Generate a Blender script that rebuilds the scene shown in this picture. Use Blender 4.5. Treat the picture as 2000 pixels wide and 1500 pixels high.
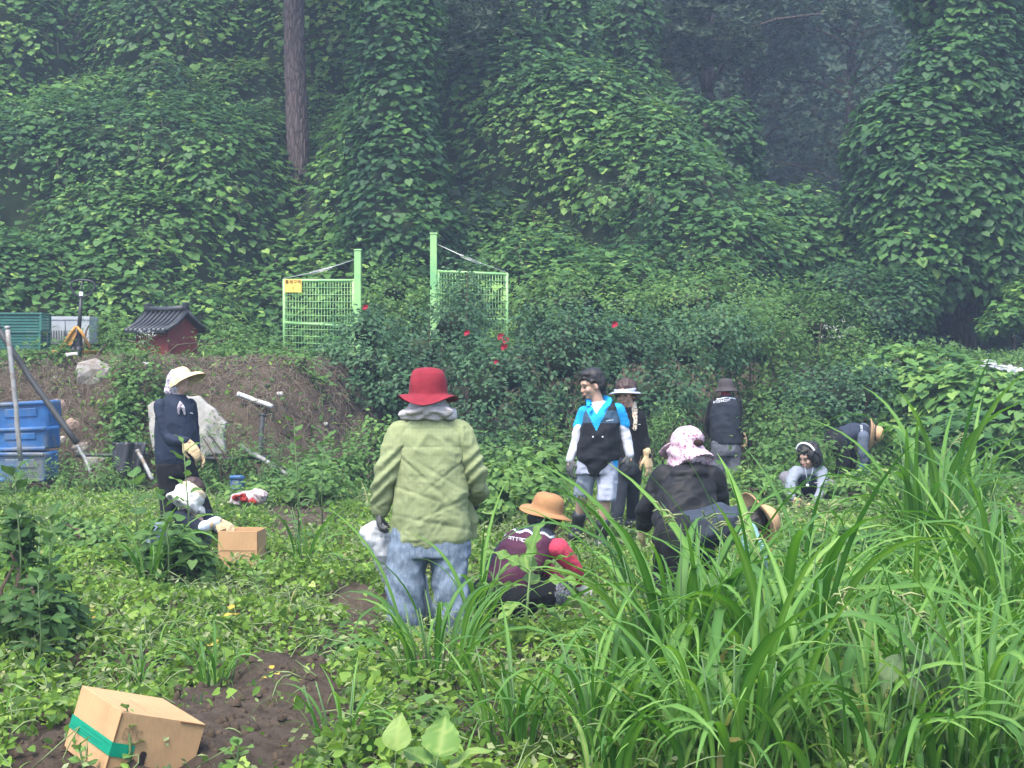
import bpy, math, random
import numpy as np
from mathutils import Vector, Matrix

for _o in list(bpy.data.objects):
    bpy.data.objects.remove(_o, do_unlink=True)
SC = bpy.context.scene
COL = SC.collection
RNG = np.random.default_rng(7)
random.seed(7)

# ---------------------------------------------------------------- camera, light, exposure
CAM_H = 1.6
FPX = 3000.0
PITCH = -math.atan(50.0 / FPX)
cam_data = bpy.data.cameras.new('camera')
cam_data.sensor_width = 36.0
cam_data.lens = 36.0 * FPX / 2000.0
cam_data.clip_start = 0.1
cam_data.clip_end = 1500.0
cam = bpy.data.objects.new('camera', cam_data)
cam.location = (0, 0, CAM_H)
cam.rotation_euler = (math.radians(90) + PITCH, 0, 0)
COL.objects.link(cam)
SC.camera = cam

SUN_EL, SUN_AZ = math.radians(62), math.radians(205)
world = bpy.data.worlds.new('World')
SC.world = world
world.use_nodes = True
_nt = world.node_tree
_nt.nodes.clear()
_sky = _nt.nodes.new('ShaderNodeTexSky')
_sky.sky_type = 'NISHITA'
_sky.sun_disc = False
_sky.sun_elevation = SUN_EL
_sky.sun_rotation = SUN_AZ
_sky.air_density = 1.0
_sky.dust_density = 3.0
_sky.ozone_density = 1.0
_bg = _nt.nodes.new('ShaderNodeBackground')
_bg.inputs['Strength'].default_value = 0.15
_wo = _nt.nodes.new('ShaderNodeOutputWorld')
_nt.links.new(_sky.outputs[0], _bg.inputs['Color'])
_nt.links.new(_bg.outputs[0], _wo.inputs['Surface'])

sun_data = bpy.data.lights.new('sun', 'SUN')
sun_data.energy = 1.5
sun_data.angle = math.radians(25)
sun_data.color = (1.0, 0.965, 0.91)
sun = bpy.data.objects.new('sun', sun_data)
_sd = Vector((math.sin(SUN_AZ) * math.cos(SUN_EL), math.cos(SUN_AZ) * math.cos(SUN_EL), math.sin(SUN_EL)))
sun.rotation_euler = (-_sd).to_track_quat('-Z', 'Y').to_euler()
sun.location = (0, 0, 40)
COL.objects.link(sun)

SC.view_settings.view_transform = 'Standard'
SC.view_settings.look = 'None'
SC.view_settings.exposure = 2.05
SC.view_settings.gamma = 1.0
SC.view_settings.use_curve_mapping = False
SC.cycles.max_bounces = 5
SC.cycles.diffuse_bounces = 3
SC.cycles.glossy_bounces = 2
SC.cycles.transmission_bounces = 4
SC.cycles.transparent_max_bounces = 6
SC.cycles.volume_bounces = 0
SC.cycles.use_denoising = True

# ---------------------------------------------------------------- placing helpers
_cp, _sp = math.cos(PITCH), math.sin(PITCH)


def at(px, py, y):
    """World point seen at photo pixel (px, py) at distance y in front of the camera."""
    dx, dy = (px - 1000.0) / FPX, (750.0 - py) / FPX
    d = np.array([dx, _cp - dy * _sp, _sp + dy * _cp])
    d = d * (y / d[1])
    return np.array([d[0], d[1], d[2] + CAM_H])


def gpt(px, py, z=0.0):
    """Point on the level z seen at photo pixel (px, py)."""
    dx, dy = (px - 1000.0) / FPX, (750.0 - py) / FPX
    d = np.array([dx, _cp - dy * _sp, _sp + dy * _cp])
    d = d * ((z - CAM_H) / d[2])
    return np.array([d[0], d[1], z])


def unit(v):
    v = np.asarray(v, float)
    return v / (np.linalg.norm(v) + 1e-12)


def _hash(ix, iy, iz, seed):
    h = (ix.astype(np.int64) * 374761393 + iy.astype(np.int64) * 668265263 + iz.astype(np.int64) * 2147483647 + seed * 974634777) & 0xffffffff
    h = ((h ^ (h >> 13)) * 1274126177) & 0xffffffff
    h = ((h ^ (h >> 16)) * 2246822519) & 0xffffffff
    return ((h ^ (h >> 15)) & 0xffff) / 65535.0


def noise3(p, seed=0):
    """Smooth value noise in -1..1 at the points p (n,3)."""
    p = np.asarray(p, float)
    i = np.floor(p).astype(np.int64)
    f = p - i
    f = f * f * (3 - 2 * f)
    out = 0
    for a in (0, 1):
        wx = f[:, 0] if a else 1 - f[:, 0]
        for b in (0, 1):
            wy = f[:, 1] if b else 1 - f[:, 1]
            for c in (0, 1):
                wz = f[:, 2] if c else 1 - f[:, 2]
                out = out + wx * wy * wz * _hash(i[:, 0] + a, i[:, 1] + b, i[:, 2] + c, seed)
    return out * 2 - 1


def noise2(x, y, seed=0):
    x = np.asarray(x, float)
    return noise3(np.stack([x.ravel(), np.asarray(y, float).ravel(), np.zeros(x.size) + 0.37], 1), seed).reshape(x.shape)


# ---------------------------------------------------------------- object helpers
def tag(o, label=None, cat=None, group=None, kind=None):
    if label: o['label'] = label
    if cat: o['category'] = cat
    if group: o['group'] = group
    if kind: o['kind'] = kind
    return o


def empty(name, loc=(0, 0, 0), rz=0.0):
    o = bpy.data.objects.new(name, None)
    o.empty_display_size = 0.2
    o.location = loc
    o.rotation_euler = (0, 0, rz)
    COL.objects.link(o)
    return o


def link(name, me, parent=None, world_space=True):
    o = bpy.data.objects.new(name, me)
    COL.objects.link(o)
    if parent is not None:
        o.parent = parent
        if world_space:
            o.matrix_parent_inverse = basis(parent).inverted()
    return o


def basis(o):
    """World matrix of an object from its own transform and its parents (no depsgraph needed)."""
    m = o.matrix_basis.copy()
    if o.parent is not None:
        m = basis(o.parent) @ o.matrix_parent_inverse @ m
    return m


def np_mesh(name, v, f, mat=None, smooth=True, attrs=None):
    """Mesh from arrays; f is (m,3) or (m,4), or a list of tuples."""
    me = bpy.data.meshes.new(name)
    v = np.asarray(v, np.float32)
    if isinstance(f, np.ndarray) and f.ndim == 2:
        m, k = f.shape
        me.vertices.add(len(v))
        me.vertices.foreach_set('co', v.ravel())
        me.loops.add(m * k)
        me.loops.foreach_set('vertex_index', f.astype(np.int32).ravel())
        me.polygons.add(m)
        me.polygons.foreach_set('loop_start', np.arange(0, m * k, k, dtype=np.int32))
        try:
            me.polygons.foreach_set('loop_total', np.full(m, k, dtype=np.int32))
        except Exception:
            pass
        me.update(calc_edges=True)
    else:
        me.from_pydata([tuple(map(float, p)) for p in v], [], [tuple(int(i) for i in q) for q in f])
        me.update()
    if smooth and len(me.polygons):
        me.polygons.foreach_set('use_smooth', np.ones(len(me.polygons), dtype=bool))
    for an, av in (attrs or {}).items():
        a = me.attributes.new(an, 'FLOAT', 'POINT')
        a.data.foreach_set('value', np.asarray(av, np.float32))
    if mat is not None:
        for mm in (mat if isinstance(mat, (list, tuple)) else [mat]):
            me.materials.append(mm)
    return me


def box_geo(c, s, rot=None):
    """8 corners and 6 faces of a box with centre c and full sizes s."""
    sx, sy, sz = np.asarray(s, float) / 2
    v = np.array([[-sx, -sy, -sz], [sx, -sy, -sz], [sx, sy, -sz], [-sx, sy, -sz], [-sx, -sy, sz], [sx, -sy, sz], [sx, sy, sz], [-sx, sy, sz]])
    if rot is not None:
        v = v @ np.asarray(rot).T
    f = np.array([[0, 3, 2, 1], [4, 5, 6, 7], [0, 1, 5, 4], [1, 2, 6, 5], [2, 3, 7, 6], [3, 0, 4, 7]])
    return v + np.asarray(c, float), f


class Geo:
    """Collects pieces of ONE part; build() links them as one mesh object."""
    def __init__(self):
        self.v, self.f, self.n = [], [], 0

    def add(self, v, f):
        self.v.append(np.asarray(v, float))
        self.f += [tuple(int(i) + self.n for i in q) for q in f]
        self.n += len(v)
        return self

    def box(self, c, s, rot=None):
        return self.add(*box_geo(c, s, rot))

    def tube(self, pts, rad, seg=8, cap=True):
        return self.add(*tube_geo(pts, rad, seg, cap))

    def build(self, name, mat, parent=None, smooth=False, bevel=0.0):
        me = np_mesh(name, np.concatenate(self.v), self.f, mat, smooth)
        o = link(name, me, parent)
        if bevel:
            b = o.modifiers.new('bevel', 'BEVEL')
            b.width = bevel
            b.segments = 2
            b.limit_method = 'ANGLE'
        return o


def frame_for(t):
    t = unit(t)
    a = np.array([0, 0, 1.0]) if abs(t[2]) < 0.9 else np.array([1.0, 0, 0])
    x = unit(np.cross(a, t))
    return x, np.cross(t, x)


def tube_geo(pts, rad, seg=8, cap=True):
    pts = np.asarray(pts, float)
    n = len(pts)
    rad = np.broadcast_to(np.asarray(rad, float), (n,))
    tg = np.gradient(pts, axis=0)
    x, _ = frame_for(tg[0])
    v = []
    th = np.linspace(0, 2 * math.pi, seg, endpoint=False)
    for i in range(n):
        t = unit(tg[i])
        x = unit(x - t * np.dot(x, t))
        y = np.cross(t, x)
        v.append(pts[i] + rad[i] * (np.cos(th)[:, None] * x + np.sin(th)[:, None] * y))
    f = []
    for i in range(n - 1):
        for k in range(seg):
            a, b = i * seg + k, i * seg + (k + 1) % seg
            f.append((a, b, b + seg, a + seg))
    if cap:
        f.append(tuple(range(seg))[::-1])
        f.append(tuple((n - 1) * seg + k for k in range(seg)))
    return np.concatenate(v), f


# ---------------------------------------------------------------- materials
def srgb(r, g, b):
    def c(u):
        u /= 255.0
        return u / 12.92 if u <= 0.04045 else ((u + 0.055) / 1.055) ** 2.4
    return (c(r), c(g), c(b), 1.0)


class NT:
    def __init__(self, name):
        self.m = bpy.data.materials.new(name)
        self.m.use_nodes = True
        self.t = self.m.node_tree
        self.t.nodes.clear()
        self.out = self.n('ShaderNodeOutputMaterial')

    def n(self, kind, **kw):
        nd = self.t.nodes.new(kind)
        for k, v in kw.items():
            setattr(nd, k, v)
        return nd

    def l(self, a, b):
        self.t.links.new(a, b)

    def ramp(self, fac, stops):
        r = self.n('ShaderNodeValToRGB')
        els = r.color_ramp.elements
        while len(els) < len(stops):
            els.new(0.5)
        for e, (p, c) in zip(els, stops):
            e.position = p
            e.color = c if len(c) == 4 else (*c, 1.0)
        self.l(fac, r.inputs['Fac'])
        return r.outputs['Color']

    def noise(self, scale, detail=4.0, rough=0.55, vec=None):
        nz = self.n('ShaderNodeTexNoise')
        nz.inputs['Scale'].default_value = scale
        nz.inputs['Detail'].default_value = detail
        nz.inputs['Roughness'].default_value = rough
        if vec is not None:
            self.l(vec, nz.inputs['Vector'])
        return nz.outputs['Fac']

    def coord(self, which='Object', scale=None):
        tc = self.n('ShaderNodeTexCoord')
        o = tc.outputs[which]
        if scale is not None:
            mp = self.n('ShaderNodeMapping')
            mp.inputs['Scale'].default_value = scale
            self.l(o, mp.inputs['Vector'])
            o = mp.outputs['Vector']
        return o

    def bump(self, height, strength=0.3, dist=0.01):
        b = self.n('ShaderNodeBump')
        b.inputs['Strength'].default_value = strength
        b.inputs['Distance'].default_value = dist
        self.l(height, b.inputs['Height'])
        return b.outputs['Normal']

    def mix(self, fac, a, b, blend='MIX'):
        m = self.n('ShaderNodeMix', data_type='RGBA', blend_type=blend)
        for s, v in ((m.inputs[0], fac), (m.inputs[6], a), (m.inputs[7], b)):
            if isinstance(v, (int, float)):
                s.default_value = v
            elif isinstance(v, (tuple, list)):
                s.default_value = v if len(v) == 4 else (*v, 1.0)
            else:
                self.l(v, s)
        return m.outputs[2]

    def principled(self, color, rough=0.7, spec=0.3, normal=None, metal=0.0):
        p = self.n('ShaderNodeBsdfPrincipled')
        if isinstance(color, (tuple, list)):
            p.inputs['Base Color'].default_value = color if len(color) == 4 else (*color, 1.0)
        else:
            self.l(color, p.inputs['Base Color'])
        p.inputs['Roughness'].default_value = rough
        p.inputs['Specular IOR Level'].default_value = spec
        p.inputs['Metallic'].default_value = metal
        if normal is not None:
            self.l(normal, p.inputs['Normal'])
        return p

    def done(self, shader):
        self.l(shader, self.out.inputs['Surface'])
        return self.m


def leaf_mat(name, stops, trans=0.3, rough=0.5, spec=0.25, back=0.2):
    """Leaf: colour varies from leaf to leaf (attribute tint), some light comes through."""
    t = NT(name)
    a = t.n('ShaderNodeAttribute', attribute_name='tint')
    col = t.ramp(a.outputs['Fac'], stops)
    geo = t.n('ShaderNodeNewGeometry')
    colb = t.mix(geo.outputs['Backfacing'], col, t.mix(back, col, (0.21, 0.27, 0.16, 1)))
    p = t.principled(colb, rough, spec)
    tr = t.n('ShaderNodeBsdfTranslucent')
    hs = t.n('ShaderNodeHueSaturation')
    hs.inputs['Value'].default_value = 1.3
    hs.inputs['Saturation'].default_value = 1.1
    hs.inputs['Hue'].default_value = 0.49
    t.l(col, hs.inputs['Color'])
    t.l(hs.outputs[0], tr.inputs['Color'])
    mx = t.n('ShaderNodeMixShader')
    mx.inputs[0].default_value = trans
    t.l(p.outputs[0], mx.inputs[1])
    t.l(tr.outputs[0], mx.inputs[2])
    return t.done(mx.outputs[0])


def cloth_mat(name, color, color2=None, scale=14.0, rough=0.85, bump=0.25, weave=True, stretch=(1, 1, 1)):
    t = NT(name)
    co = t.coord('Object', stretch)
    n1 = t.noise(scale, 5, 0.6, co)
    c2 = color2 or tuple(c * 0.72 for c in color[:3]) + (1,)
    col = t.ramp(n1, [(0.3, c2), (0.7, color)])
    h = t.noise(scale * 0.8, 6, 0.6, co)
    nor = t.bump(h, bump, 0.02)
    if weave:
        nf = t.noise(420, 2, 0.5, t.coord('Object'))
        b2 = t.n('ShaderNodeBump')
        b2.inputs['Strength'].default_value = 0.15
        b2.inputs['Distance'].default_value = 0.002
        t.l(nf, b2.inputs['Height'])
        t.l(nor, b2.inputs['Normal'])
        nor = b2.outputs['Normal']
    p = t.principled(col, rough, 0.2, nor)
    p.inputs['Sheen Weight'].default_value = 0.02
    return t.done(p.outputs[0])


def plain_mat(name, color, rough=0.6, spec=0.3, var=0.2, scale=8.0, bump=0.1, metal=0.0, dirt=None):
    t = NT(name)
    co = t.coord('Object')
    n1 = t.noise(scale, 6, 0.6, co)
    c2 = tuple(c * (1 - var) for c in color[:3]) + (1,)
    col = t.ramp(n1, [(0.32, c2), (0.68, color)])
    if dirt:
        n2 = t.noise(scale * 0.45, 8, 0.7, co)
        msk = t.ramp(n2, [(0.5, (0, 0, 0, 1)), (0.64, (1, 1, 1, 1))])
        col = t.mix(msk, col, dirt)
    p = t.principled(col, rough, spec, t.bump(t.noise(scale * 5, 4, 0.6, co), bump, 0.01), metal)
    return t.done(p.outputs[0])


# ---------------------------------------------------------------- leaves by the thousand
def leaf_shape(kind):
    if kind == 'lobed':          # broad lobed vine leaf, edges drooping
        o = np.array([[0, -.06], [.32, -.25], [.60, .02], [.36, .46], [0, .90], [-.36, .46], [-.60, .02], [-.32, -.25]])
        v = np.column_stack([o, -.30 * (o[:, 0] ** 2) - .22 * np.maximum(o[:, 1] - .1, 0) ** 2])
        f = np.array([[0, i, i + 1] for i in range(1, 7)])
    elif kind == 'heart':
        o = np.array([[0, 0], [.36, -.16], [.52, .16], [.34, .58], [0, 1.0], [-.34, .58], [-.52, .16], [-.36, -.16]])
        v = np.column_stack([o, .10 * np.abs(o[:, 0]) - .25 * np.maximum(o[:, 1] - .2, 0) ** 2])
        f = np.array([[0, i, i + 1] for i in range(1, 7)])
    elif kind == 'oval':         # folded along the midrib
        v = np.array([[0, 0, 0], [.26, .28, .07], [.24, .66, .04], [0, 1, -.10], [-.24, .66, .04], [-.26, .28, .07]])
        f = np.array([[0, 1, 2], [0, 2, 3], [0, 3, 4], [0, 4, 5]])
    elif kind == 'lance':
        v = np.array([[0, 0, 0], [.13, .3, .05], [0, 1, -.18], [-.13, .3, .05], [0, .38, 0.0]])
        f = np.array([[0, 1, 4], [1, 2, 4], [2, 3, 4], [3, 0, 4]])
    elif kind == 'tiny':
        v = np.array([[0, 0, 0], [.30, .45, .08], [0, 1, -.05], [-.30, .45, .08]])
        f = np.array([[0, 1, 2], [0, 2, 3]])
    return v, f


def scatter(name, shape, P, N, T, S, tint, mat, parent=None):
    """One mesh of leaves: positions P, normals N, tip directions T, sizes S."""
    tv, tf = leaf_shape(shape)
    P, N, T, S = np.asarray(P), np.asarray(N), np.asarray(T), np.asarray(S)
    N = N / (np.linalg.norm(N, axis=1, keepdims=True) + 1e-9)
    T = T - N * np.sum(T * N, 1, keepdims=True)
    T = T / (np.linalg.norm(T, axis=1, keepdims=True) + 1e-9)
    X = np.cross(T, N)
    w = (0.85 + 0.3 * RNG.random(len(P)))[:, None, None]
    V = P[:, None, :] + S[:, None, None] * (tv[None, :, 0:1] * w * X[:, None, :] + tv[None, :, 1:2] * T[:, None, :] + tv[None, :, 2:3] * N[:, None, :])
    k = len(tv)
    F = (tf[None] + (np.arange(len(P)) * k)[:, None, None]).reshape(-1, tf.shape[1])
    me = np_mesh(name, V.reshape(-1, 3), F, mat, True, {'tint': np.repeat(np.clip(tint, 0, 1), k)})
    return link(name, me, parent)


def in_view(P, margin=0.10):
    """Points inside the picture with a margin, so that nothing is spent far outside it."""
    Y = np.maximum(P[:, 1], 0.1)
    u = P[:, 0] / Y
    w = (P[:, 2] - CAM_H) / Y
    return (np.abs(u) < 0.3333 + margin) & (w < 0.2333 + margin) & (w > -0.2667 - margin) & (P[:, 1] > 1.5)


def rand_dirs(n):
    d = RNG.normal(size=(n, 3))
    return d / np.linalg.norm(d, axis=1, keepdims=True)
# ================================================================ GROUND
def sstep(a, b, x):
    t = np.clip((x - a) / (b - a), 0, 1)
    return t * t * (3 - 2 * t)


SOIL = [gpt(*p)[:2] for p in ((700, 1235), (610, 1262), (520, 1290), (455, 1325), (345, 1352), (300, 1420), (130, 1420), (60, 1455), (30, 1500), (20, 1560), (560, 1560), (640, 1500), (700, 1430), (668, 1370), (640, 1320), (690, 1275))]
SOIL2 = [gpt(*p)[:2] for p in ((520, 1000), (600, 985), (660, 1010), (640, 1050), (560, 1070), (520, 1040))]
SOIL3 = [gpt(*p)[:2] for p in ((1530, 985), (1600, 975), (1640, 1000), (1560, 1012))]
SOIL4 = [gpt(*p)[:2] for p in ((1900, 1010), (1990, 985), (2040, 1020), (1930, 1060))]
SOIL5 = [gpt(*p)[:2] for p in ((640, 1180), (700, 1150), (745, 1175), (740, 1240), (690, 1235))]


def in_poly(x, y, poly):
    inside = np.zeros(x.shape, bool)
    j = len(poly) - 1
    for i in range(len(poly)):
        xi, yi = poly[i]
        xj, yj = poly[j]
        c = ((yi > y) != (yj > y)) & (x < (xj - xi) * (y - yi) / (yj - yi + 1e-12) + xi)
        inside ^= c
        j = i
    return inside


def is_soil(x, y):
    jx = x + 0.06 * noise2(x * 9, y * 9, 3)
    jy = y + 0.12 * noise2(x * 9, y * 9, 4)
    r = np.zeros(x.shape, bool)
    for p in (SOIL, SOIL2, SOIL3, SOIL4, SOIL5):
        r |= in_poly(jx, jy, p)
    return r


def ground_z(x, y):
    x, y = np.asarray(x, float), np.asarray(y, float)
    z = 0.035 * noise2(x * 0.9, y * 0.9, 1) + 0.02 * noise2(x * 3.1, y * 3.1, 2)
    z = z + 0.05 * np.sin((x * 0.5 + y) * 4.6) * sstep(6, 8, y) * sstep(17, 14, y)
    for dx, dy, dz in ((-.51, 9.15, .085), (.70, 13.0, .05), (-2.0, 11.8, .05)):      # trodden hollows
        z = z - dz * np.exp(-((x - dx) / .55) ** 2 - ((y - dy) / .8) ** 2)
    k = sstep(-3.2, 0.5, x)
    y0 = 17.9 + 3.6 * k + 0.25 * noise2(x * 0.7, y * 0, 5)
    w = 1.5 + 2.8 * k
    bank = sstep(0, 1, (y - y0) / w)
    z = z + bank * (1.55 + 0.12 * noise2(x * 0.8, y * 0.8, 6)) + bank * (1 - bank) * (0.9 * noise2(x * 1.6, y * 1.6, 7) + 0.8 * np.abs(noise2(x * 4.2, y * 4.2, 8)) + 0.35 * noise2(x * 9, y * 9, 9))
    k2 = sstep(0.5, 6.5, x)
    ys = 27.6 + 15.0 * k2
    z = z + np.maximum(np.minimum(y, 66 + .05 * np.maximum(y - 66, 0)) - ys, 0) * (0.70 + 0.35 * k2) * sstep(0, 3, y - ys)
    return z


def clod_relief(X, Y):
    """Lumps of the dug soil."""
    return np.abs(noise2(X * 5, Y * 5, 11)) * 0.07 + np.abs(noise2(X * 13, Y * 13, 12)) * 0.04 + 0.05 * noise2(X * 2.4, Y * 2.4, 13)


def build_ground():
    xs = np.concatenate([[-300, -150, -80, -40, -24], np.arange(-17, -8, 0.2), np.arange(-8, -4.2, 0.07), np.arange(-4.2, 0.6, 0.055), np.arange(.6, 4.2, .12), np.arange(4.2, 17.01, 0.16), [24, 40, 80, 150, 300]])
    ys = np.concatenate([[-300, -120, -50, -20, -6, 0, 3], np.arange(4.5, 11, 0.06), np.arange(11, 17.5, 0.12), np.arange(17.5, 20.5, 0.075), np.arange(20.5, 24, .12), np.arange(24, 50, 0.5), [55, 65, 80, 110, 160, 300]])
    X, Y = np.meshgrid(xs, ys)
    Z = ground_z(X, Y)
    s = is_soil(X, Y)
    clod = clod_relief(X, Y)
    Z = Z + np.where(s, clod, clod * 0.25)
    # the far hill must stay below any horizon line to the sides
    v = np.stack([X.ravel(), Y.ravel(), Z.ravel()], 1)
    ny, nx = X.shape
    i = np.arange(ny * nx).reshape(ny, nx)
    f = np.stack([i[:-1, :-1].ravel(), i[:-1, 1:].ravel(), i[1:, 1:].ravel(), i[1:, :-1].ravel()], 1)
    t = NT('earth')
    co = t.coord('Object')
    n1 = t.noise(1.2, 8, 0.65, co)
    n2 = t.noise(14, 6, 0.7, co)
    a = t.ramp(n1, [(0.3, (0.042, 0.029, 0.017, 1)), (0.55, (0.074, 0.053, 0.034, 1)), (0.75, (0.125, 0.095, 0.063, 1))])
    col = t.mix(0.55, a, t.ramp(n2, [(0.3, (0.026, 0.020, 0.016, 1)), (0.75, (0.13, 0.105, 0.085, 1))]))
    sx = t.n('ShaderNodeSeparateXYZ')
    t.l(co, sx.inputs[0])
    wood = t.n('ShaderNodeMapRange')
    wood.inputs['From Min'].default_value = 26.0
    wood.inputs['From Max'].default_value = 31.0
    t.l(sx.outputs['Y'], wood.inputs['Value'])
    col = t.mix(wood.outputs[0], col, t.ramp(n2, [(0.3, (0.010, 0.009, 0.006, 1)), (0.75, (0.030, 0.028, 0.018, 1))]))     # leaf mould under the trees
    h = t.noise(26, 8, 0.75, co)
    p = t.principled(col, 0.95, 0.1, t.bump(h, 0.9, 0.04))
    o = link('ground', np_mesh('ground', v, f, t.done(p.outputs[0])))
    tag(o, 'dark crumbly earth of the field, the bank and the hillside', kind='structure')


build_ground()


def hit(px, py, y0=4.0, y1=30.0):
    """Where the line of sight through a photo pixel meets the ground."""
    ys = np.linspace(y0, y1, 1300)
    q = np.array([at(px, py, y) for y in ys])
    under = q[:, 2] < ground_z(q[:, 0], q[:, 1])
    return q[np.argmax(under)] if under.any() else at(px, py, 18.5)


# loose clods of earth on the dug strip
def build_clods():
    n = 3600
    x = RNG.uniform(-2.2, -0.3, n)
    y = RNG.uniform(5.2, 9.2, n)
    k = is_soil(x, y)
    x, y = x[k], y[k]
    x2 = RNG.uniform(-6, 6.5, 1500); y2 = RNG.uniform(8, 15, 1500)
    k = is_soil(x2, y2)
    x, y = np.concatenate([x, x2[k]]), np.concatenate([y, y2[k]])
    z = ground_z(x, y) + clod_relief(x, y) + 0.004
    th = np.linspace(0, 2 * math.pi, 6, endpoint=False)
    tv = np.concatenate([[[0, 0, 1.0]], np.column_stack([.75 * np.cos(th), .75 * np.sin(th), .45 + 0 * th]), np.column_stack([np.cos(th + .5), np.sin(th + .5), -.4 + 0 * th])])
    tf = [[0, 1 + i, 1 + (i + 1) % 6] for i in range(6)]
    for i in range(6):
        a, b, c, d = 1 + i, 1 + (i + 1) % 6, 7 + i, 7 + (i + 1) % 6
        tf += [[a, c, b], [b, c, d]]
    tf = np.array(tf)
    s = 0.003 + 0.022 * RNG.random(len(x)) ** 5
    ang = RNG.uniform(0, 6.28, len(x))
    J = tv[None] * (0.7 + 0.6 * RNG.random((len(x), len(tv), 1))) * s[:, None, None]
    c_, s_ = np.cos(ang)[:, None], np.sin(ang)[:, None]
    V = np.stack([J[..., 0] * c_ - J[..., 1] * s_ + x[:, None], J[..., 0] * s_ + J[..., 1] * c_ + y[:, None], J[..., 2] + z[:, None]], 2)
    F = (tf[None] + (np.arange(len(x)) * len(tv))[:, None, None]).reshape(-1, 3)
    m = plain_mat('soil_clods', (0.072, 0.054, 0.038, 1), 0.95, 0.1, 0.5, 9, 0.4)
    tag(link('soil_clods', np_mesh('soil_clods', V.reshape(-1, 3), F, m, False)), 'loose crumbs and clods of dark soil on the dug strip', 'soil', kind='stuff')


build_clods()
# ================================================================ HILLSIDE UNDER VINES
G = lambda r, g, b: (r, g, b, 1)
M_KUDZU = leaf_mat('vine_leaf', [(0.0, G(.022, .062, .026)), (0.45, G(.048, .120, .032)), (0.8, G(.100, .205, .045)), (1.0, G(.19, .30, .070))], 0.32, 0.5, 0.16, .15)
M_UNDER = plain_mat('slope_and_shade_core', (0.034, 0.050, 0.024, 1), 0.95, 0.05, 0.5, 3.0, 0.4)  # slope under the vines; also the dark cores standing for shade in crowns
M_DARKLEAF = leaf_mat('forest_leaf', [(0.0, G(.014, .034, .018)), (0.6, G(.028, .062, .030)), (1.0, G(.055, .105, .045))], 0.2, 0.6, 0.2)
M_BARK = None
M_STEMDRY = plain_mat('dry_vine_stem', (0.10, 0.085, 0.06, 1), .9, .1, .4, 12, .2)


def hill_base(x, t):
    """Slope line: t metres along the slope from its foot; returns y, z of the carpet before mounds."""
    y = 27.0 + 0.80 * t
    return y, 1.7 + 0.62 * t


def carpet(x, t, mounds):
    """Points of the vine carpet. It bulges out over buried bushes (mounds) towards the viewer and up."""
    b = np.zeros(x.shape)
    for mx, mt, r, h in mounds:
        d2 = ((x - mx) ** 2 + (t - mt) ** 2) / r ** 2
        b = np.maximum(b, h * np.sqrt(np.maximum(0, 1 - d2)))
    b = b + 0.22 * noise2(x * 0.9, t * 0.9, 21) + 0.12 * noise2(x * 2.3, t * 2.3, 22)
    b = b * (1 - .92 * np.exp(-((x + 4.3) / .75) ** 2) * sstep(1.5, 3.5, t) * sstep(10.5, 8.5, t))     # a gap in the growth where the pine stands
    right = sstep(2.0, 8.5, x + 0.10 * (t - 8))
    y0, z0 = hill_base(x, t)
    fall = right * (0.55 * t)                 # the carpet runs down and back towards the hollow on the right
    nx, ny, nz = 0.0, -0.62, 0.78
    y = y0 + ny * b + right * 5.5
    z = z0 + nz * b - fall
    return np.stack([x, y, z], -1)


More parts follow.
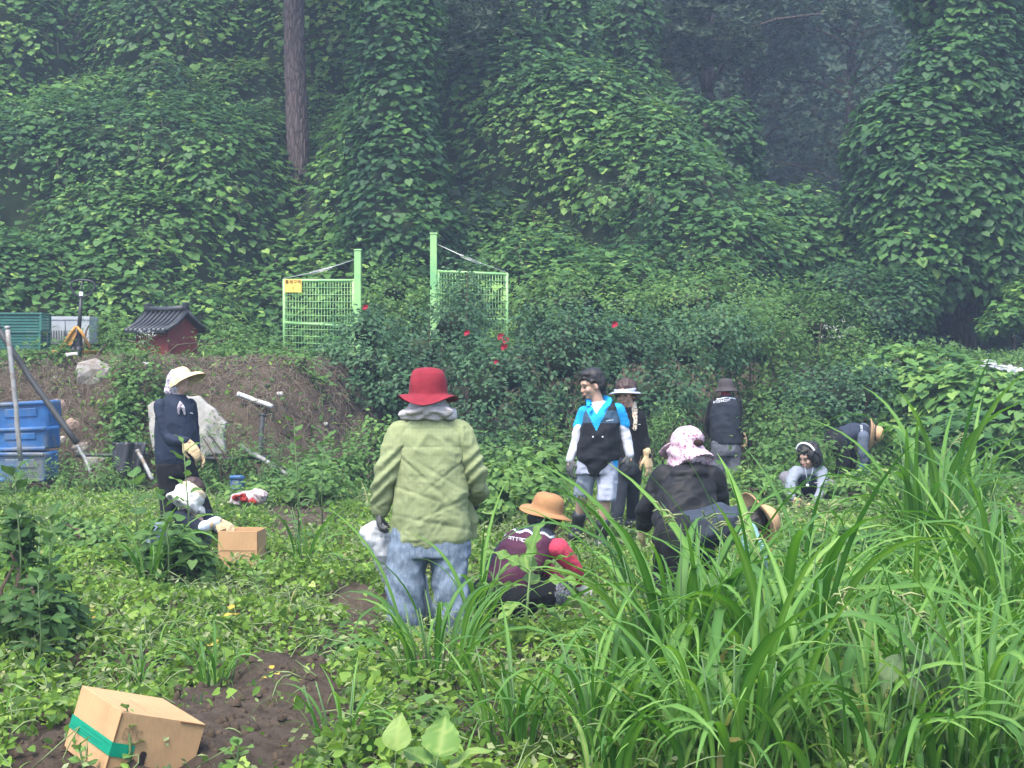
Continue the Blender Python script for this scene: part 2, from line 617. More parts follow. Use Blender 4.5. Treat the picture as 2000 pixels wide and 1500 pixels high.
def build_hill():
    r = np.random.default_rng(21)
    mounds = []
    for i in range(150):
        mounds.append((r.uniform(-15, 11), r.uniform(0, 24), r.uniform(0.9, 2.1), r.uniform(0.6, 1.7)))
    # terraces of growth: a long shoulder on the left, steps further up
    for mx in np.arange(-13, -3.4, 1.3):
        mounds.append((mx + r.uniform(-.4, .4), 5.0 + r.uniform(-.6, .6), 2.0, 1.9))
        mounds.append((mx + r.uniform(-.4, .4), 12.2 + r.uniform(-.8, .8), 2.3, 2.2))
    for mx in np.arange(-13, 3, 1.5):
        mounds.append((mx, 19.5 + r.uniform(-1, 1), 2.4, 2.3))
    for k in range(7):
        mounds.append((-1.0 + k * 0.95, 9.5 - k * 1.15 + r.uniform(-.5, .5), 2.0, 2.0))
    n = 172000
    x = RNG.uniform(-15, 12, n)
    t = RNG.uniform(-0.5, 25, n)
    P = carpet(x, t, mounds)
    e = 0.08
    dx = carpet(x + e, t, mounds) - P
    dt = carpet(x, t + e, mounds) - P
    N = np.cross(dx, dt)
    N /= np.linalg.norm(N, axis=1, keepdims=True) + 1e-9
    view = np.array([0, 0, CAM_H]) - P
    view /= np.linalg.norm(view, axis=1, keepdims=True)
    face = np.sum(N * view, 1)
    keep = in_view(P, 0.05) & (face > -0.15) & (RNG.random(n) < 0.95)
    P, N, face = P[keep], N[keep], face[keep]
    # thin out where the growth is broken
    gap = noise3(P * 0.75, 31) + 0.5 * noise3(P * 2.0, 32)
    keep = RNG.random(len(P)) < np.clip(1.25 - 0.9 * np.maximum(gap - 0.2, 0) * 2, 0.14, 1)
    P, N = P[keep], N[keep]
    n = len(P)
    P = P + N * (RNG.normal(0, 0.10, n))[:, None] - np.array([0, 0, 1.0]) * (0.12 * RNG.random(n))[:, None]
    up = np.array([0, 0, 1.0])
    NN = 0.55 * N + 0.75 * up + 0.42 * rand_dirs(n)
    T = 0.9 * N + np.array([0, -0.35, -0.75]) + 0.5 * rand_dirs(n)
    S = (0.065 + 0.115 * RNG.random(n) ** 1.5) * (1 + 0.15 * noise3(P * 0.8, 33))
    tint = 0.45 + 0.32 * noise3(P * 0.5, 34) + 0.16 * noise3(P * 1.7, 36) + RNG.normal(0, 0.14, n) + 0.45 * (RNG.random(n) < 0.05)
    o = scatter('vine_carpet', 'lobed', P, NN, T, S, tint, M_KUDZU)
    tag(o, 'dense carpet of broad green vine leaves covering the whole hillside', 'vines', kind='stuff')
    # finer leaves and shoots of other climbers mixed in
    k = RNG.random(n) < np.clip(.35 + .8 * noise3(P * .45, 38), .05, .8)
    Q = P[k] + .10 * rand_dirs(int(k.sum())) + np.array([0, -.05, .05])
    m = len(Q)
    o = scatter('fine_climbers', 'tiny', Q, NN[k] + .5 * rand_dirs(m), T[k] + .8 * rand_dirs(m), RNG.uniform(.05, .11, m), tint[k] + .08 + RNG.normal(0, .1, m), M_KUDZU)
    tag(o, 'fine-leaved climbers mixed into the vine carpet on the hillside', 'vines', kind='stuff')
    # bare hanging stems and dead tendrils
    j = RNG.choice(n, 900, replace=False)
    g = Geo()
    for q in P[j]:
        e = q + np.array([RNG.normal(0, .25), -.12 - .1 * RNG.random(), -RNG.uniform(.2, .8)])
        g.tube([q, (q + e) / 2 + np.array([RNG.normal(0, .06), -.08, 0]), e], [.007, .006, .003], 4, False)
    tag(g.build('hanging_stems', M_STEMDRY, None, True), 'bare brown stems hanging between the vine leaves', 'stems', kind='stuff')
    # what is under the leaves
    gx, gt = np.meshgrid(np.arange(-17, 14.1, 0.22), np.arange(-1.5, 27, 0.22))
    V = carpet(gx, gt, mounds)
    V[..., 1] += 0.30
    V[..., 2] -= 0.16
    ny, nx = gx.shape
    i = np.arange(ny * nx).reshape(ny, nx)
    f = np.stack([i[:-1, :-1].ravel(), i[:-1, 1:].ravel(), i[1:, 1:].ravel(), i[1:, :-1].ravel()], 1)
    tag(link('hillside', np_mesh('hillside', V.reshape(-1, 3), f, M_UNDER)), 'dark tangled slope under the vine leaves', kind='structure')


build_hill()


def union_points(ells, n, push=0.0):
    """Random points on the outer surface of a union of ellipsoids [(centre, radii)], with outward normals."""
    area = np.array([(r[0] * r[1] + r[1] * r[2] + r[0] * r[2]) for _, r in ells])
    cnt = RNG.multinomial(n, area / area.sum())
    Ps, Ns = [], []
    for j, ((c, r), k) in enumerate(zip(ells, cnt)):
        c, r = np.asarray(c, float), np.asarray(r, float)
        d = rand_dirs(k)
        p = c + d * r
        nn = d / r
        nn /= np.linalg.norm(nn, axis=1, keepdims=True)
        ok = np.ones(k, bool)
        for q, (c2, r2) in enumerate(ells):
            if q != j:
                ok &= np.sum(((p - np.asarray(c2)) / (np.asarray(r2) * 0.93)) ** 2, 1) > 1
        Ps.append(p[ok])
        Ns.append(nn[ok])
    return np.concatenate(Ps), np.concatenate(Ns)


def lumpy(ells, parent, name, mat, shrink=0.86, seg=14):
    """Dark solid core standing for the shade inside a crown, so that one does not look straight through it."""
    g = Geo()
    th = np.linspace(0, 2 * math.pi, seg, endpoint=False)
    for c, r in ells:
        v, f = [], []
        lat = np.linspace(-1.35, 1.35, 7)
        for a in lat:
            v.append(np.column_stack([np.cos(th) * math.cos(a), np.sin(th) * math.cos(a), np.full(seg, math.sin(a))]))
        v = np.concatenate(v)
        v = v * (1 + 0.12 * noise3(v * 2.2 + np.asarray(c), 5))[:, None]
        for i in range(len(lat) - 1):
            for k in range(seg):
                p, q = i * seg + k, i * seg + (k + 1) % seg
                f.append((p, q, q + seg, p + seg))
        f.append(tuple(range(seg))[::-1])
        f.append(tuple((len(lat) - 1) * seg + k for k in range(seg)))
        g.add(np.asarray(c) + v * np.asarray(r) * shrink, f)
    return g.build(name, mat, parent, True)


def bark_mat(name, c1, c2, c3):
    t = NT(name)
    co = t.coord('Object', (9, 9, 2.2))
    v = t.n('ShaderNodeTexVoronoi', feature='DISTANCE_TO_EDGE')
    v.inputs['Scale'].default_value = 1.6
    t.l(co, v.inputs['Vector'])
    n1 = t.noise(2.2, 8, 0.7, co)
    col = t.mix(t.ramp(v.outputs['Distance'], [(0.0, G(0, 0, 0)), (0.16, G(1, 1, 1))]), c1, t.ramp(n1, [(0.3, c2), (0.7, c3)]))
    p = t.principled(col, 0.9, 0.15, t.bump(v.outputs['Distance'], 0.9, 0.06))
    return t.done(p.outputs[0])


M_PINEBARK = bark_mat('pine_bark', G(.034, .026, .024), G(.075, .054, .050), G(.135, .102, .096))
M_BARK = bark_mat('dark_bark', G(.02, .016, .012), G(.05, .04, .03), G(.09, .07, .055))


def vine_tree(label, base, ells, nleaf, size=(0.075, 0.17), tint0=0.34, mat=None, group='trees buried under climbing vines', trunk_r=0.16, cat='tree', name='vine_covered_tree', hang=0.75, core=True, seed=1):
    root = empty(name, base)
    tag(root, label, cat, group)
    P, N = union_points(ells, int(nleaf * 1.25))
    view = np.array([0, 0, CAM_H]) - P
    view /= np.linalg.norm(view, axis=1, keepdims=True)
    k = (np.sum(N * view, 1) > -0.35) & in_view(P, 0.08)
    P, N = P[k], N[k]
    n = len(P)
    lump = 0.14 * noise3(P * 1.1, 40 + seed) + 0.08 * noise3(P * 2.6, 41 + seed)
    P = P + N * (lump + RNG.normal(0, 0.06, n))[:, None]
    NN = 0.55 * N + 0.70 * np.array([0, 0, 1.0]) + 0.40 * rand_dirs(n)
    T = 0.8 * N + np.array([0, -0.3, -hang]) + 0.45 * rand_dirs(n)
    S = RNG.uniform(size[0], size[1], n)
    tint = tint0 + 0.2 * noise3(P * 0.7, 34) + 0.16 * noise3(P * 1.9, 36) + RNG.normal(0, 0.13, n) + 0.4 * (RNG.random(n) < 0.04)
    scatter('crown', 'lobed', P, NN, T, S, tint, mat or M_KUDZU, root)
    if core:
        lumpy(ells, root, 'inner_stems', M_UNDER, 0.80)['kind'] = 'stuff'  # dark solid lumps standing for the shade inside the vine crown
    top = max(c[2] for c, r in ells)
    b = np.asarray(base, float)
    cx = np.mean([c[0] for c, r in ells]); cy = np.mean([c[1] for c, r in ells])
    pts = [b + (0, 0, -0.4), b * 0.6 + np.array([cx, cy, b[2] + (top - b[2]) * .4]) * 0.4 + np.array([0, 0, .0]), np.array([cx, cy, top])]
    pts[1][2] = b[2] + (top - b[2]) * .45
    Geo().tube(pts, [trunk_r, trunk_r * .8, trunk_r * .4], 8).build('trunk', M_BARK, root, True)
    return root


def E(px, py, Y, rx, ry, rz):
    return (at(px, py, Y), (rx, ry, rz))


# the leafy column left of the gate's tall post
vine_tree('slim leafy column of vines climbing a tree right of the pine trunk', at(780, 520, 29.2),
          [E(785, 470, 28.6, 1.15, .9, 1.2), E(778, 360, 28.9, .95, .8, 1.4), E(772, 240, 29.2, .82, .7, 1.5), E(770, 110, 29.4, .80, .7, 1.6), E(775, -10, 29.6, .9, .8, 1.5), E(700, 300, 29.3, .35, .4, .7)],
          9000, tint0=0.27, trunk_r=.2)
# thin climbing strands further back
vine_tree('thin strand of vines climbing out of the slope near the top middle', at(1110, 330, 33.5),
          [E(1095, 250, 33.2, .75, .7, 1.2), E(1115, 130, 33.5, .55, .5, 1.3), E(1105, 20, 33.8, .6, .6, 1.2), E(1140, 215, 33.2, .5, .5, .8)], 3800, tint0=.30)
vine_tree('narrow vine strand hanging left of the dark hollow', at(1245, 360, 35),
          [E(1250, 280, 34.6, .75, .7, 1.3), E(1245, 160, 35, .5, .5, 1.2), E(1235, 60, 35.2, .6, .6, 1.0), E(1290, 215, 34.8, .4, .4, .6)], 3200, tint0=.30)
vine_tree('round-topped pillar of vine leaves standing before the dark hollow', at(1420, 470, 33.5),
          [E(1420, 300, 33.2, .78, .7, 1.15), E(1405, 400, 33.0, .95, .8, 1.1), E(1340, 350, 33.6, .8, .7, 1.2), E(1340, 450, 32.8, 1.2, .9, 1.0), E(1345, 235, 34, .5, .5, .6)], 6800, tint0=.30)
vine_tree('low ridge of vine leaves sloping down towards the right-hand tree', at(1560, 560, 31),
          [E(1500, 440, 31.5, 1.2, .9, .75), E(1590, 470, 31.2, 1.0, .9, .85), E(1640, 530, 30.8, .8, .8, .9), E(1520, 520, 30.6, 1.3, .9, .9), E(1420, 500, 31.2, 1.2, .9, .9), E(1580, 400, 32.5, .5, .5, .4)], 7600, tint0=.40)
# the big tower on the right
vine_tree('huge tower of vine leaves swallowing a tall tree at the right edge', at(1880, 660, 30.5),
          [E(1905, 60, 30.8, .95, .9, 1.2), E(1890, 180, 30.5, 1.35, 1.1, 1.3), E(1800, 290, 30.2, 1.4, 1.1, 1.3), E(1980, 250, 30.8, 1.5, 1.2, 1.6), E(1770, 250, 30.4, .95, .9, .85), E(1860, 400, 29.8, 1.8, 1.2, 1.4), E(2020, 400, 30.2, 1.6, 1.2, 1.6), E(1745, 400, 30.2, .95, .9, 1.1), E(1800, 500, 29.6, 1.1, 1.0, .9), E(1950, 500, 29.8, 1.3, 1.0, .9), E(1850, -40, 31, 1.0, .9, 1.0), E(1980, 30, 31.5, 1.1, .9, 1.3)],
          29000, size=(.09, .19), tint0=.26, trunk_r=.3)
vine_tree('dark shrub with drooping branches at the foot of the vine tower', at(1760, 690, 28.5),
          [E(1770, 600, 28.2, .5, .6, .65), E(1720, 620, 28, .55, .6, .5), E(1660, 570, 28.8, .7, .7, .5), E(1785, 650, 28.3, .3, .4, .35)], 4200, size=(.05, .10), tint0=.12)
vine_tree('pale leafed branch hanging out at the right edge below the tower', at(1985, 690, 28),
          [E(1965, 620, 27.6, .32, .4, .28), E(2000, 590, 27.8, .35, .4, .4), E(1935, 640, 27.6, .18, .3, .12)], 900, size=(.07, .13), tint0=.50, core=False, trunk_r=.05)

# ---------------------------------------------------------------- the pine and the dark forest behind
def pine():
    b = at(590, 345, 31.6)
    root = empty('pine_tree', b)
    tag(root, 'tall pine with a bare reddish trunk rising out of the vines', 'tree')
    pts = [at(586, 420, 31.6), at(583, 330, 31.6), at(579, 200, 31.6), at(575, 80, 31.6), at(573, -60, 31.6), at(570, -260, 31.8), at(572, -420, 32)]
    # finer path so that the bark relief can be real
    pts = np.array(pts)
    s = np.linspace(0, len(pts) - 1, 70)
    fine = np.stack([np.interp(s, np.arange(len(pts)), pts[:, k]) for k in range(3)], 1)
    rad = np.interp(s, np.arange(len(pts)), [.24, .215, .215, .205, .195, .16, .08])
    v, f = tube_geo(fine, rad, 36)
    c = np.repeat(fine, 36, axis=0)
    d = v - c
    d /= np.linalg.norm(d, axis=1, keepdims=True) + 1e-9
    ang = np.arctan2(d[:, 1], d[:, 0])
    q = np.stack([np.cos(ang) * 3.2, np.sin(ang) * 3.2, v[:, 2] * 1.7], 1)
    v = v + d * (0.020 * np.abs(noise3(q * 2, 51)) + 0.012 * noise3(q * 5, 52))[:, None]
    link('trunk', np_mesh('trunk', v, f, M_PINEBARK), root)
    # boughs and needles at the top
    g = Geo()
    P, D = [], []
    r = np.random.default_rng(5)
    top = np.array(pts[-2])
    for k in range(26):
        a = r.uniform(0, 6.28)
        st = np.array(pts[-3]) * (1 - k / 26) + np.array(pts[-1]) * (k / 26) + (0, 0, .2)
        L = r.uniform(1.6, 3.2)
        e = st + np.array([math.cos(a) * L, math.sin(a) * L, r.uniform(-.2, .7)])
        g.tube([st, (st + e) / 2 + (0, 0, .15), e], [.06, .04, .015], 5)
        m = r.uniform(.35, 1.0, 26)
        pp = st + (e - st) * m[:, None] + r.normal(0, .22, (26, 3))
        P.append(pp)
    g.build('branches', M_BARK, root, True)
    P = np.concatenate(P)
    needles(P, 46, root, 0.20)


M_NEEDLE = leaf_mat('pine_needles', [(0, G(.020, .040, .026)), (1, G(.060, .095, .055))], 0.15, .6, .2)


def needles(C, per, parent, L, name='crown'):
    n = len(C) * per
    P = np.repeat(C, per, axis=0)
    D = rand_dirs(n)
    D[:, 2] = np.abs(D[:, 2]) * .7 - .15
    N = np.cross(D, rand_dirs(n))
    tv = np.repeat(RNG.random(len(C)), per)
    return scatter(name, 'lance', P + D * .03, N, D, RNG.uniform(.7, 1.2, n) * L, tv, M_NEEDLE, parent)


pine()


def bough(label, base, clusters, seed, dens=34):
    """A pine whose lower boughs reach into the picture from above."""
    r = np.random.default_rng(seed)
    root = empty('pine_tree', base)
    tag(root, label, 'tree', 'pines at the top of the slope')
    b = np.asarray(base, float)
    g = Geo().tube([b, b + (0.1, 0, 4), b + (0.0, 0, 9)], [.17, .14, .07], 10)
    g.build('trunk', M_PINEBARK, root, True)
    gb = Geo()
    P = []
    for (c, rad) in clusters:
        c = np.asarray(c)
        st = b + (0, 0, max(c[2] - b[2] - .4, .5))
        gb.tube([st, (st + c) / 2 + (0, 0, .2), c], [.06, .04, .02], 5)
        k = int(90 * rad[0] * rad[2] + 20)
        d = rand_dirs(k) * (r.random(k) ** .4)[:, None]
        P.append(c + d * np.asarray(rad))
    gb.build('branches', M_BARK, root, True)
    needles(np.concatenate(P), dens, root, .17)


bough('pine with blurred grey-green boughs over the top middle', at(960, 260, 37), [(at(870, 40, 31.5), (1.0, .8, .9)), (at(960, 10, 32.5), (1.2, .8, .8)), (at(790, 120, 31), (.8, .6, .8)), (at(1010, 110, 34), (1.0, .8, .7)), (at(900, 170, 33), (1.0, .6, .7)), (at(960, -60, 33), (1.6, 1, .8))], 3)
bough('pine with pale misty boughs at the top right of the middle', at(1380, 230, 40), [(at(1400, 40, 36), (1.3, .9, .8)), (at(1300, 20, 36.5), (1.1, .8, .8)), (at(1455, 90, 36), (.5, .6, .5)), (at(1340, 110, 37), (.9, .6, .5)), (at(1660, 20, 38), (.7, .6, .5)), (at(1400, -40, 36), (1.8, .9, .6))], 4)


def forest_tree(label, base, h, rc, n, seed):
    """Broadleaf tree in the dark wood: trunk, limbs and a crown of many leaf clusters."""
    r = np.random.default_rng(seed)
    root = empty('forest_tree', base)
    tag(root, label, 'tree', 'trees of the dark wood behind the vines')
    b = np.asarray(base, float)
    g = Geo().tube([b - (0, 0, .5), b + (r.uniform(-.3, .3), 0, h * .5), b + (r.uniform(-.4, .4), 0, h)], [.16, .12, .05], 8)
    g.build('trunk', M_BARK, root, True)
    gl = Geo()
    P = []
    m = 34
    for k in range(m):
        d = rand_dirs(1)[0]
        c = b + np.array([0, 0, h * .62]) + d * np.array([rc, rc, h * .42]) * r.uniform(.35, 1)
        st = b + (0, 0, min(max(c[2] - b[2] - .8, h * .15), h * .9))
        gl.tube([st, (st + c) / 2 + (0, 0, .15), c], [.06, .04, .012], 5)
        k2 = n // m
        P.append(c + r.normal(0, .42, (k2, 3)) * np.array([1.2, 1, .6]))
    gl.build('limbs', M_BARK, root, True)['kind'] = 'stuff'
    P = np.concatenate(P)
    nn = len(P)
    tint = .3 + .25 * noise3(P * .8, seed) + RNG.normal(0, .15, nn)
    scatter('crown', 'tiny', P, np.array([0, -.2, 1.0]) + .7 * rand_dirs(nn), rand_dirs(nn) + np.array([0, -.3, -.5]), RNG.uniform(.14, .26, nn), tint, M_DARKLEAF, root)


forest_tree('dark broadleaf tree in the middle of the shadowy hollow', (7.0, 45, 5.0), 11, 3.0, 5200, 61)
forest_tree('shadowed tree deep in the hollow beside the pillar of vines', (4.4, 44, 6.0), 11, 2.8, 4600, 62)
forest_tree('shadowed tree in the hollow beside the vine tower', (9.4, 43, 3.2), 12, 2.8, 4600, 63)
forest_tree('dim tree at the top of the slope behind the leafy column', (-1.6, 41, 9.5), 9, 3.0, 4200, 64)
forest_tree('dim tree at the top of the slope right of the pine trunk', (-4.6, 42, 10.5), 9, 2.9, 4200, 65)
forest_tree('dim tree at the very top left behind the vines', (-9.5, 44, 13.0), 9, 3.0, 3800, 66)
forest_tree('dim tree behind the thin strands of vines', (1.6, 43, 9.0), 10, 2.9, 4200, 67)
forest_tree('shadowed tree low in the hollow under the vine tower', (10.5, 36, 1.8), 8, 2.6, 3600, 68)
forest_tree('dark tree behind the right edge of the vine tower', (13.0, 40, 3.0), 13, 3.0, 3600, 69)
forest_tree('dark tree at the back of the hollow, farthest of the wood', (8.6, 52, 9.0), 12, 3.4, 4200, 70)


def undergrowth():
    n = 60000
    x = RNG.uniform(-3, 22, n)
    y = RNG.uniform(30, 66, n)
    P = np.stack([x, y, ground_z(x, y) + RNG.random(n) ** 2 * 1.3], 1)
    k = in_view(P, .05)
    P = P[k]
    n = len(P)
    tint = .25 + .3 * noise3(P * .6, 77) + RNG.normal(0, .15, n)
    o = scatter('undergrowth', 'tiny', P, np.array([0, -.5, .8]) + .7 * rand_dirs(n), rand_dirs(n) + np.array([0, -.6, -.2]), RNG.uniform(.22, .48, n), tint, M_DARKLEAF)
    tag(o, 'dim leafy undergrowth on the floor of the dark wood', 'undergrowth', kind='stuff')


undergrowth()
# ================================================================ BUSHES ON THE BANK
M_ROSE = leaf_mat('rose_leaf', [(0, G(.022, .058, .026)), (.5, G(.052, .120, .050)), (1, G(.125, .215, .085))], .26, .5, .18)
M_WEED = leaf_mat('weed_leaf', [(0, G(.035, .082, .022)), (.5, G(.075, .155, .040)), (.85, G(.130, .235, .055)), (1, G(.22, .30, .085))], .34, .5, .15)
M_STEM = plain_mat('green_stem', (0.10, 0.16, 0.055, 1), .6, .2, .3, 20, .05)
M_TWIG = plain_mat('brown_twig', (0.075, 0.055, 0.04, 1), .9, .1, .4, 15, .2)
M_DRY = plain_mat('dry_stalk', (0.20, 0.165, 0.125, 1), .9, .1, .4, 12, .2)


def shrub(label, base, ells, n, size, mat, tint0=.4, name='shrub', group='shrubs on the bank below the vines', shape='tiny', stems=9, cat='shrub', seed=1, fuzz=.10, vol=.5, core=0.0, hang=.25):
    """A bush: several stems from the base and leaves through the crown's volume, denser near its skin."""
    r = np.random.default_rng(seed)
    root = empty(name, base)
    tag(root, label, cat, group)
    b = np.asarray(base, float)
    P, N = union_points(ells, n)
    m = len(P)
    C = np.array([c for c, _ in ells])
    j = np.argmin(((P[:, None] - C[None]) ** 2).sum(2), 1)
    depth = RNG.random(m) ** 1.6 * vol
    P = P + (C[j] - P) * depth[:, None] + N * (fuzz * RNG.normal(size=m) + .16 * noise3(P * 1.6, seed))[:, None]
    clump = noise3(P * 2.4, seed + 3) + .6 * noise3(P * 5, seed + 4)
    k = (clump > -.42) & in_view(P, .08)
    k &= P[:, 2] > ground_z(P[:, 0], P[:, 1]) - .05
    P, N = P[k], N[k]
    m = len(P)
    tint = tint0 + .22 * noise3(P * 1.2, seed + 6) + RNG.normal(0, .16, m)
    scatter('leaves', shape, P, .5 * N + np.array([0, -.15, .75]) + .55 * rand_dirs(m), .7 * N + np.array([0, 0, -hang]) + .7 * rand_dirs(m), RNG.uniform(size[0], size[1], m), tint, mat, root)
    g = Geo()
    for i in range(stems):
        c, rr = ells[i % len(ells)]
        e = np.asarray(c) + rand_dirs(1)[0] * np.asarray(rr) * .8
        s = b + np.array([r.uniform(-.25, .25), r.uniform(-.2, .2), -.1])
        g.tube([s, (s * .5 + e * .5) + np.array([r.uniform(-.1, .1), 0, .15]), e], [.018, .013, .005], 5)
    st = g.build('stems', M_TWIG, root, True)
    st['kind'] = 'stuff'
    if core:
        lumpy(ells, root, 'inner_shade_core', M_UNDER, core)['kind'] = 'stuff'  # dark filler added for the shade among the leaves, not modelled twigs
    return root


RS = [
    # label, base(px,py,Y), ells, n, tint
    ('dark rose bush below the left gate leaf, spilling over the bank', (700, 800, 20.6), [E(715, 650, 20.8, .45, .5, .45), E(690, 720, 20.4, .55, .5, .4), E(760, 760, 20.2, .5, .5, .45), E(640, 710, 20.8, .35, .4, .25)], 5200, .30, .70),
    ('rose bush under the tall gate post behind the red hat', (820, 820, 20.8), [E(820, 690, 21, .7, .6, .5), E(880, 640, 21.4, .5, .5, .55), E(790, 740, 20.6, .6, .5, .5)], 5600, .30, .70),
    ('thick rose bush right of the red hat, under the right gate leaf', (960, 860, 20.4), [E(950, 770, 20.4, .65, .6, .65), E(1000, 730, 20.6, .7, .6, .5), E(930, 850, 20.0, .5, .5, .4), E(910, 600, 23.6, .4, .4, .8)], 6500, .26, .72),
    ('tall dark bush behind the woman in blue', (1110, 850, 20.6), [E(1090, 700, 20.8, .85, .7, .75), E(1040, 790, 20.4, .5, .5, .6), E(1150, 660, 21.4, .7, .6, .5)], 7000, .24, .74),
    ('upright bush with reddish shoots behind the visor woman', (1240, 830, 21.2), [E(1240, 680, 21.4, .5, .5, .65), E(1255, 770, 21, .65, .6, .5), E(1190, 720, 21.2, .5, .5, .6)], 5600, .30, .6),
    ('grey-green bush with bare twigs left of the person in the dark bucket hat', (1350, 820, 21.6), [E(1340, 690, 21.8, .65, .6, .6), E(1400, 660, 22, .65, .6, .5), E(1320, 780, 21.4, .5, .5, .45)], 6000, .42, .5),
    ('airy bush with thin dark stems right of the person in the dark bucket hat', (1480, 840, 22.0), [E(1480, 690, 22.4, .7, .6, .6), E(1510, 770, 22, .6, .5, .5), E(1440, 640, 23, .7, .6, .4)], 5600, .46, .4),
    ('broad bush with white flower heads below the vine ridge', (1600, 760, 23), [E(1590, 640, 23.4, .9, .7, .55), E(1660, 690, 23, .6, .6, .4), E(1540, 610, 24.4, .8, .7, .45)], 6200, .46, .5),
    ('rounded dark bush behind the person bending in the straw hat', (1640, 860, 20.8), [E(1650, 780, 20.9, .75, .6, .5), E(1600, 820, 20.6, .45, .5, .35), E(1700, 770, 20.9, .35, .4, .4)], 6200, .30, .74),
    ('light green bush between the gate posts', (770, 640, 24.6), [E(770, 570, 25, .6, .5, .5), E(740, 620, 24.6, .4, .4, .4), E(810, 610, 24.8, .4, .4, .5)], 3600, .5, .6),
    ('yellow-green bush at the foot of the hill right of the gate', (1130, 620, 25.4), [E(1120, 590, 25.6, .9, .7, .5), E(1220, 600, 25.4, .7, .7, .45), E(1040, 600, 25.8, .5, .5, .4)], 5200, .58, .6),
    ('yellow-green bush at the foot of the hill below the pillar of vines', (1380, 620, 25.4), [E(1340, 590, 25.6, .9, .7, .45), E(1440, 580, 25.8, .8, .7, .45)], 4800, .58, .6),
]
for i, (lab, b, el, n, t0, core) in enumerate(RS):
    bb = at(*b)
    bb[2] = float(ground_z(bb[0:1], bb[1:2])[0])
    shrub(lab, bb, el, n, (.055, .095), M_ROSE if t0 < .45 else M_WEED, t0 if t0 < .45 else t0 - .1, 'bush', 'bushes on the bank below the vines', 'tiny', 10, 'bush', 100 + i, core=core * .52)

WS = [
    ('low yellow-green weeds behind the pink hood', (1300, 880, 19.4), [E(1285, 845, 19.6, .4, .4, .25), E(1330, 880, 19.2, .3, .4, .16), E(1310, 820, 20, .3, .4, .2)], 2000),
    ('bright weeds behind the woman with the white headband', (1530, 900, 19.0), [E(1535, 830, 19.8, .5, .5, .28), E(1570, 870, 18.8, .55, .5, .22), E(1510, 880, 18.6, .3, .4, .2)], 3000),
    ('pale weeds left of the woman in blue, along the foot of the bushes', (1030, 900, 18.6), [E(1020, 890, 18.2, .5, .4, .3), E(1080, 890, 17.8, .35, .4, .35), E(960, 900, 18.0, .4, .4, .25)], 3000),
    ('tangle of weeds on the foot of the earth bank by the blue tubs', (140, 930, 17.4), [E(130, 935, 17.4, .5, .4, .22), E(200, 935, 17.3, .5, .4, .25), E(40, 950, 17.2, .4, .4, .2)], 3000),
    ('weeds climbing the earth bank behind the woman in navy', (260, 880, 17.9), [E(245, 860, 18.2, .3, .3, .4), E(280, 900, 17.7, .35, .3, .3), E(235, 790, 18.6, .2, .2, .35)], 2200),
    ('leafy creeper hanging on the bank beneath the red hut', (245, 780, 18.7), [E(250, 760, 18.9, .3, .2, .6), E(300, 770, 18.9, .25, .2, .4)], 1800),
    ('weeds growing round the red hut on the bank top', (300, 680, 19.9), [E(220, 660, 20.6, .25, .3, .3), E(270, 690, 19.8, .25, .2, .16), E(420, 690, 20.0, .35, .3, .22), E(450, 650, 21.4, .4, .3, .25)], 2200),
    ('grassy weeds right of the red hut along the bank edge', (480, 720, 20.2), [E(470, 700, 20.4, .5, .4, .3), E(540, 720, 20.3, .4, .4, .25), E(430, 740, 19.8, .4, .3, .2)], 3200),
    ('tall feathery weed standing on the bank below the left gate', (580, 780, 19.4), [E(580, 770, 19.4, .22, .2, .5), E(590, 740, 19.4, .14, .15, .3), E(570, 800, 19.3, .2, .2, .3)], 2600),
    ('weeds at the foot of the earth bank under the grey pole', (480, 920, 17.6), [E(470, 900, 17.7, .5, .3, .4), E(540, 930, 17.4, .4, .3, .25), E(420, 900, 17.9, .25, .3, .5)], 3600),
    ('weeds at the foot of the bank behind the red hat figure', (680, 900, 18.0), [E(690, 900, 18, .5, .4, .25), E(620, 920, 17.6, .4, .4, .25), E(740, 870, 18.4, .3, .3, .3)], 3200),
    ('weeds on the terrace between the crates and the pallet truck', (150, 690, 19.6), [E(120, 690, 19.6, .25, .2, .06), E(200, 640, 21.4, .3, .3, .3), E(60, 692, 19.6, .3, .2, .06)], 1100),
    ('weeds under the left gate leaf', (600, 720, 21.2), [E(590, 715, 21.6, .5, .4, .2), E(520, 690, 22.4, .5, .4, .2), E(660, 720, 21.4, .4, .4, .25)], 2600),
]
for i, (lab, b, el, n) in enumerate(WS):
    bb = at(*b)
    bb[2] = float(ground_z(bb[0:1], bb[1:2])[0])
    shrub(lab, bb, el, n, (.045, .10), M_WEED, .46, 'weed_clump', 'weed clumps along the bank', 'tiny' if i % 3 else 'lance', 8, 'weeds', 200 + i, core=0, vol=.9, hang=.1)

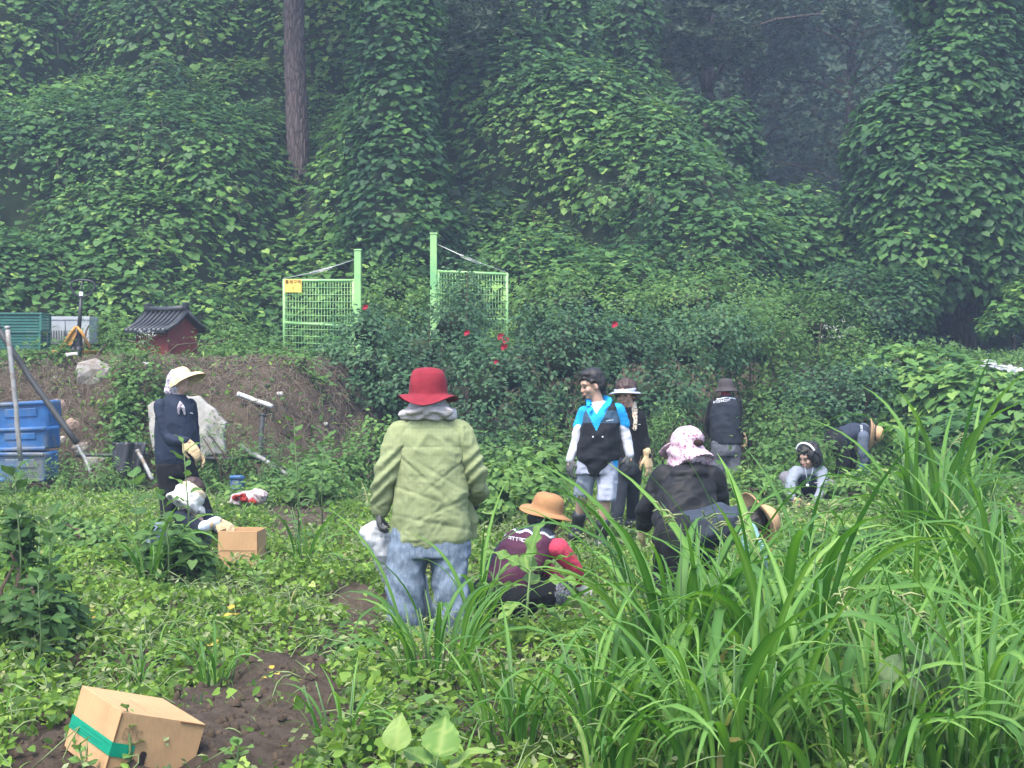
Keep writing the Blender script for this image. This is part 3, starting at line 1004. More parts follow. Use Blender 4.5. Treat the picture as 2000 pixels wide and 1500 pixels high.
# creeping broad-leaved vine over the low bank at the right
def low_vine():
    ell = [E(1800, 790, 20.8, .55, .6, .50), E(1900, 790, 20.4, .75, .7, .55), E(1990, 800, 20.0, .8, .7, .5), E(1745, 735, 21.6, .45, .5, .32), E(1840, 735, 21.6, .7, .6, .35), E(1960, 850, 18.8, .7, .6, .35), E(1860, 870, 18.6, .5, .5, .20), E(2070, 840, 18.8, .8, .7, .6), E(1780, 850, 20.4, .4, .4, .25), E(1940, 745, 21.6, .7, .5, .25)]
    P, N = union_points(ell, 8600)
    k = in_view(P, .06)
    P, N = P[k], N[k]
    n = len(P)
    gap = noise3(P * 1.5, 81)
    k = gap > -.35
    P, N = P[k], N[k]
    n = len(P)
    P = P + N * (RNG.normal(0, .06, n) + .15 * noise3(P * 1.4, 82))[:, None]
    tint = .58 + .25 * noise3(P * 1.3, 83) + RNG.normal(0, .15, n)
    root = empty('creeping_vine', at(1880, 900, 18.6))
    tag(root, 'creeping vine with broad pale green leaves over the low bank at right', 'vine')
    scatter('leaves', 'heart', P, .5 * N + np.array([0, -.1, .8]) + .45 * rand_dirs(n), .7 * N + np.array([0, -.3, -.5]) + .5 * rand_dirs(n), RNG.uniform(.09, .17, n), tint, M_KUDZU, root)
    lumpy(ell, root, 'inner_shade_core', M_UNDER, .42)['kind'] = 'stuff'  # dark lumps put in as the shade beneath the creeper's leaves


low_vine()


# roses in bloom, white flower heads
def flower(label, p, r, mat, name='rose_bloom', group='roses in bloom', petals=9):
    root = empty(name, p)
    tag(root, label, 'flower', group)
    p = np.asarray(p, float)
    for k in range(petals):
        a = k * 2.4
        rr = r * (.35 + .65 * (k / petals))
        d = np.array([math.cos(a), -.55 + .9 * (k / petals) * 0, math.sin(a)])
        c = p + np.array([math.cos(a) * rr * .5, -.02 + rr * .3, math.sin(a) * rr * .5])
        u = unit(np.array([-math.sin(a), 0, math.cos(a)]))
        w = unit(np.array([math.cos(a), -.7, math.sin(a)]))
        v = [c - w * rr * .5 - u * rr * .3, c - w * rr * .5 + u * rr * .3, c + u * rr * .55, c + w * rr * .55 + u * rr * .25, c + w * rr * .55 - u * rr * .25, c - u * rr * .55]
        link('petal', np_mesh('petal', np.array(v), [(0, 1, 2, 5), (5, 2, 3, 4)], mat), root)
    return root


M_RED = plain_mat('rose_red', srgb(165, 35, 55), .6, .2, .3, 30, .05)
M_WHITE_FL = plain_mat('white_petals', (.62, .64, .60, 1), .7, .2, .2, 30, .05)
for lab, px, py, Y, r in (('single red rose beside the left gate post', 713, 600, 20.6, .05), ('small red rose in front of the right gate mesh', 911, 650, 20.6, .05), ('topmost of three red roses at the right gate edge', 977, 657, 20.4, .06), ('middle of three red roses at the right gate edge', 987, 664, 20.3, .055), ('lowest of three red roses at the right gate edge', 984, 677, 20.3, .06), ('pale red rose below the right gate leaf', 969, 706, 20.0, .045), ('red rose in the bushes above the woman in blue', 1200, 634, 20.4, .055)):
    flower(lab, at(px, py, Y), r, M_RED)


CLEAR = [(2.92, 21.0), (4.25, 19.0), (3.17, 16.5)]


def bank_cover():
    """Small weeds knee-high over the bank and its foot."""
    n = 60000
    y = RNG.uniform(16.5, 27, n)
    x = RNG.uniform(-.40, .40, n) * y
    left = 1 - sstep(-3.4, -1.6, x)
    gap = noise2(x * .9, y * .9, 111) + .6 * noise2(x * 2.5, y * 2.5, 112)
    p = np.clip(.95 - .8 * np.maximum(gap - .1, 0), .1, 1) * (1 - left * .82 * (y > 17.7) * (y < 20.3)) * (1 - left * .5 * (y > 20.2))
    bare = np.exp(-((x + 2.05) / .75) ** 2 - ((y - 19.6) / 1.1) ** 2)
    k = RNG.random(n) < p * (1 - .97 * bare)
    for qx, qy in CLEAR:
        k &= ~((np.abs(x - qx * y / qy) < .5) & (y > qy - 4.0) & (y < qy + .4))
    x, y = x[k], y[k]
    n = len(x)
    h = .10 + .40 * np.clip(noise2(x * 1.2, y * 1.2, 113) + .45, 0, 1.4)
    h *= np.where(x > -1.5, 1, .40)
    P = np.stack([x, y, ground_z(x, y) + h * RNG.random(n) ** .6], 1)
    tint = .40 + .22 * noise2(x * .8, y * .8, 114) + RNG.normal(0, .17, n)
    o = scatter('bank_weeds', 'tiny', P, np.array([0, -.25, .8]) + .8 * rand_dirs(n), rand_dirs(n), RNG.uniform(.05, .11, n), tint, M_WEED)
    tag(o, 'mixed low weeds growing over the bank and its foot', 'weeds', kind='stuff')


bank_cover()
# ================================================================ FIELD: low plants, grass, weeds
M_CROP = leaf_mat('crop_leaf', [(0, G(.032, .078, .016)), (.4, G(.098, .190, .028)), (.75, G(.190, .305, .052)), (.95, G(.28, .39, .090)), (1, G(.38, .39, .16))], .36, .5, .15, .42)
M_GRASS = leaf_mat('grass_blade', [(0, G(.024, .085, .013)), (.4, G(.052, .155, .022)), (.75, G(.108, .245, .036)), (.93, G(.21, .35, .080)), (1, G(.34, .31, .12))], .38, .45, .12, .12)
M_PALESTEM = plain_mat('pale_stem', (0.16, 0.22, 0.085, 1), .6, .25, .3, 20, .05)


def field_xy(n, y0=4.6, y1=19.5, power=1.0):
    """Random ground points inside the view wedge; power < 1 thickens the near part."""
    u = RNG.random(n)
    y = np.sqrt(y0 ** 2 + (y1 ** 2 - y0 ** 2) * u ** power)
    x = RNG.uniform(-1, 1, n) * (.355 * y + .75)
    return x, y


FEET = [(-.51, 9.3), (.70, 13.2), (.98, 14.4), (-3.1, 14.3), (.05, 9.6), (2.92, 21), (3.17, 16.5), (1.05, 10.2), (-2.0, 11.8), (-.51, 8.7)]


def build_field():
    x, y = field_xy(225000, power=1.10)
    soil = is_soil(x, y)
    on_bank = (x < -.9) & (y > 17.5 + .3 * noise2(x * 2, y * 2, 90))
    soil |= on_bank & (RNG.random(len(x)) < .94)
    k = ~soil | (RNG.random(len(x)) < .035)
    x, y = x[k], y[k]
    patch = noise2(x * .9, y * .9, 91) + .6 * noise2(x * 2.6, y * 2.6, 92)
    k = RNG.random(len(x)) < np.clip(1.15 - .55 * np.maximum(patch - .25, 0) * 2, .3, 1)
    x, y, patch = x[k], y[k], patch[k]
    n = len(x)
    h = .04 + .13 * np.clip(noise2(x * 1.6, y * 1.6, 93) + .45, 0, 1.4) + .09 * np.clip(noise2(x * 5, y * 5, 94), 0, 1)
    for fx, fy in FEET:
        h = np.where((np.abs(x - fx) < .42) & (y > fy - 1.1) & (y < fy + .25), h * .35, h)
    z = ground_z(x, y) + h * RNG.random(n) ** .45
    P = np.stack([x, y, z], 1)
    N = np.array([0, -.12, .8]) + 1.0 * rand_dirs(n)
    S = RNG.uniform(.022, .062, n) * (.9 + .012 * y)
    tint = .46 + .2 * noise2(x * 1.1, y * 1.1, 95) + RNG.normal(0, .19, n)
    far = y > 10.8
    o = scatter('far_field_plants', 'tiny', P[far], N[far], rand_dirs(int(far.sum())), S[far] * 1.05, tint[far], M_CROP)
    tag(o, 'low leaves and small weeds over the far half of the field', 'plants', kind='stuff')
    half = (RNG.random(n) < .66) & ~far
    o = scatter('field_plants', 'oval', P[half], N[half], rand_dirs(int(half.sum())), S[half], tint[half], M_CROP)
    tag(o, 'low trampled crop leaves and small weeds covering the field', 'plants', kind='stuff')
    q = ~half & ~far
    o = scatter('field_creepers', 'heart', P[q], N[q], rand_dirs(int(q.sum())) + np.array([0, -.2, 0]), S[q] * .95, tint[q] + .03, M_CROP)
    tag(o, 'small heart-shaped leaves of creeping plants among the crop', 'plants', kind='stuff')
    # pulled-up pale stems lying about
    m = 5200
    x, y = field_xy(m, 4.8, 17)
    k = ~is_soil(x, y) | (RNG.random(m) < .25)
    x, y = x[k], y[k]
    m = len(x)
    a = RNG.uniform(0, 6.28, m)
    L = RNG.uniform(.06, .22, m)
    t = np.linspace(-.5, .5, 4)
    w = .0022 + .0028 * RNG.random(m)
    bend = RNG.normal(0, .6, m)
    cx = x[:, None] + np.cos(a)[:, None] * t * L[:, None] - np.sin(a)[:, None] * (t ** 2 * bend[:, None] * L[:, None])
    cy = y[:, None] + np.sin(a)[:, None] * t * L[:, None] + np.cos(a)[:, None] * (t ** 2 * bend[:, None] * L[:, None])
    cz = (ground_z(x, y) + RNG.uniform(.03, .17, m))[:, None] + (.25 - t ** 2) * (RNG.uniform(-.1, .5, m) * L)[:, None] * 2 + t * (RNG.uniform(-.8, .8, m) * L)[:, None]
    C = np.stack([cx, cy, cz], 2)
    off = np.array([[0, 0, 1], [.87, 0, -.5], [-.87, 0, -.5]])
    V = C[:, :, None, :] + (off[None, None] * w[:, None, None, None])
    V = V.reshape(-1, 3)
    base = (np.arange(m) * 12)[:, None]
    fs = []
    for i in range(3):
        for j in range(3):
            p, q2 = i * 3 + j, i * 3 + (j + 1) % 3
            fs.append([p, q2, q2 + 3, p + 3])
    F = (np.array(fs)[None] + base[:, :, None]).reshape(-1, 4)
    tag(link('pulled_stems', np_mesh('pulled_stems', V, F, M_PALESTEM)), 'pale pulled-up stems lying tangled over the field', 'stems', kind='stuff')


build_field()


def wilted_litter():
    n = 22000
    x, y = field_xy(n, 4.8, 17.2)
    k = (~is_soil(x, y) | (RNG.random(n) < .12)) & (noise2(x * 1.2, y * 1.2, 121) > -.25)
    x, y = x[k], y[k]
    n = len(x)
    P = np.stack([x, y, ground_z(x, y) + .02 + .15 * RNG.random(n)], 1)
    m = leaf_mat('wilted_litter_leaf', [(0, G(.10, .13, .05)), (.6, G(.20, .25, .10)), (1, G(.29, .32, .16))], .3, .6, .15, .5)
    T = rand_dirs(n) * np.array([1, 1, .35])
    o = scatter('wilted_leaves', 'tiny', P, np.array([0, -.1, .6]) + .9 * rand_dirs(n), T, RNG.uniform(.02, .055, n) * (.85 + .015 * y), RNG.random(n), m)
    tag(o, 'pale wilted leaves and stalks strewn between the field plants', 'leaves', kind='stuff')


wilted_litter()

# ---------------------------------------------------------------- grass blades
BLADES = []


def blade_mesh(L, w, bend, side, seed, seg=9):
    """One arching blade along +X from the origin, V-folded, as a mesh of its own."""
    r = np.random.default_rng(seed)
    t = np.linspace(0, 1, seg + 1)
    ang = math.radians(84) - bend * t ** 1.5
    ds = L / seg
    px = np.concatenate([[0], np.cumsum(np.cos(ang[:-1]) * ds)])
    pz = np.concatenate([[0], np.cumsum(np.sin(ang[:-1]) * ds)])
    py = side * t ** 2 * L
    ww = w * np.minimum(1, .45 + 1.6 * t) * np.maximum(1 - t ** 2.6, 0.02)
    tw = r.uniform(-.5, .5) * t + r.uniform(-.3, .3)
    v = []
    for i in range(seg + 1):
        c = np.array([px[i], py[i], pz[i]])
        nrm = np.array([-math.sin(ang[i]), 0, math.cos(ang[i])])
        s = np.array([0, 1, 0]) * math.cos(tw[i]) + nrm * math.sin(tw[i])
        fold = nrm * ww[i] * .28
        v += [c - s * ww[i] + fold, c, c + s * ww[i] + fold]
    f = []
    for i in range(seg):
        a = i * 3
        f += [(a, a + 1, a + 4, a + 3), (a + 1, a + 2, a + 5, a + 4)]
    tint = np.full(len(v), r.uniform(.15, .75))
    tint[1::3] += .22
    return np_mesh('blade', np.array(v), np.array(f), M_GRASS, True, {'tint': tint})


def mesh_xf(src, P, yaw, scale, lean=None):
    n = len(P)
    c, s = np.cos(yaw)[:, None], np.sin(yaw)[:, None]
    X = src[None, :, 0] * scale[:, None]
    Y = src[None, :, 1] * scale[:, None]
    Z = src[None, :, 2] * scale[:, None]
    return np.stack([X * c - Y * s + P[:, 0:1], X * s + Y * c + P[:, 1:2], Z + P[:, 2:3]], 2)


for i in range(26):
    r_ = random.Random(i)
    BLADES.append(blade_mesh(r_.uniform(.55, .95), r_.uniform(.012, .026), r_.uniform(.8, 3.3), r_.uniform(-.18, .18), i))
BCO = [np.array([v.co[:] for v in b.vertices]) for b in BLADES]
BFA = [np.array([p.vertices[:] for p in b.polygons]) for b in BLADES]


def grass_mass(name, label, P, yaw, scale, tint):
    """Many blades in one mesh (grass that cannot be counted)."""
    Vs, Fs, Ts, n0 = [], [], [], 0
    which = RNG.integers(0, len(BLADES), len(P))
    for b in range(len(BLADES)):
        k = which == b
        if not k.any():
            continue
        V = mesh_xf(BCO[b], P[k], yaw[k], scale[k])
        m, nv = V.shape[:2]
        Fs.append((BFA[b][None] + (np.arange(m) * nv)[:, None, None] + n0).reshape(-1, 4))
        Vs.append(V.reshape(-1, 3))
        Ts.append((tint[k][:, None] + np.tile([0, .22, 0], nv // 3)[None]).ravel())
        n0 += m * nv
    o = link(name, np_mesh(name, np.concatenate(Vs), np.concatenate(Fs), M_GRASS, True, {'tint': np.clip(np.concatenate(Ts), 0, 1)}))
    tag(o, label, 'grass', kind='stuff')


M_CULM = plain_mat('grass_culm', (0.065, 0.13, 0.04, 1), .5, .3, .3, 20, .05)
M_SEED = plain_mat('seed_head', (0.24, 0.28, 0.12, 1), .8, .1, .4, 60, .3)


def grass_clump(label, px, py, Y, n, h, spread=.16, lean=0.0, heads=0, seed=1):
    """A clump whose blades are single parts, sharing a few blade meshes."""
    r = random.Random(seed)
    p = gpt(px, py) if Y is None else at(px, py, Y)
    p[2] = float(ground_z(p[0:1], p[1:2])[0])
    root = empty('grass_clump', p)
    tag(root, label, 'grass', 'tall clumps of coarse grass')
    for k in range(n):
        o = bpy.data.objects.new('blade', BLADES[r.randrange(len(BLADES))])
        COL.objects.link(o)
        o.parent = root
        a = r.uniform(0, 6.283)
        d = spread * math.sqrt(r.random())
        o.location = (math.cos(a) * d, math.sin(a) * d, -.02 + r.random() ** 2 * h * .28)
        o.rotation_euler = (0, r.uniform(-.05, .25), a + r.uniform(-.9, .9))
        s = h * r.uniform(.65, 1.2)
        o.scale = (s, s * r.uniform(.55, .95), s)
    for k in range(max(3, n // 8)):
        a = r.uniform(0, 6.283)
        d = spread * .7 * math.sqrt(r.random())
        b = np.array(p) + (math.cos(a) * d, math.sin(a) * d, -.02)
        e = b + np.array([math.cos(a) * .12 * h + lean * h * .3, math.sin(a) * .1 * h, h * r.uniform(.45, .7)])
        Geo().tube([b, (b + e) / 2 + (.01, 0, .02), e], [.006, .005, .003], 6).build('culm', M_CULM, root, True)
    for k in range(heads):
        a = r.uniform(0, 6.283)
        b = np.array(p) + (math.cos(a) * .1, math.sin(a) * .1, h * .55)
        e = b + np.array([math.cos(a) * .22, math.sin(a) * .15, .20])
        g = Geo().tube([b, e], [.003, .002], 5)
        for q in range(9):
            s = b + (e - b) * (.5 + .5 * q / 9)
            t = s + np.array([r.uniform(-.05, .09), r.uniform(-.04, .04), r.uniform(-.03, .04)])
            g.tube([s, (s + t) / 2 + (0, 0, .012), t], [.0035, .005, .002], 4)
        g.build('seed_head', M_SEED, root, True)['kind'] = 'stuff'
    return root


CL = [
    ('biggest grass clump in front of the bent person in the mint sleeve', 1320, 1400, None, 70, 1.32, .24, 0, 1),
    ('dense grass clump right of centre, arching over the lower right field', 1520, 1440, None, 66, 1.28, .24, 0, 1),
    ('grass clump at the bottom edge right of centre', 1420, 1560, None, 46, .98, .20, 0, 0),
    ('grass clump in the lower right corner', 1900, 1545, None, 54, 1.02, .24, 0, 1),
    ('grass clump at the bottom edge below the wilted leaf', 1690, 1560, None, 46, .95, .22, 0, 1),
    ('tall upright grass clump at right between the weeds', 1820, 1130, None, 62, 1.45, .20, 0, 1),
    ('grass clump at the right edge of the field', 1975, 1250, None, 50, 1.25, .22, 0, 0),
    ('grass clump below the wilted broad-leaved plant', 1780, 1420, None, 46, .98, .22, 0, 0),
    ('grass clump left of the wilted broad-leaved plant', 1600, 1270, None, 48, 1.12, .20, 0, 1),
    ('far grass clump near the right edge behind the others', 1905, 1010, None, 44, 1.15, .18, 0, 0),
    ('grass tuft in front of the jeans of the red-hatted person', 850, 1360, None, 46, .82, .18, 0, 0),
    ('grass clump at the bottom middle beside the pale broad leaves', 1010, 1480, None, 42, .66, .16, 0, 0),
    ('grass tuft between the jeans and the squatting person', 930, 1262, None, 16, .80, .07, 0, 0),
    ('grass clump in the lower middle right of the pale broad leaves', 1170, 1500, None, 42, .74, .18, 0, 0),
    ('small grass tuft at the edge of the bare soil', 660, 1500, None, 20, .55, .10, 0, 0),
    ('grass tuft in front of the person crouching by the open box', 290, 1160, None, 30, .78, .16, 0, 0),
    ('grass blades at the left edge of the field', 60, 1180, None, 20, .85, .12, 0, 0),
    ('wilted grass tuft beside the front cardboard box', 270, 1335, None, 26, .42, .10, 0, 0),
    ('lying grass tuft at the edge of the dug soil', 420, 1340, None, 26, .40, .10, 0, 0),
    ('grass tuft in the middle of the field right of the open box', 600, 1120, None, 16, .85, .10, 0, 0),
    ('grass clump in front of the mint sleeve', 1490, 1300, None, 44, .98, .18, 0, 1),
    ('grass in front of the legs of the woman in shorts', 1140, 1140, None, 12, .45, .10, 0, 0),
]
for i, c in enumerate(CL):
    grass_clump(c[0], c[1], c[2], c[3], c[4], c[5], c[6], c[7], c[8], 300 + i)


def build_grass():
    # coarse grass filling the right foreground
    n = 5400
    y = RNG.uniform(5.4, 11.8, n)
    x = RNG.uniform(.02, 1, n) * (.36 * y + .9)
    edge = .06 + .03 * noise2(x * 2, y * 2, 96) + np.maximum(y - 7.6, 0) * .055
    k = (x / y > edge)
    k &= RNG.random(n) < np.clip(.65 + .9 * noise2(x * 1.3, y * 1.3, 97), .08, 1)
    x, y = x[k], y[k]
    m = len(x)
    P = np.stack([x, y, ground_z(x, y) - .02], 1)
    grass_mass('coarse_grass', 'coarse grass filling the right foreground between the clumps', P, RNG.uniform(0, 6.28, m), RNG.uniform(.40, 1.0, m), np.clip(.45 + .2 * noise2(x, y, 98) + RNG.normal(0, .2, m), 0, 1))
    # thin short grass everywhere else
    n = 5200
    x, y = field_xy(n, 4.8, 19.5)
    k = ~is_soil(x, y) & (RNG.random(n) < np.clip(.4 + 1.1 * noise2(x * 1.1, y * 1.1, 99), .06, 1))
    x, y = x[k], y[k]
    m = len(x)
    P = np.stack([x, y, ground_z(x, y) - .01], 1)
    grass_mass('short_grass', 'thin short grass sprouting all over the field', P, RNG.uniform(0, 6.28, m), RNG.uniform(.16, .42, m) * (.8 + .02 * y), np.clip(.55 + .2 * noise2(x, y, 98) + RNG.normal(0, .2, m), 0, 1))


build_grass()


# ---------------------------------------------------------------- single broad-leaved weeds
def big_leaf(L, W, seed, teeth=True, droop=.5, mat=None, tint=.6):
    """A broad leaf with a toothed rim, raised veins and a curved midrib; stalk end at the origin, along +Y."""
    r = np.random.default_rng(seed)
    n = 23 if L > .17 else 11
    t = np.linspace(0, 1, n)
    half = W * np.sin(np.pi * np.clip(t, 0, 1) ** .72) ** .85 * (1 - .25 * t) + .002
    v = []
    cols = 13 if L > .17 else 7
    tt = []
    for i in range(n):
        yy = L * t[i]
        zz = -droop * L * t[i] ** 2 * .5 + .08 * L * t[i]
        for c in range(cols):
            s = c / (cols - 1) * 2 - 1
            hw = half[i] * (1 + (.055 * (-1) ** i if teeth and abs(s) == 1 else 0))
            ripple = .06 * L * abs(s) ** 2 * math.sin(i * .8 + seed + s)
            fr = (t[i] * 6 - abs(s) * 1.6) % 1.0
            tt.append(tint + (.22 if c == cols // 2 else (.12 if fr < .16 else -.06 * math.sin(fr * 3.14))))
            vein = .012 * L * math.cos((t[i] * 9 - abs(s) * 2.2) * 6.28)
            v.append([s * hw, yy + abs(s) * .05 * L * -1 * (1 - t[i]), zz + .22 * hw * abs(s) + ripple + vein * abs(s) * (1 - abs(s)) * 2])
    f = []
    for i in range(n - 1):
        for c in range(cols - 1):
            a = i * cols + c
            f.append((a, a + 1, a + 1 + cols, a + cols))
    return np_mesh('leaf', np.array(v), np.array(f), mat or M_WEED, True, {'tint': np.clip(tt, 0, 1)})


def weed(label, base, top, leaves, stem_r=.008, mat=None, name='weed', cat='weed', group='single weeds in the field', stalk=.35, seed=1, tint=(.35, .7), teeth=True):
    """leaves: list of (t along stem, yaw deg, pitch deg, length, width)."""
    r = random.Random(seed)
    root = empty(name, base)
    tag(root, label, cat, group)
    b, e = np.asarray(base, float), np.asarray(top, float)
    mid = (b + e) / 2 + np.array([r.uniform(-.02, .02), r.uniform(-.02, .02), 0])
    Geo().tube([b - (0, 0, .03), mid, e], [stem_r, stem_r * .8, stem_r * .45], 7).build('stem', M_STEM, root, True)
    for k, (t, yaw, pit, L, W) in enumerate(leaves):
        p = b + (mid - b) * (t * 2) if t < .5 else mid + (e - mid) * (t * 2 - 1)
        yw, pt = math.radians(yaw), math.radians(pit)
        d = np.array([math.cos(yw) * math.cos(pt), math.sin(yw) * math.cos(pt), math.sin(pt)])
        q = p + d * L * stalk
        pet = Geo().tube([p, (p + q) / 2 + (0, 0, .01), q], [stem_r * .42, stem_r * .36, stem_r * .3], 5)
        me = big_leaf(L, W, seed * 31 + k, teeth, r.uniform(.2, .8), mat, r.uniform(*tint))
        lf = link('leaf', me, root, False)
        Y = d
        Z = unit(np.array([0, 0, 1.0]) - Y * Y[2] + .25 * rand_dirs(1)[0])
        Z = unit(Z - Y * np.dot(Z, Y))
        X = np.cross(Y, Z)
        M = Matrix(((X[0], Y[0], Z[0], q[0]), (X[1], Y[1], Z[1], q[1]), (X[2], Y[2], Z[2], q[2]), (0, 0, 0, 1)))
        lf.matrix_basis = basis(root).inverted() @ M
        pt_o = pet.build('stalk', M_STEM, lf, True)
    return root


def ring_leaves(n, t0, t1, L, W, pit=(10, 50), seed=0):
    r = random.Random(seed)
    return [(t0 + (t1 - t0) * i / max(n - 1, 1), (i * 137.5 + r.uniform(-20, 20)) % 360, pit[0] + (pit[1] - pit[0]) * i / max(n - 1, 1), L * r.uniform(.75, 1.15) * (1 - .35 * i / n), W * r.uniform(.8, 1.15) * (1 - .35 * i / n)) for i in range(n)]


def wb(px, py, Y):
    p = at(px, py, Y)
    p[2] = float(ground_z(p[0:1], p[1:2])[0])
    return p


# the broad-leaved weed in front of the squatting person
weed('tall broad-leaved weed standing in front of the squatting person in maroon', wb(1020, 1300, 8.1), at(1036, 1112, 8.1),
     [(.99, 70, 72, .22, .056), (.97, 165, 30, .20, .052), (.96, 15, 24, .20, .050), (.86, -8, 6, .24, .056), (.82, 178, 4, .21, .046), (.70, 215, -25, .16, .052), (.66, -25, -12, .18, .055), (.6, 190, 10, .12, .05), (.5, -10, 15, .14, .05), (.45, 250, 25, .12, .045), (.35, 175, 25, .12, .04), (.3, 10, 20, .12, .04), (.9, 100, 40, .14, .06), (.8, 80, 25, .14, .05)],
     .011, seed=11, tint=(.62, .9))
# pale big leaves at the bottom edge
weed('pale broad leaves of a low plant at the bottom edge, left of middle', wb(880, 1600, 5.4), at(850, 1500, 5.35),
     [(.9, 150, 30, .12, .055), (.95, 75, 55, .15, .075), (.8, 20, 25, .16, .075), (.6, 200, 20, .10, .05), (.7, -30, 10, .13, .06), (.5, 120, 40, .12, .05)], .008, seed=12, tint=(.75, 1.0))
weed('round yellow-green leaf plant at the bottom edge by the soil', wb(770, 1600, 5.3), at(772, 1490, 5.3),
     [(1, 80, 70, .13, .055), (.8, 200, 15, .08, .035), (.7, 330, 20, .08, .035)], .006, seed=13, tint=(.85, 1.0), teeth=False)
# wilted plant on the right
weed('wilted broad-leaved plant with grey drooping leaves among the grass at right', wb(1700, 1520, 5.75), at(1775, 1240, 5.65),
     [(.99, -20, -62, .26, .10), (.97, -5, -50, .24, .08), (.95, 200, -55, .16, .05), (.9, 0, -70, .22, .09), (.85, -60, -60, .15, .05), (.93, 40, -40, .18, .06)], .009, seed=14, tint=(.30, .5), mat=leaf_mat('wilted_leaf', [(0, G(.055, .105, .04)), (1, G(.20, .27, .12))], .25, .6, .2))
# dark tall weeds on the left
for i, (lab, x, y, Y, h, n, L, W, tt) in enumerate([
    ('dark nettle-like weed at the left edge, tallest of its row', 40, 1255, 8.4, .95, 22, .15, .05, (.02, .35)),
    ('dark bushy weed just right of the left edge', 100, 1270, 8.2, .72, 20, .14, .05, (.02, .35)),
    ('dark low weed leaning at the left edge above the front box', 75, 1330, 7.6, .55, 16, .14, .05, (.05, .4)),
    ('leafy weed before the knee of the crouching person', 330, 1190, 10.2, .70, 16, .14, .05, (.3, .6)),
    ('weed with a rosette of pointed leaves in front of the white neck cloth', 372, 1150, 10.8, .98, 15, .15, .035, (.45, .75)),
    ('broad leafed weed left of the crouching person', 275, 1130, 11.0, .72, 12, .18, .08, (.35, .6)),
    ('weed in front of the open cardboard box', 495, 1180, 10.0, .26, 9, .10, .045, (.5, .8)),
    ('slender tall weed standing right of the open cardboard box', 585, 1090, 12.2, 1.05, 13, .17, .045, (.35, .6)),
    ('drooping leafy weed against the bank left of the red-hatted person', 630, 1010, 14.2, .92, 18, .17, .05, (.3, .6)),
    ('pale toothed weed left of the woman in blue', 1030, 1010, 14.2, .55, 12, .17, .045, (.7, .95)),
    ('green weed right of the green shirt in the middle field', 985, 990, 15.2, .6, 12, .16, .05, (.5, .8)),
    ('low broad-leaved weed by the gloved hand of the bent person', 1215, 1110, 10.6, .30, 9, .16, .08, (.7, .95)),
    ('broad-leaved weed in the grass right of the bent person', 1590, 1110, 11.2, .38, 10, .15, .07, (.55, .85)),
    ('small weed growing up in front of the front box', 255, 1520, 5.75, .28, 8, .055, .022, (.6, .9)),
    ('small weed at the lower left corner in front of the front box', 170, 1530, 5.7, .16, 9, .07, .025, (.6, .9)),
    ('weed beside the bare soil below the front box', 460, 1520, 5.9, .12, 8, .09, .03, (.5, .8)),
    ('weed with upright leaves behind the right-hand grass', 1760, 960, 16.0, .55, 13, .16, .045, (.6, .9)),
    ('weed at the far right of the field before the creeping vine', 1940, 960, 16.0, .6, 13, .18, .06, (.5, .8)),
]):
    b = wb(x, y, Y)
    weed(lab, b, b + np.array([random.uniform(-.05, .05), random.uniform(-.05, .05), h]), ring_leaves(n, .15, .98, L, W, (0, 45), i), .007, seed=20 + i, tint=tt)


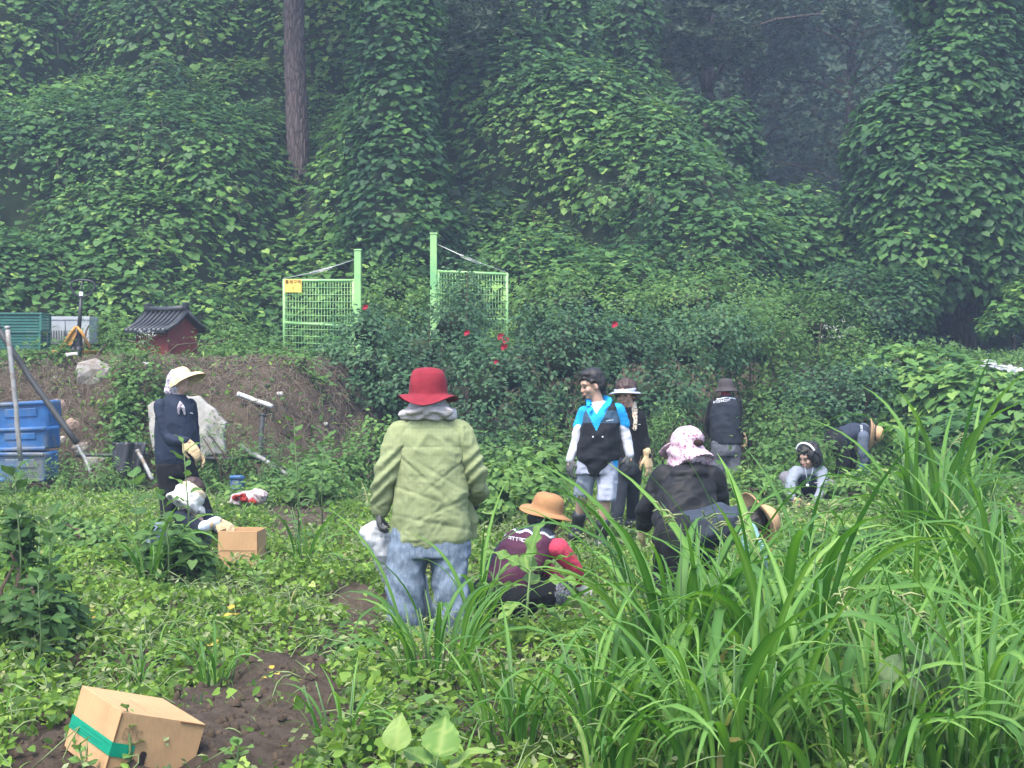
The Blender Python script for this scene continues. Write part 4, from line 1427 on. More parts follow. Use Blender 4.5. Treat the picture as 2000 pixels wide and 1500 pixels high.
# dense leafy weeds standing in the field
for i, (lab, b, el, n, sz, t0) in enumerate([
    ('dark dense weed bush at the left edge of the field', (55, 1290, 8.2), [E(40, 1050, 8.6, .16, .2, .24), E(75, 1120, 8.4, .2, .2, .25), E(40, 1180, 8.2, .22, .2, .22), E(95, 1200, 8.1, .16, .2, .16)], 1500, (.05, .11), .12),
    ('leafy weed bush in front of the crouching person by the box', (350, 1200, 10.4), [E(330, 1085, 10.6, .16, .2, .2), E(370, 1115, 10.5, .15, .2, .18), E(300, 1130, 10.6, .16, .2, .14)], 1100, (.05, .11), .45),
    ('weed bush left of the crouching person in the left field', (210, 1130, 11.6), [E(200, 1060, 11.8, .3, .3, .16), E(140, 1040, 12.4, .3, .3, .18), E(250, 1100, 11.4, .2, .2, .14)], 1200, (.04, .09), .45),
    ('pale leafy weeds behind the red bundle on the field', (560, 985, 16.4), [E(560, 955, 16.4, .4, .4, .16), E(630, 950, 16.2, .35, .4, .2), E(500, 965, 16.2, .3, .3, .14)], 1500, (.05, .10), .6),
    ('bright weeds right of the green shirt in the middle field', (990, 1010, 14.6), [E(985, 940, 14.8, .3, .3, .2), E(1040, 960, 14.4, .25, .3, .16), E(960, 990, 14.0, .25, .3, .14), E(1060, 920, 15.2, .22, .3, .2)], 1900, (.05, .11), .62),
    ('bright weeds behind the stooping figures right of the pink cap', (1470, 960, 16.4), [E(1480, 945, 16.6, .25, .3, .12), E(1500, 960, 16.0, .22, .3, .12), E(1440, 965, 16.0, .2, .3, .08)], 1200, (.05, .11), .6),
    ('bright low weeds right of the woman with the headband', (1680, 990, 16.0), [E(1670, 955, 16.2, .35, .3, .16), E(1730, 960, 16.0, .3, .3, .2), E(1620, 1000, 15.2, .3, .3, .12), E(1700, 1010, 14.8, .4, .3, .14)], 2200, (.05, .11), .66),
    ('green weeds between the grass and the right-hand field', (1680, 1120, 11.8), [E(1660, 1080, 12, .3, .3, .16), E(1590, 1090, 11.6, .22, .3, .16), E(1720, 1110, 11.4, .25, .3, .14)], 1500, (.05, .12), .5),
    ('dark weeds under the right edge of the field', (1960, 1120, 12), [E(1960, 1060, 12.4, .3, .3, .18), E(1990, 1110, 11.8, .25, .3, .2)], 1100, (.05, .11), .45),
    ('low mixed weeds between the jeans and the dug soil', (690, 1290, 8.3), [E(690, 1270, 8.4, .16, .2, .10), E(740, 1320, 7.8, .18, .2, .10), E(720, 1370, 7.2, .16, .2, .10)], 1000, (.03, .08), .55),
    ('low mixed weeds at the bottom edge beside the soil', (760, 1480, 6.2), [E(740, 1450, 6.3, .14, .15, .09), E(820, 1440, 6.3, .16, .15, .10), E(690, 1490, 6.0, .1, .12, .06)], 900, (.03, .08), .6),
]):
    bb = at(*b)
    bb[2] = float(ground_z(bb[0:1], bb[1:2])[0])
    shrub(lab, bb, el, n, sz, M_WEED, t0, 'leafy_weed', 'leafy weeds standing in the field', 'heart' if i % 3 == 1 else 'oval', 7, 'weed', 400 + i, fuzz=.05, vol=.9, hang=.15)
# ================================================================ PEOPLE
class Blob:
    """Overlapping closed shells that are fused into ONE continuous surface (voxel remesh + smoothing)."""
    def __init__(self):
        self.v, self.f, self.n = [], [], 0

    def add(self, v, f):
        self.v.append(np.asarray(v, float))
        self.f += [tuple(i + self.n for i in q) for q in f]
        self.n += len(v)

    def ell(self, c, r, R=None, seg=14, rings=8):
        th = np.linspace(0, 2 * math.pi, seg, endpoint=False)
        v = [[0, 0, -1]]
        for i in range(1, rings):
            a = -math.pi / 2 + math.pi * i / rings
            v += [[math.cos(t) * math.cos(a), math.sin(t) * math.cos(a), math.sin(a)] for t in th]
        v += [[0, 0, 1]]
        v = np.array(v) * np.asarray(r, float)
        if R is not None:
            v = v @ np.asarray(R).T
        f = [(0, 1 + (k + 1) % seg, 1 + k) for k in range(seg)]
        for i in range(rings - 2):
            for k in range(seg):
                a, b = 1 + i * seg + k, 1 + i * seg + (k + 1) % seg
                f.append((a, b, b + seg, a + seg))
        m = 1 + (rings - 2) * seg
        f += [(m + k, m + (k + 1) % seg, m + seg) for k in range(seg)]
        self.add(v + np.asarray(c, float), f)
        return self

    def loft(self, rings, seg=20):
        """rings: (centre, side vector, depth vector[, squareness])."""
        th = np.linspace(0, 2 * math.pi, seg, endpoint=False)
        v = []
        for rg in rings:
            c, a, b = (np.asarray(q, float) for q in rg[:3])
            e = rg[3] if len(rg) > 3 else 1.0
            co, si = np.cos(th), np.sin(th)
            co = np.sign(co) * np.abs(co) ** e
            si = np.sign(si) * np.abs(si) ** e
            v.append(c + co[:, None] * a + si[:, None] * b)
        n = len(rings)
        f = []
        for i in range(n - 1):
            for k in range(seg):
                p, q = i * seg + k, i * seg + (k + 1) % seg
                f.append((p, q, q + seg, p + seg))
        f.append(tuple(range(seg))[::-1])
        f.append(tuple((n - 1) * seg + k for k in range(seg)))
        self.add(np.concatenate(v), f)
        return self

    def limb(self, pts, rad, seg=14, sub=4, curve=True):
        """Tapering limb through the joints pts; bends are rounded."""
        pts = [np.asarray(p, float) for p in pts]
        rad = list(rad)
        s = np.linspace(0, len(pts) - 1, (len(pts) - 1) * sub + 1)
        P = np.stack([np.interp(s, np.arange(len(pts)), [p[k] for p in pts]) for k in range(3)], 1)
        R = np.interp(s, np.arange(len(pts)), rad)
        if curve and len(pts) > 2:
            Q = P.copy()
            Q[1:-1] = P[1:-1] * .5 + (P[:-2] + P[2:]) * .25
            P = Q
        v, f = tube_geo(P, R, seg)
        self.add(v, f)
        self.ell(P[0], [R[0]] * 3, None, 10, 6)
        self.ell(P[-1], [R[-1]] * 3, None, 10, 6)
        for j in range(1, len(pts) - 1):
            self.ell(P[j * sub], [R[j * sub]] * 3, None, 10, 6)
        return self

    def build(self, name, mats, parent, voxel=.012, smooth=5, wrinkle=(0, 1), folds=None, paint=None, seed=1):
        me = bpy.data.meshes.new(name)
        me.from_pydata([tuple(map(float, p)) for p in np.concatenate(self.v)], [], self.f)
        me.update()
        o = bpy.data.objects.new(name, me)
        COL.objects.link(o)
        md = o.modifiers.new('r', 'REMESH')
        md.mode = 'VOXEL'
        md.voxel_size = voxel
        if smooth:
            sm = o.modifiers.new('s', 'SMOOTH')
            sm.factor = .5
            sm.iterations = smooth
        dg = bpy.context.evaluated_depsgraph_get()
        out = bpy.data.meshes.new_from_object(o.evaluated_get(dg))
        bpy.data.objects.remove(o)
        bpy.data.meshes.remove(me)
        out.name = name
        n = len(out.vertices)
        co = np.empty(n * 3, np.float32)
        out.vertices.foreach_get('co', co)
        co = co.reshape(-1, 3).astype(float)
        if wrinkle[0] or folds:
            no = np.empty(n * 3, np.float32)
            out.vertices.foreach_get('normal', no)
            no = no.reshape(-1, 3)
            d = np.zeros(n)
            if wrinkle[0]:
                a, sc = wrinkle
                q = co * sc
                q = q + .6 * np.stack([noise3(co * sc * .5, seed + 5), noise3(co * sc * .5, seed + 6), noise3(co * sc * .5, seed + 7)], 1)
                d += 1.5 * a * (1 - 2 * np.abs(noise3(q * np.array([1, 1, .55]), seed)) ** .8) + a * .7 * (1 - 2 * np.abs(noise3(q * 2.2, seed + 1)))
            if folds:
                d += folds(co)
            co = co + no * d[:, None]
            out.vertices.foreach_set('co', co.astype(np.float32).ravel())
        out.materials.clear()
        mats = mats if isinstance(mats, (list, tuple)) else [mats]
        for m in mats:
            out.materials.append(m)
        if paint is not None:
            c = np.empty(len(out.polygons) * 3, np.float32)
            out.polygons.foreach_get('center', c)
            nn = np.empty(len(out.polygons) * 3, np.float32)
            out.polygons.foreach_get('normal', nn)
            idx = paint(c.reshape(-1, 3).astype(float), nn.reshape(-1, 3))
            out.polygons.foreach_set('material_index', np.asarray(idx, np.int32))
        out.polygons.foreach_set('use_smooth', np.ones(len(out.polygons), bool))
        out.update()
        return link(name, out, parent)


def rot_from(fwd, up):
    """Columns: right, forward, up."""
    f = unit(fwd)
    u = unit(np.asarray(up, float) - f * np.dot(up, f))
    r = np.cross(f, u)
    return np.stack([r, f, u], 1)


def to_px(c, p):
    """Photo pixel of world points (used to lay garment seams where they are seen on the body)."""
    d = c - np.array([0, 0, CAM_H])
    fw = d[:, 1] * _cp + d[:, 2] * _sp
    up = -d[:, 1] * _sp + d[:, 2] * _cp
    return 1000 + FPX * d[:, 0] / fw, 750 - FPX * up / fw


M_SKIN = plain_mat('skin', (0.40, 0.25, 0.18, 1), .55, .35, .12, 12, .08)
M_HAIR = plain_mat('black_hair', (0.014, 0.012, 0.012, 1), .5, .4, .4, 40, .4)
M_HAIRB = plain_mat('brown_hair', (0.045, 0.022, 0.016, 1), .5, .4, .4, 40, .4)
M_LIP = plain_mat('lips', (0.30, 0.12, 0.105, 1), .45, .4, .1, 20, .02)
M_EYE = plain_mat('eye_dark', (0.02, 0.015, 0.013, 1), .3, .5, .1, 20, 0)
M_GLOVE_B = cloth_mat('beige_glove', (.50, .37, .21, 1), None, 30, .85, .3)
M_GLOVE_D = cloth_mat('dark_glove', (.055, .058, .060, 1), (.11, .11, .105, 1), 30, .7, .3)
M_GLOVE_W = cloth_mat('white_glove', (.52, .52, .45, 1), None, 30, .85, .3)
M_NAVY = cloth_mat('navy_cloth', (.009, .013, .026, 1), (.005, .0075, .015, 1), 9, .8, .3)
M_BLACK = cloth_mat('black_cloth', (.0065, .007, .0085, 1), (.0035, .004, .005, 1), 9, .8, .35)
M_CHAR = cloth_mat('charcoal_cloth', (.020, .026, .035, 1), (.011, .014, .020, 1), 9, .8, .35)


def head_prims(B, c, fwd, up, s=1.0, face=False):
    R = rot_from(fwd, up)
    L = lambda x, y, z: np.asarray(c) + R @ (np.array([x, y, z]) * s)
    rr = lambda *r: np.array(r) * s
    B.ell(L(0, -.012, .035), rr(.076, .094, .088), R, 18, 10)       # skull
    B.ell(L(0, .022, -.045), rr(.058, .066, .070), R, 16, 10)       # face and jaw
    B.ell(L(0, .058, -.098), rr(.026, .024, .020), R)               # chin
    B.ell(L(0, .078, .020), rr(.050, .018, .030), R)                # brow and forehead
    for q in (-1, 1):
        B.ell(L(q * .040, .064, -.035), rr(.026, .024, .026), R)    # cheeks
        B.ell(L(q * .079, -.005, -.020), rr(.010, .020, .032), R)   # ears
    B.limb([L(0, .088, .002), L(0, .104, -.036)], [.007 * s, .0135 * s], 8)
    B.ell(L(0, .096, -.040), rr(.019, .012, .009), R)
    B.ell(L(0, .086, -.068), rr(.026, .012, .014), R)               # mouth mound
    return R, L


def face_parts(parent, c, fwd, up, s=1.0, smile=False):
    R, f = rot_from(fwd, up), None
    L = lambda x, y, z: np.asarray(c) + R @ (np.array([x, y, z]) * s)
    for q in (-1, 1):
        b = Blob(); b.ell(L(q * .033, .0845, -.004), np.array([.014, .006, .0052]) * s, R, 10, 6)
        link('eye', np_mesh('eye', np.concatenate(b.v), b.f, M_EYE), parent)
        g = Geo().tube([L(q * .014, .0925, .016), L(q * .033, .0915, .0215), L(q * .052, .079, .016)], [.003 * s, .0038 * s, .002 * s], 6)
        g.build('eyebrow', M_HAIR, parent, True)
    b = Blob(); b.ell(L(0, .0965, -.0665), np.array([.022, .006, .006]) * s, R, 12, 6)
    b.ell(L(0, .0955, -.0745), np.array([.019, .0065, .006]) * s, R, 12, 6)
    link('lips', np_mesh('lips', np.concatenate(b.v), b.f, M_LIP), parent)


def hand_prims(B, wrist, d, nrm, thumb, curl=.5, s=1.0, spread=.12, puff=1.0):
    """Palm plus four unequal bent fingers and a thumb. d: towards the fingers; nrm: out of the back of the hand; thumb: +1/-1 side."""
    R = rot_from(d, nrm)
    x, y, z = R[:, 0] * thumb, R[:, 1], R[:, 2]
    w = np.asarray(wrist, float)
    P = lambda a, b, c: w + (x * a + y * b + z * c) * s
    p = puff
    B.loft([(P(0, -.02, 0), x * .027 * s * p, z * .019 * s * p), (P(0, .02, 0), x * .034 * s * p, z * .019 * s * p), (P(.002, .06, 0), x * .041 * s * p, z * .017 * s * p), (P(0, .092, 0), x * .040 * s * p, z * .014 * s * p), (P(0, .10, -.002), x * .034 * s * p, z * .010 * s * p)], 14)
    for i, (fx, ln) in enumerate(((.029, .072), (.010, .080), (-.010, .074), (-.028, .058))):
        a = curl * (1 + .12 * i)
        dirx = fx * spread * 12
        q = P(fx, .090, 0)
        pts = [q]
        ang = a * .35
        for seg, k in enumerate((.45, .32, .23)):
            dv = unit(y * math.cos(ang) - z * math.sin(ang) + x * dirx * .25)
            q = q + dv * ln * k * s * 1.05
            pts.append(q)
            ang += a * .75
        B.limb(pts, [.0095 * s * p, .009 * s * p, .0083 * s * p, .007 * s * p], 8, 2, False)
    t0 = P(.030, .022, -.004)
    t1 = P(.058, .052, -.016)
    t2 = P(.060, .082, -.028 - .02 * curl)
    t3 = P(.052, .104, -.036 - .03 * curl)
    B.limb([t0, t1, t2, t3], [.014 * s * p, .0115 * s * p, .0098 * s * p, .008 * s * p], 8, 2, False)


def glove(parent, name, wrist, d, nrm, thumb, mat, curl=.5, s=1.0, cuff=None, voxel=None):
    B = Blob()
    voxel = voxel or (.0055 if np.asarray(wrist)[1] < 9.9 else .007)
    hand_prims(B, wrist, d, nrm, thumb, curl, s, puff=1.12)
    if cuff is not None:
        w, c = np.asarray(wrist, float), np.asarray(cuff, float)
        B.limb([w + (c - w) * .02, c], [.030 * s, .034 * s], 12)
    return B.build(name, mat, parent, voxel, 2, (.0012, 60))


def lathe(prof, c, R, seg=40, wave=None, squash=(1, 1)):
    """Closed lathe: prof is (radius, height) from the outer rim over the crown and back inside."""
    th = np.linspace(0, 2 * math.pi, seg, endpoint=False)
    v = []
    for k, (r, h) in enumerate(prof):
        hh = np.full(seg, h)
        rr = np.full(seg, r)
        if wave is not None:
            dh, dr = wave(th, r, h)
            hh = hh + dh
            rr = rr * (1 + dr)
        v.append(np.column_stack([rr * np.cos(th) * squash[0], rr * np.sin(th) * squash[1], hh]))
    v = np.concatenate(v) @ np.asarray(R).T + np.asarray(c, float)
    n = len(prof)
    f = []
    for i in range(n - 1):
        for k in range(seg):
            a, b = i * seg + k, i * seg + (k + 1) % seg
            f.append((a, b, b + seg, a + seg))
    return v, f


def hat(parent, name, c, up, fwd, prof_out, mat, thick=.004, wave=None, squash=(1, 1), seg=44, rough=(.002, 25)):
    """Brimmed hat with real thickness: outer profile from rim to crown top, then the inner side back."""
    u_ = unit(up)
    f_ = unit(np.asarray(fwd, float) - u_ * np.dot(fwd, u_))
    R = np.stack([np.cross(f_, u_), f_, u_], 1)
    inner = [(max(r - thick * 1.2, .0005), h - thick) for r, h in prof_out[::-1]]
    prof = list(prof_out) + inner + [prof_out[0]]
    v, f = lathe(prof, c, R, seg, wave, squash)
    d = noise3(v * rough[1], 9) * rough[0]
    cc = np.asarray(c, float)
    v = v + (v - cc) / (np.linalg.norm(v - cc, axis=1, keepdims=True) + 1e-6) * d[:, None]
    return link(name, np_mesh(name, v, f, mat), parent)


def body_mesh(parent, J, R=1.0, voxel=.016, head=True, hs=1.0, fwd=(0, 1, 0), up=(0, 0, 1)):
    """The continuous skin-coloured figure inside the clothes. J: joints in world space."""
    B = Blob()
    pv, ch, nk = J['pelvis'], J['chest'], J['neck']
    sl, sr, hl, hr = J['sh_l'], J['sh_r'], J['hip_l'], J['hip_r']
    ax = unit(sr - sl)
    hx = unit(hr - hl)
    sp = unit(nk - pv)
    dep = unit(np.cross(sp, ax))
    dh = unit(np.cross(sp, hx))
    md = (pv + ch) / 2
    B.loft([(pv - sp * .06, hx * .12, dh * .09), (pv, hx * .145, dh * .10), (md, (hx + ax) * .5 * .115, dep * .085), (ch, ax * .135, dep * .10), (ch * .35 + nk * .65, ax * .125, dep * .08), (nk, ax * .05, dep * .05)], 18)
    for s, e, w in ((sl, J['el_l'], J['wr_l']), (sr, J['el_r'], J['wr_r'])):
        B.limb([ch * .4 + s * .6, s, e, w], [.042, .038, .030, .022])
        B.ell(w + unit(w - e) * .03, (.016, .016, .036), rot_from(np.cross(unit(w - e), [1, .3, .2]), unit(w - e)))
    for h, k, a, t in ((hl, J['kn_l'], J['an_l'], J['toe_l']), (hr, J['kn_r'], J['an_r'], J['toe_r'])):
        B.limb([h, k, a], [.080, .052, .034])
        B.limb([a + (0, 0, -.02), t], [.036, .028])
    B.limb([nk - sp * .03, J['head'] + (nk - J['head']) * .25], [.055, .050])
    head_prims(B, J['head'], fwd, up, hs)
    return B.build('body', M_SKIN, parent, voxel, 3)


def person(label, base_px, d):
    p = at(base_px[0], base_px[1], d)
    p[2] = 0
    root = empty('person', p)
    tag(root, label, 'person', 'people working in the field')
    return root


def joints(d, **k):
    """Joints given as (px, py[, depth offset]) in the photo at distance d."""
    return {n: at(v[0], v[1], d + (v[2] if len(v) > 2 else 0)) for n, v in k.items()}


def band(spec, d):
    """Garment rings from (py, px left, px right, half depth, depth offset[, tilt])."""
    out = []
    for s in spec:
        py, l, r, dep, off = s[:5]
        tl = s[5] if len(s) > 5 else 0
        a, b = at(l, py + tl, d + off), at(r, py - tl, d + off)
        out.append(((a + b) / 2, (b - a) / 2, np.array([0, dep, 0]), .86))
    return out
# ---------------------------------------------------------------- person in the red hat (green shirt, jeans), from behind
def p_redhat():
    d = 9.3
    root = person('person seen from behind in a red hat, green shirt and wide jeans', (835, 1240), d)
    J = joints(d, pelvis=(836, 1035), chest=(838, 880), neck=(838, 812), sh_l=(788, 838), sh_r=(892, 838), el_l=(757, 925, -.02), wr_l=(741, 998, .02),
               el_r=(930, 925, 0), wr_r=(925, 975, .25), hip_l=(812, 1050), hip_r=(862, 1050), kn_l=(795, 1140, -.02), an_l=(785, 1222, 0), kn_r=(872, 1140, -.02), an_r=(878, 1222, 0),
               toe_l=(780, 1232, .16), toe_r=(884, 1232, .16), head=(837, 768, .02))
    body_mesh(root, J, fwd=(0, 1, -.1), up=(0, .1, 1))
    # shirt
    t = NT('green_check_cotton')
    co = t.coord('Object')
    wv = []
    for vec in ((1, 0, 0), (0, 0, 1)):
        mp = t.n('ShaderNodeVectorMath', operation='DOT_PRODUCT')
        t.l(co, mp.inputs[0]); mp.inputs[1].default_value = vec
        m = t.n('ShaderNodeMath', operation='MULTIPLY'); t.l(mp.outputs['Value'], m.inputs[0]); m.inputs[1].default_value = 42.0
        fr = t.n('ShaderNodeMath', operation='FRACT'); t.l(m.outputs[0], fr.inputs[0])
        gt = t.n('ShaderNodeMath', operation='GREATER_THAN'); t.l(fr.outputs[0], gt.inputs[0]); gt.inputs[1].default_value = .86
        wv.append(gt.outputs[0])
    mx = t.n('ShaderNodeMath', operation='MAXIMUM'); t.l(wv[0], mx.inputs[0]); t.l(wv[1], mx.inputs[1])
    n1 = t.noise(5, 5, .6, co)
    base = t.ramp(n1, [(.3, G(.175, .205, .098)), (.7, G(.225, .258, .132))])
    ml = t.n('ShaderNodeMath', operation='MULTIPLY'); t.l(mx.outputs[0], ml.inputs[0]); ml.inputs[1].default_value = .35
    col = t.mix(ml.outputs[0], base, G(.155, .19, .085))
    h = t.noise(9, 6, .65, t.coord('Object', (1.3, 1.3, .7)))
    p = t.principled(col, .85, .15, t.bump(h, .35, .03))
    MS = t.done(p.outputs[0])
    B = Blob()
    B.loft(band([(1066, 774, 908, .13, 0), (1050, 764, 918, .145, 0), (1000, 768, 916, .15, 0), (940, 775, 913, .15, 0), (880, 777, 910, .145, 0), (848, 775, 908, .125, 0), (824, 795, 884, .095, 0), (806, 815, 862, .07, 0)], d), 28)
    # right front tail of the shirt blowing out
    B.loft([(at(905, 960, d + .10), np.array([.05, 0, 0]), np.array([0, .05, 0])), (at(918, 1010, d + .12), np.array([.05, 0, 0]), np.array([0, .045, 0])), (at(922, 1052, d + .13), np.array([.035, 0, 0]), np.array([0, .03, 0]))], 12)
    SL = Blob().limb([at(796, 842, d), at(783, 850, d), at(754, 925, d - .03), at(741, 994, d + .02)], [.080, .088, .076, .058], 18)
    SR = Blob().limb([at(882, 842, d), at(898, 850, d), at(928, 925, d - .01), at(932, 962, d + .10), J['wr_r']], [.080, .088, .072, .066, .052], 18)

    def folds(c):
        x, y = to_px(c, None)
        f = np.zeros(len(c))
        f += .010 * np.exp(-((y - 1042) / 14) ** 2) * 0
        # long soft vertical drapes below the yoke, diagonal pulls to the hem
        k = np.clip((y - 870) / 60, 0, 1) * np.clip((1068 - y) / 30, 0, 1)
        f += .0075 * np.sin((x - 838) / 11.5 + (y - 940) / 42 + 1.3 * np.sin(y / 37)) * k
        f += .004 * np.sin((x + y * .75) / 14) * k
        # sharp creases running from the arm-holes and across the small of the back
        for x0, y0, sl, w, a in ((790, 900, .9, 70, .007), (900, 905, -.8, 70, .007), (800, 960, .35, 90, .006), (885, 985, -.45, 90, .006), (838, 1020, .2, 110, .005), (860, 930, .6, 60, .005)):
            f -= a * np.exp(-((y - y0 - sl * (x - x0)) / 4.) ** 2) * np.exp(-((x - x0) / w) ** 2)
        # back yoke seam and lower yoke line
        f -= .004 * np.exp(-((y - 838) / 1.6) ** 2) + .004 * np.exp(-((y - 873) / 1.6) ** 2)
        return f
    shirt = B.build('shirt', MS, root, .0085, 2, (.0055, 10), folds, seed=3)

    def sf(c):
        x, y = to_px(c, None)
        return .009 * np.sin(y / 5.2 + x / 8.0 + 2 * np.sin(x / 13. + y / 31.)) * np.clip((y - 862) / 30, 0, 1) * np.clip((992 - y) / 10, 0, 1)
    SL.build('sleeve', MS, shirt, .0085, 2, (.0045, 11), sf, seed=4)
    SR.build('sleeve', MS, shirt, .0085, 2, (.0045, 11), sf, seed=5)
    # jeans
    t = NT('bleached_denim')
    co = t.coord('Object')
    n1 = t.noise(5, 7, .7, co)
    n2 = t.noise(46, 6, .75, t.coord('Object', (1, 1, .5)))
    col = t.mix(t.ramp(n2, [(.42, G(0, 0, 0)), (.62, G(1, 1, 1))]), t.ramp(n1, [(.3, G(.058, .085, .125)), (.7, G(.130, .172, .225))]), G(.165, .205, .25))
    p = t.principled(col, .9, .15, t.bump(t.noise(12, 6, .6, co), .35, .02))
    MJ = t.done(p.outputs[0])
    B = Blob()
    B.loft(band([(1020, 765, 915, .12, 0), (1060, 758, 920, .135, 0), (1085, 756, 920, .13, 0)], d), 24)
    for L in ((800, 815, 1085, 790, 1150, 784, 1228), (875, 860, 1085, 877, 1150, 880, 1228)):
        s = -1 if L[0] < 836 else 1
        B.limb([at(836 + s * 40, 1066, d), at(836 + s * 42, 1100, d), at(836 + s * 45, 1165, d - .02), at(836 + s * 46, 1242, d)], [.125, .118, .113, .112], 18)

    def fj(c):
        x, y = to_px(c, None)
        return .008 * np.sin(y / 9. + np.abs(x - 836) / 7. + np.sin(x / 9.)) * np.clip((y - 1090) / 60, 0, 1) - .005 * np.exp(-((np.abs(x - 836) - 78) / 2.) ** 2)
    B.build('jeans', MJ, root, .011, 2, (.006, 7), fj, seed=8)
    for q, s in (('l', -1), ('r', 1)):
        B = Blob()
        B.limb([J['an_' + q] + (0, -.05, -.03), J['toe_' + q]], [.048, .042])
        B.build('shoe', plain_mat('rubber_shoe', (.05, .05, .055, 1), .6, .3), root, .012, 3)
    # hair, hat, scarf
    B = Blob()
    R = rot_from((0, 1, -.1), (0, .1, 1))
    hc = J['head']
    B.ell(hc + (0, -.015, .02), (.086, .10, .09), R)
    B.ell(hc + (0, -.04, -.06), (.088, .075, .055), R)
    B.ell(hc + (-.05, -.02, -.055), (.045, .06, .05), R)
    B.ell(hc + (.05, -.02, -.055), (.045, .06, .05), R)
    B.build('hair', M_HAIR, root, .010, 3, (.004, 30))
    MH = cloth_mat('red_hat_cotton', (.200, .016, .027, 1), (.140, .010, .018, 1), 16, .85, .4)
    wave = lambda th, r, h: ((.020 * np.cos(2 * th + .1) * max(0, (r - .11) / .07) - .012 * np.sin(3 * th + .5) * max(0, (r - .11) / .07)) if r > .11 else 0 * th, .02 * np.sin(5 * th) if r > .15 else 0 * th)
    hat(root, 'hat', at(836, 779, d), (0, .05, 1), (0, 1, -.05), [(.184, -.008), (.178, -.004), (.15, .012), (.122, .024), (.119, .030), (.118, .04), (.117, .07), (.112, .11), (.104, .143), (.088, .170), (.062, .184), (.03, .190), (.0005, .191)], MH, .005, wave, (1, 1.05), 64, (.005, 17))
    MSc = cloth_mat('pale_grey_scarf', (.42, .39, .38, 1), (.31, .29, .285, 1), 22, .9, .4, stretch=(1, 1, 3))
    B = Blob()
    X_, Y_ = np.array([1.0, 0, 0]), np.array([0, 1.0, 0])
    B.loft([(at(837, 818, d), X_ * .172, Y_ * .115), (at(837, 810, d), X_ * .178, Y_ * .125), (at(837, 800, d), X_ * .150, Y_ * .118), (at(838, 791, d), X_ * .118, Y_ * .105), (at(838, 783, d), X_ * .098, Y_ * .095), (at(838, 776, d), X_ * .080, Y_ * .085)], 32)
    B.limb([at(800, 806, d - .10), at(838, 797, d - .135), at(880, 806, d - .10)], [.022, .026, .020], 10)

    def fold_s(c):
        x, y = to_px(c, None)
        return .006 * np.sin((y - 800) / 2.6 - np.abs(x - 850) / 8. + 1.2 * np.sin(x / 11.))
    B.build('scarf', MSc, root, .0085, 2, (.004, 14), fold_s)
    # gloves
    glove(root, 'glove', J['wr_l'] + (0, .0, .01), unit(at(741, 1032, d) - J['wr_l']), (-1, -.2, 0), 1, M_GLOVE_D, .9, 1.0, J['wr_l'] + (.005, 0, .05))
    glove(root, 'glove', J['wr_r'], (.05, 1, -.35), (.8, 0, .6), -1, M_GLOVE_D, .6)
    return d


p_redhat()


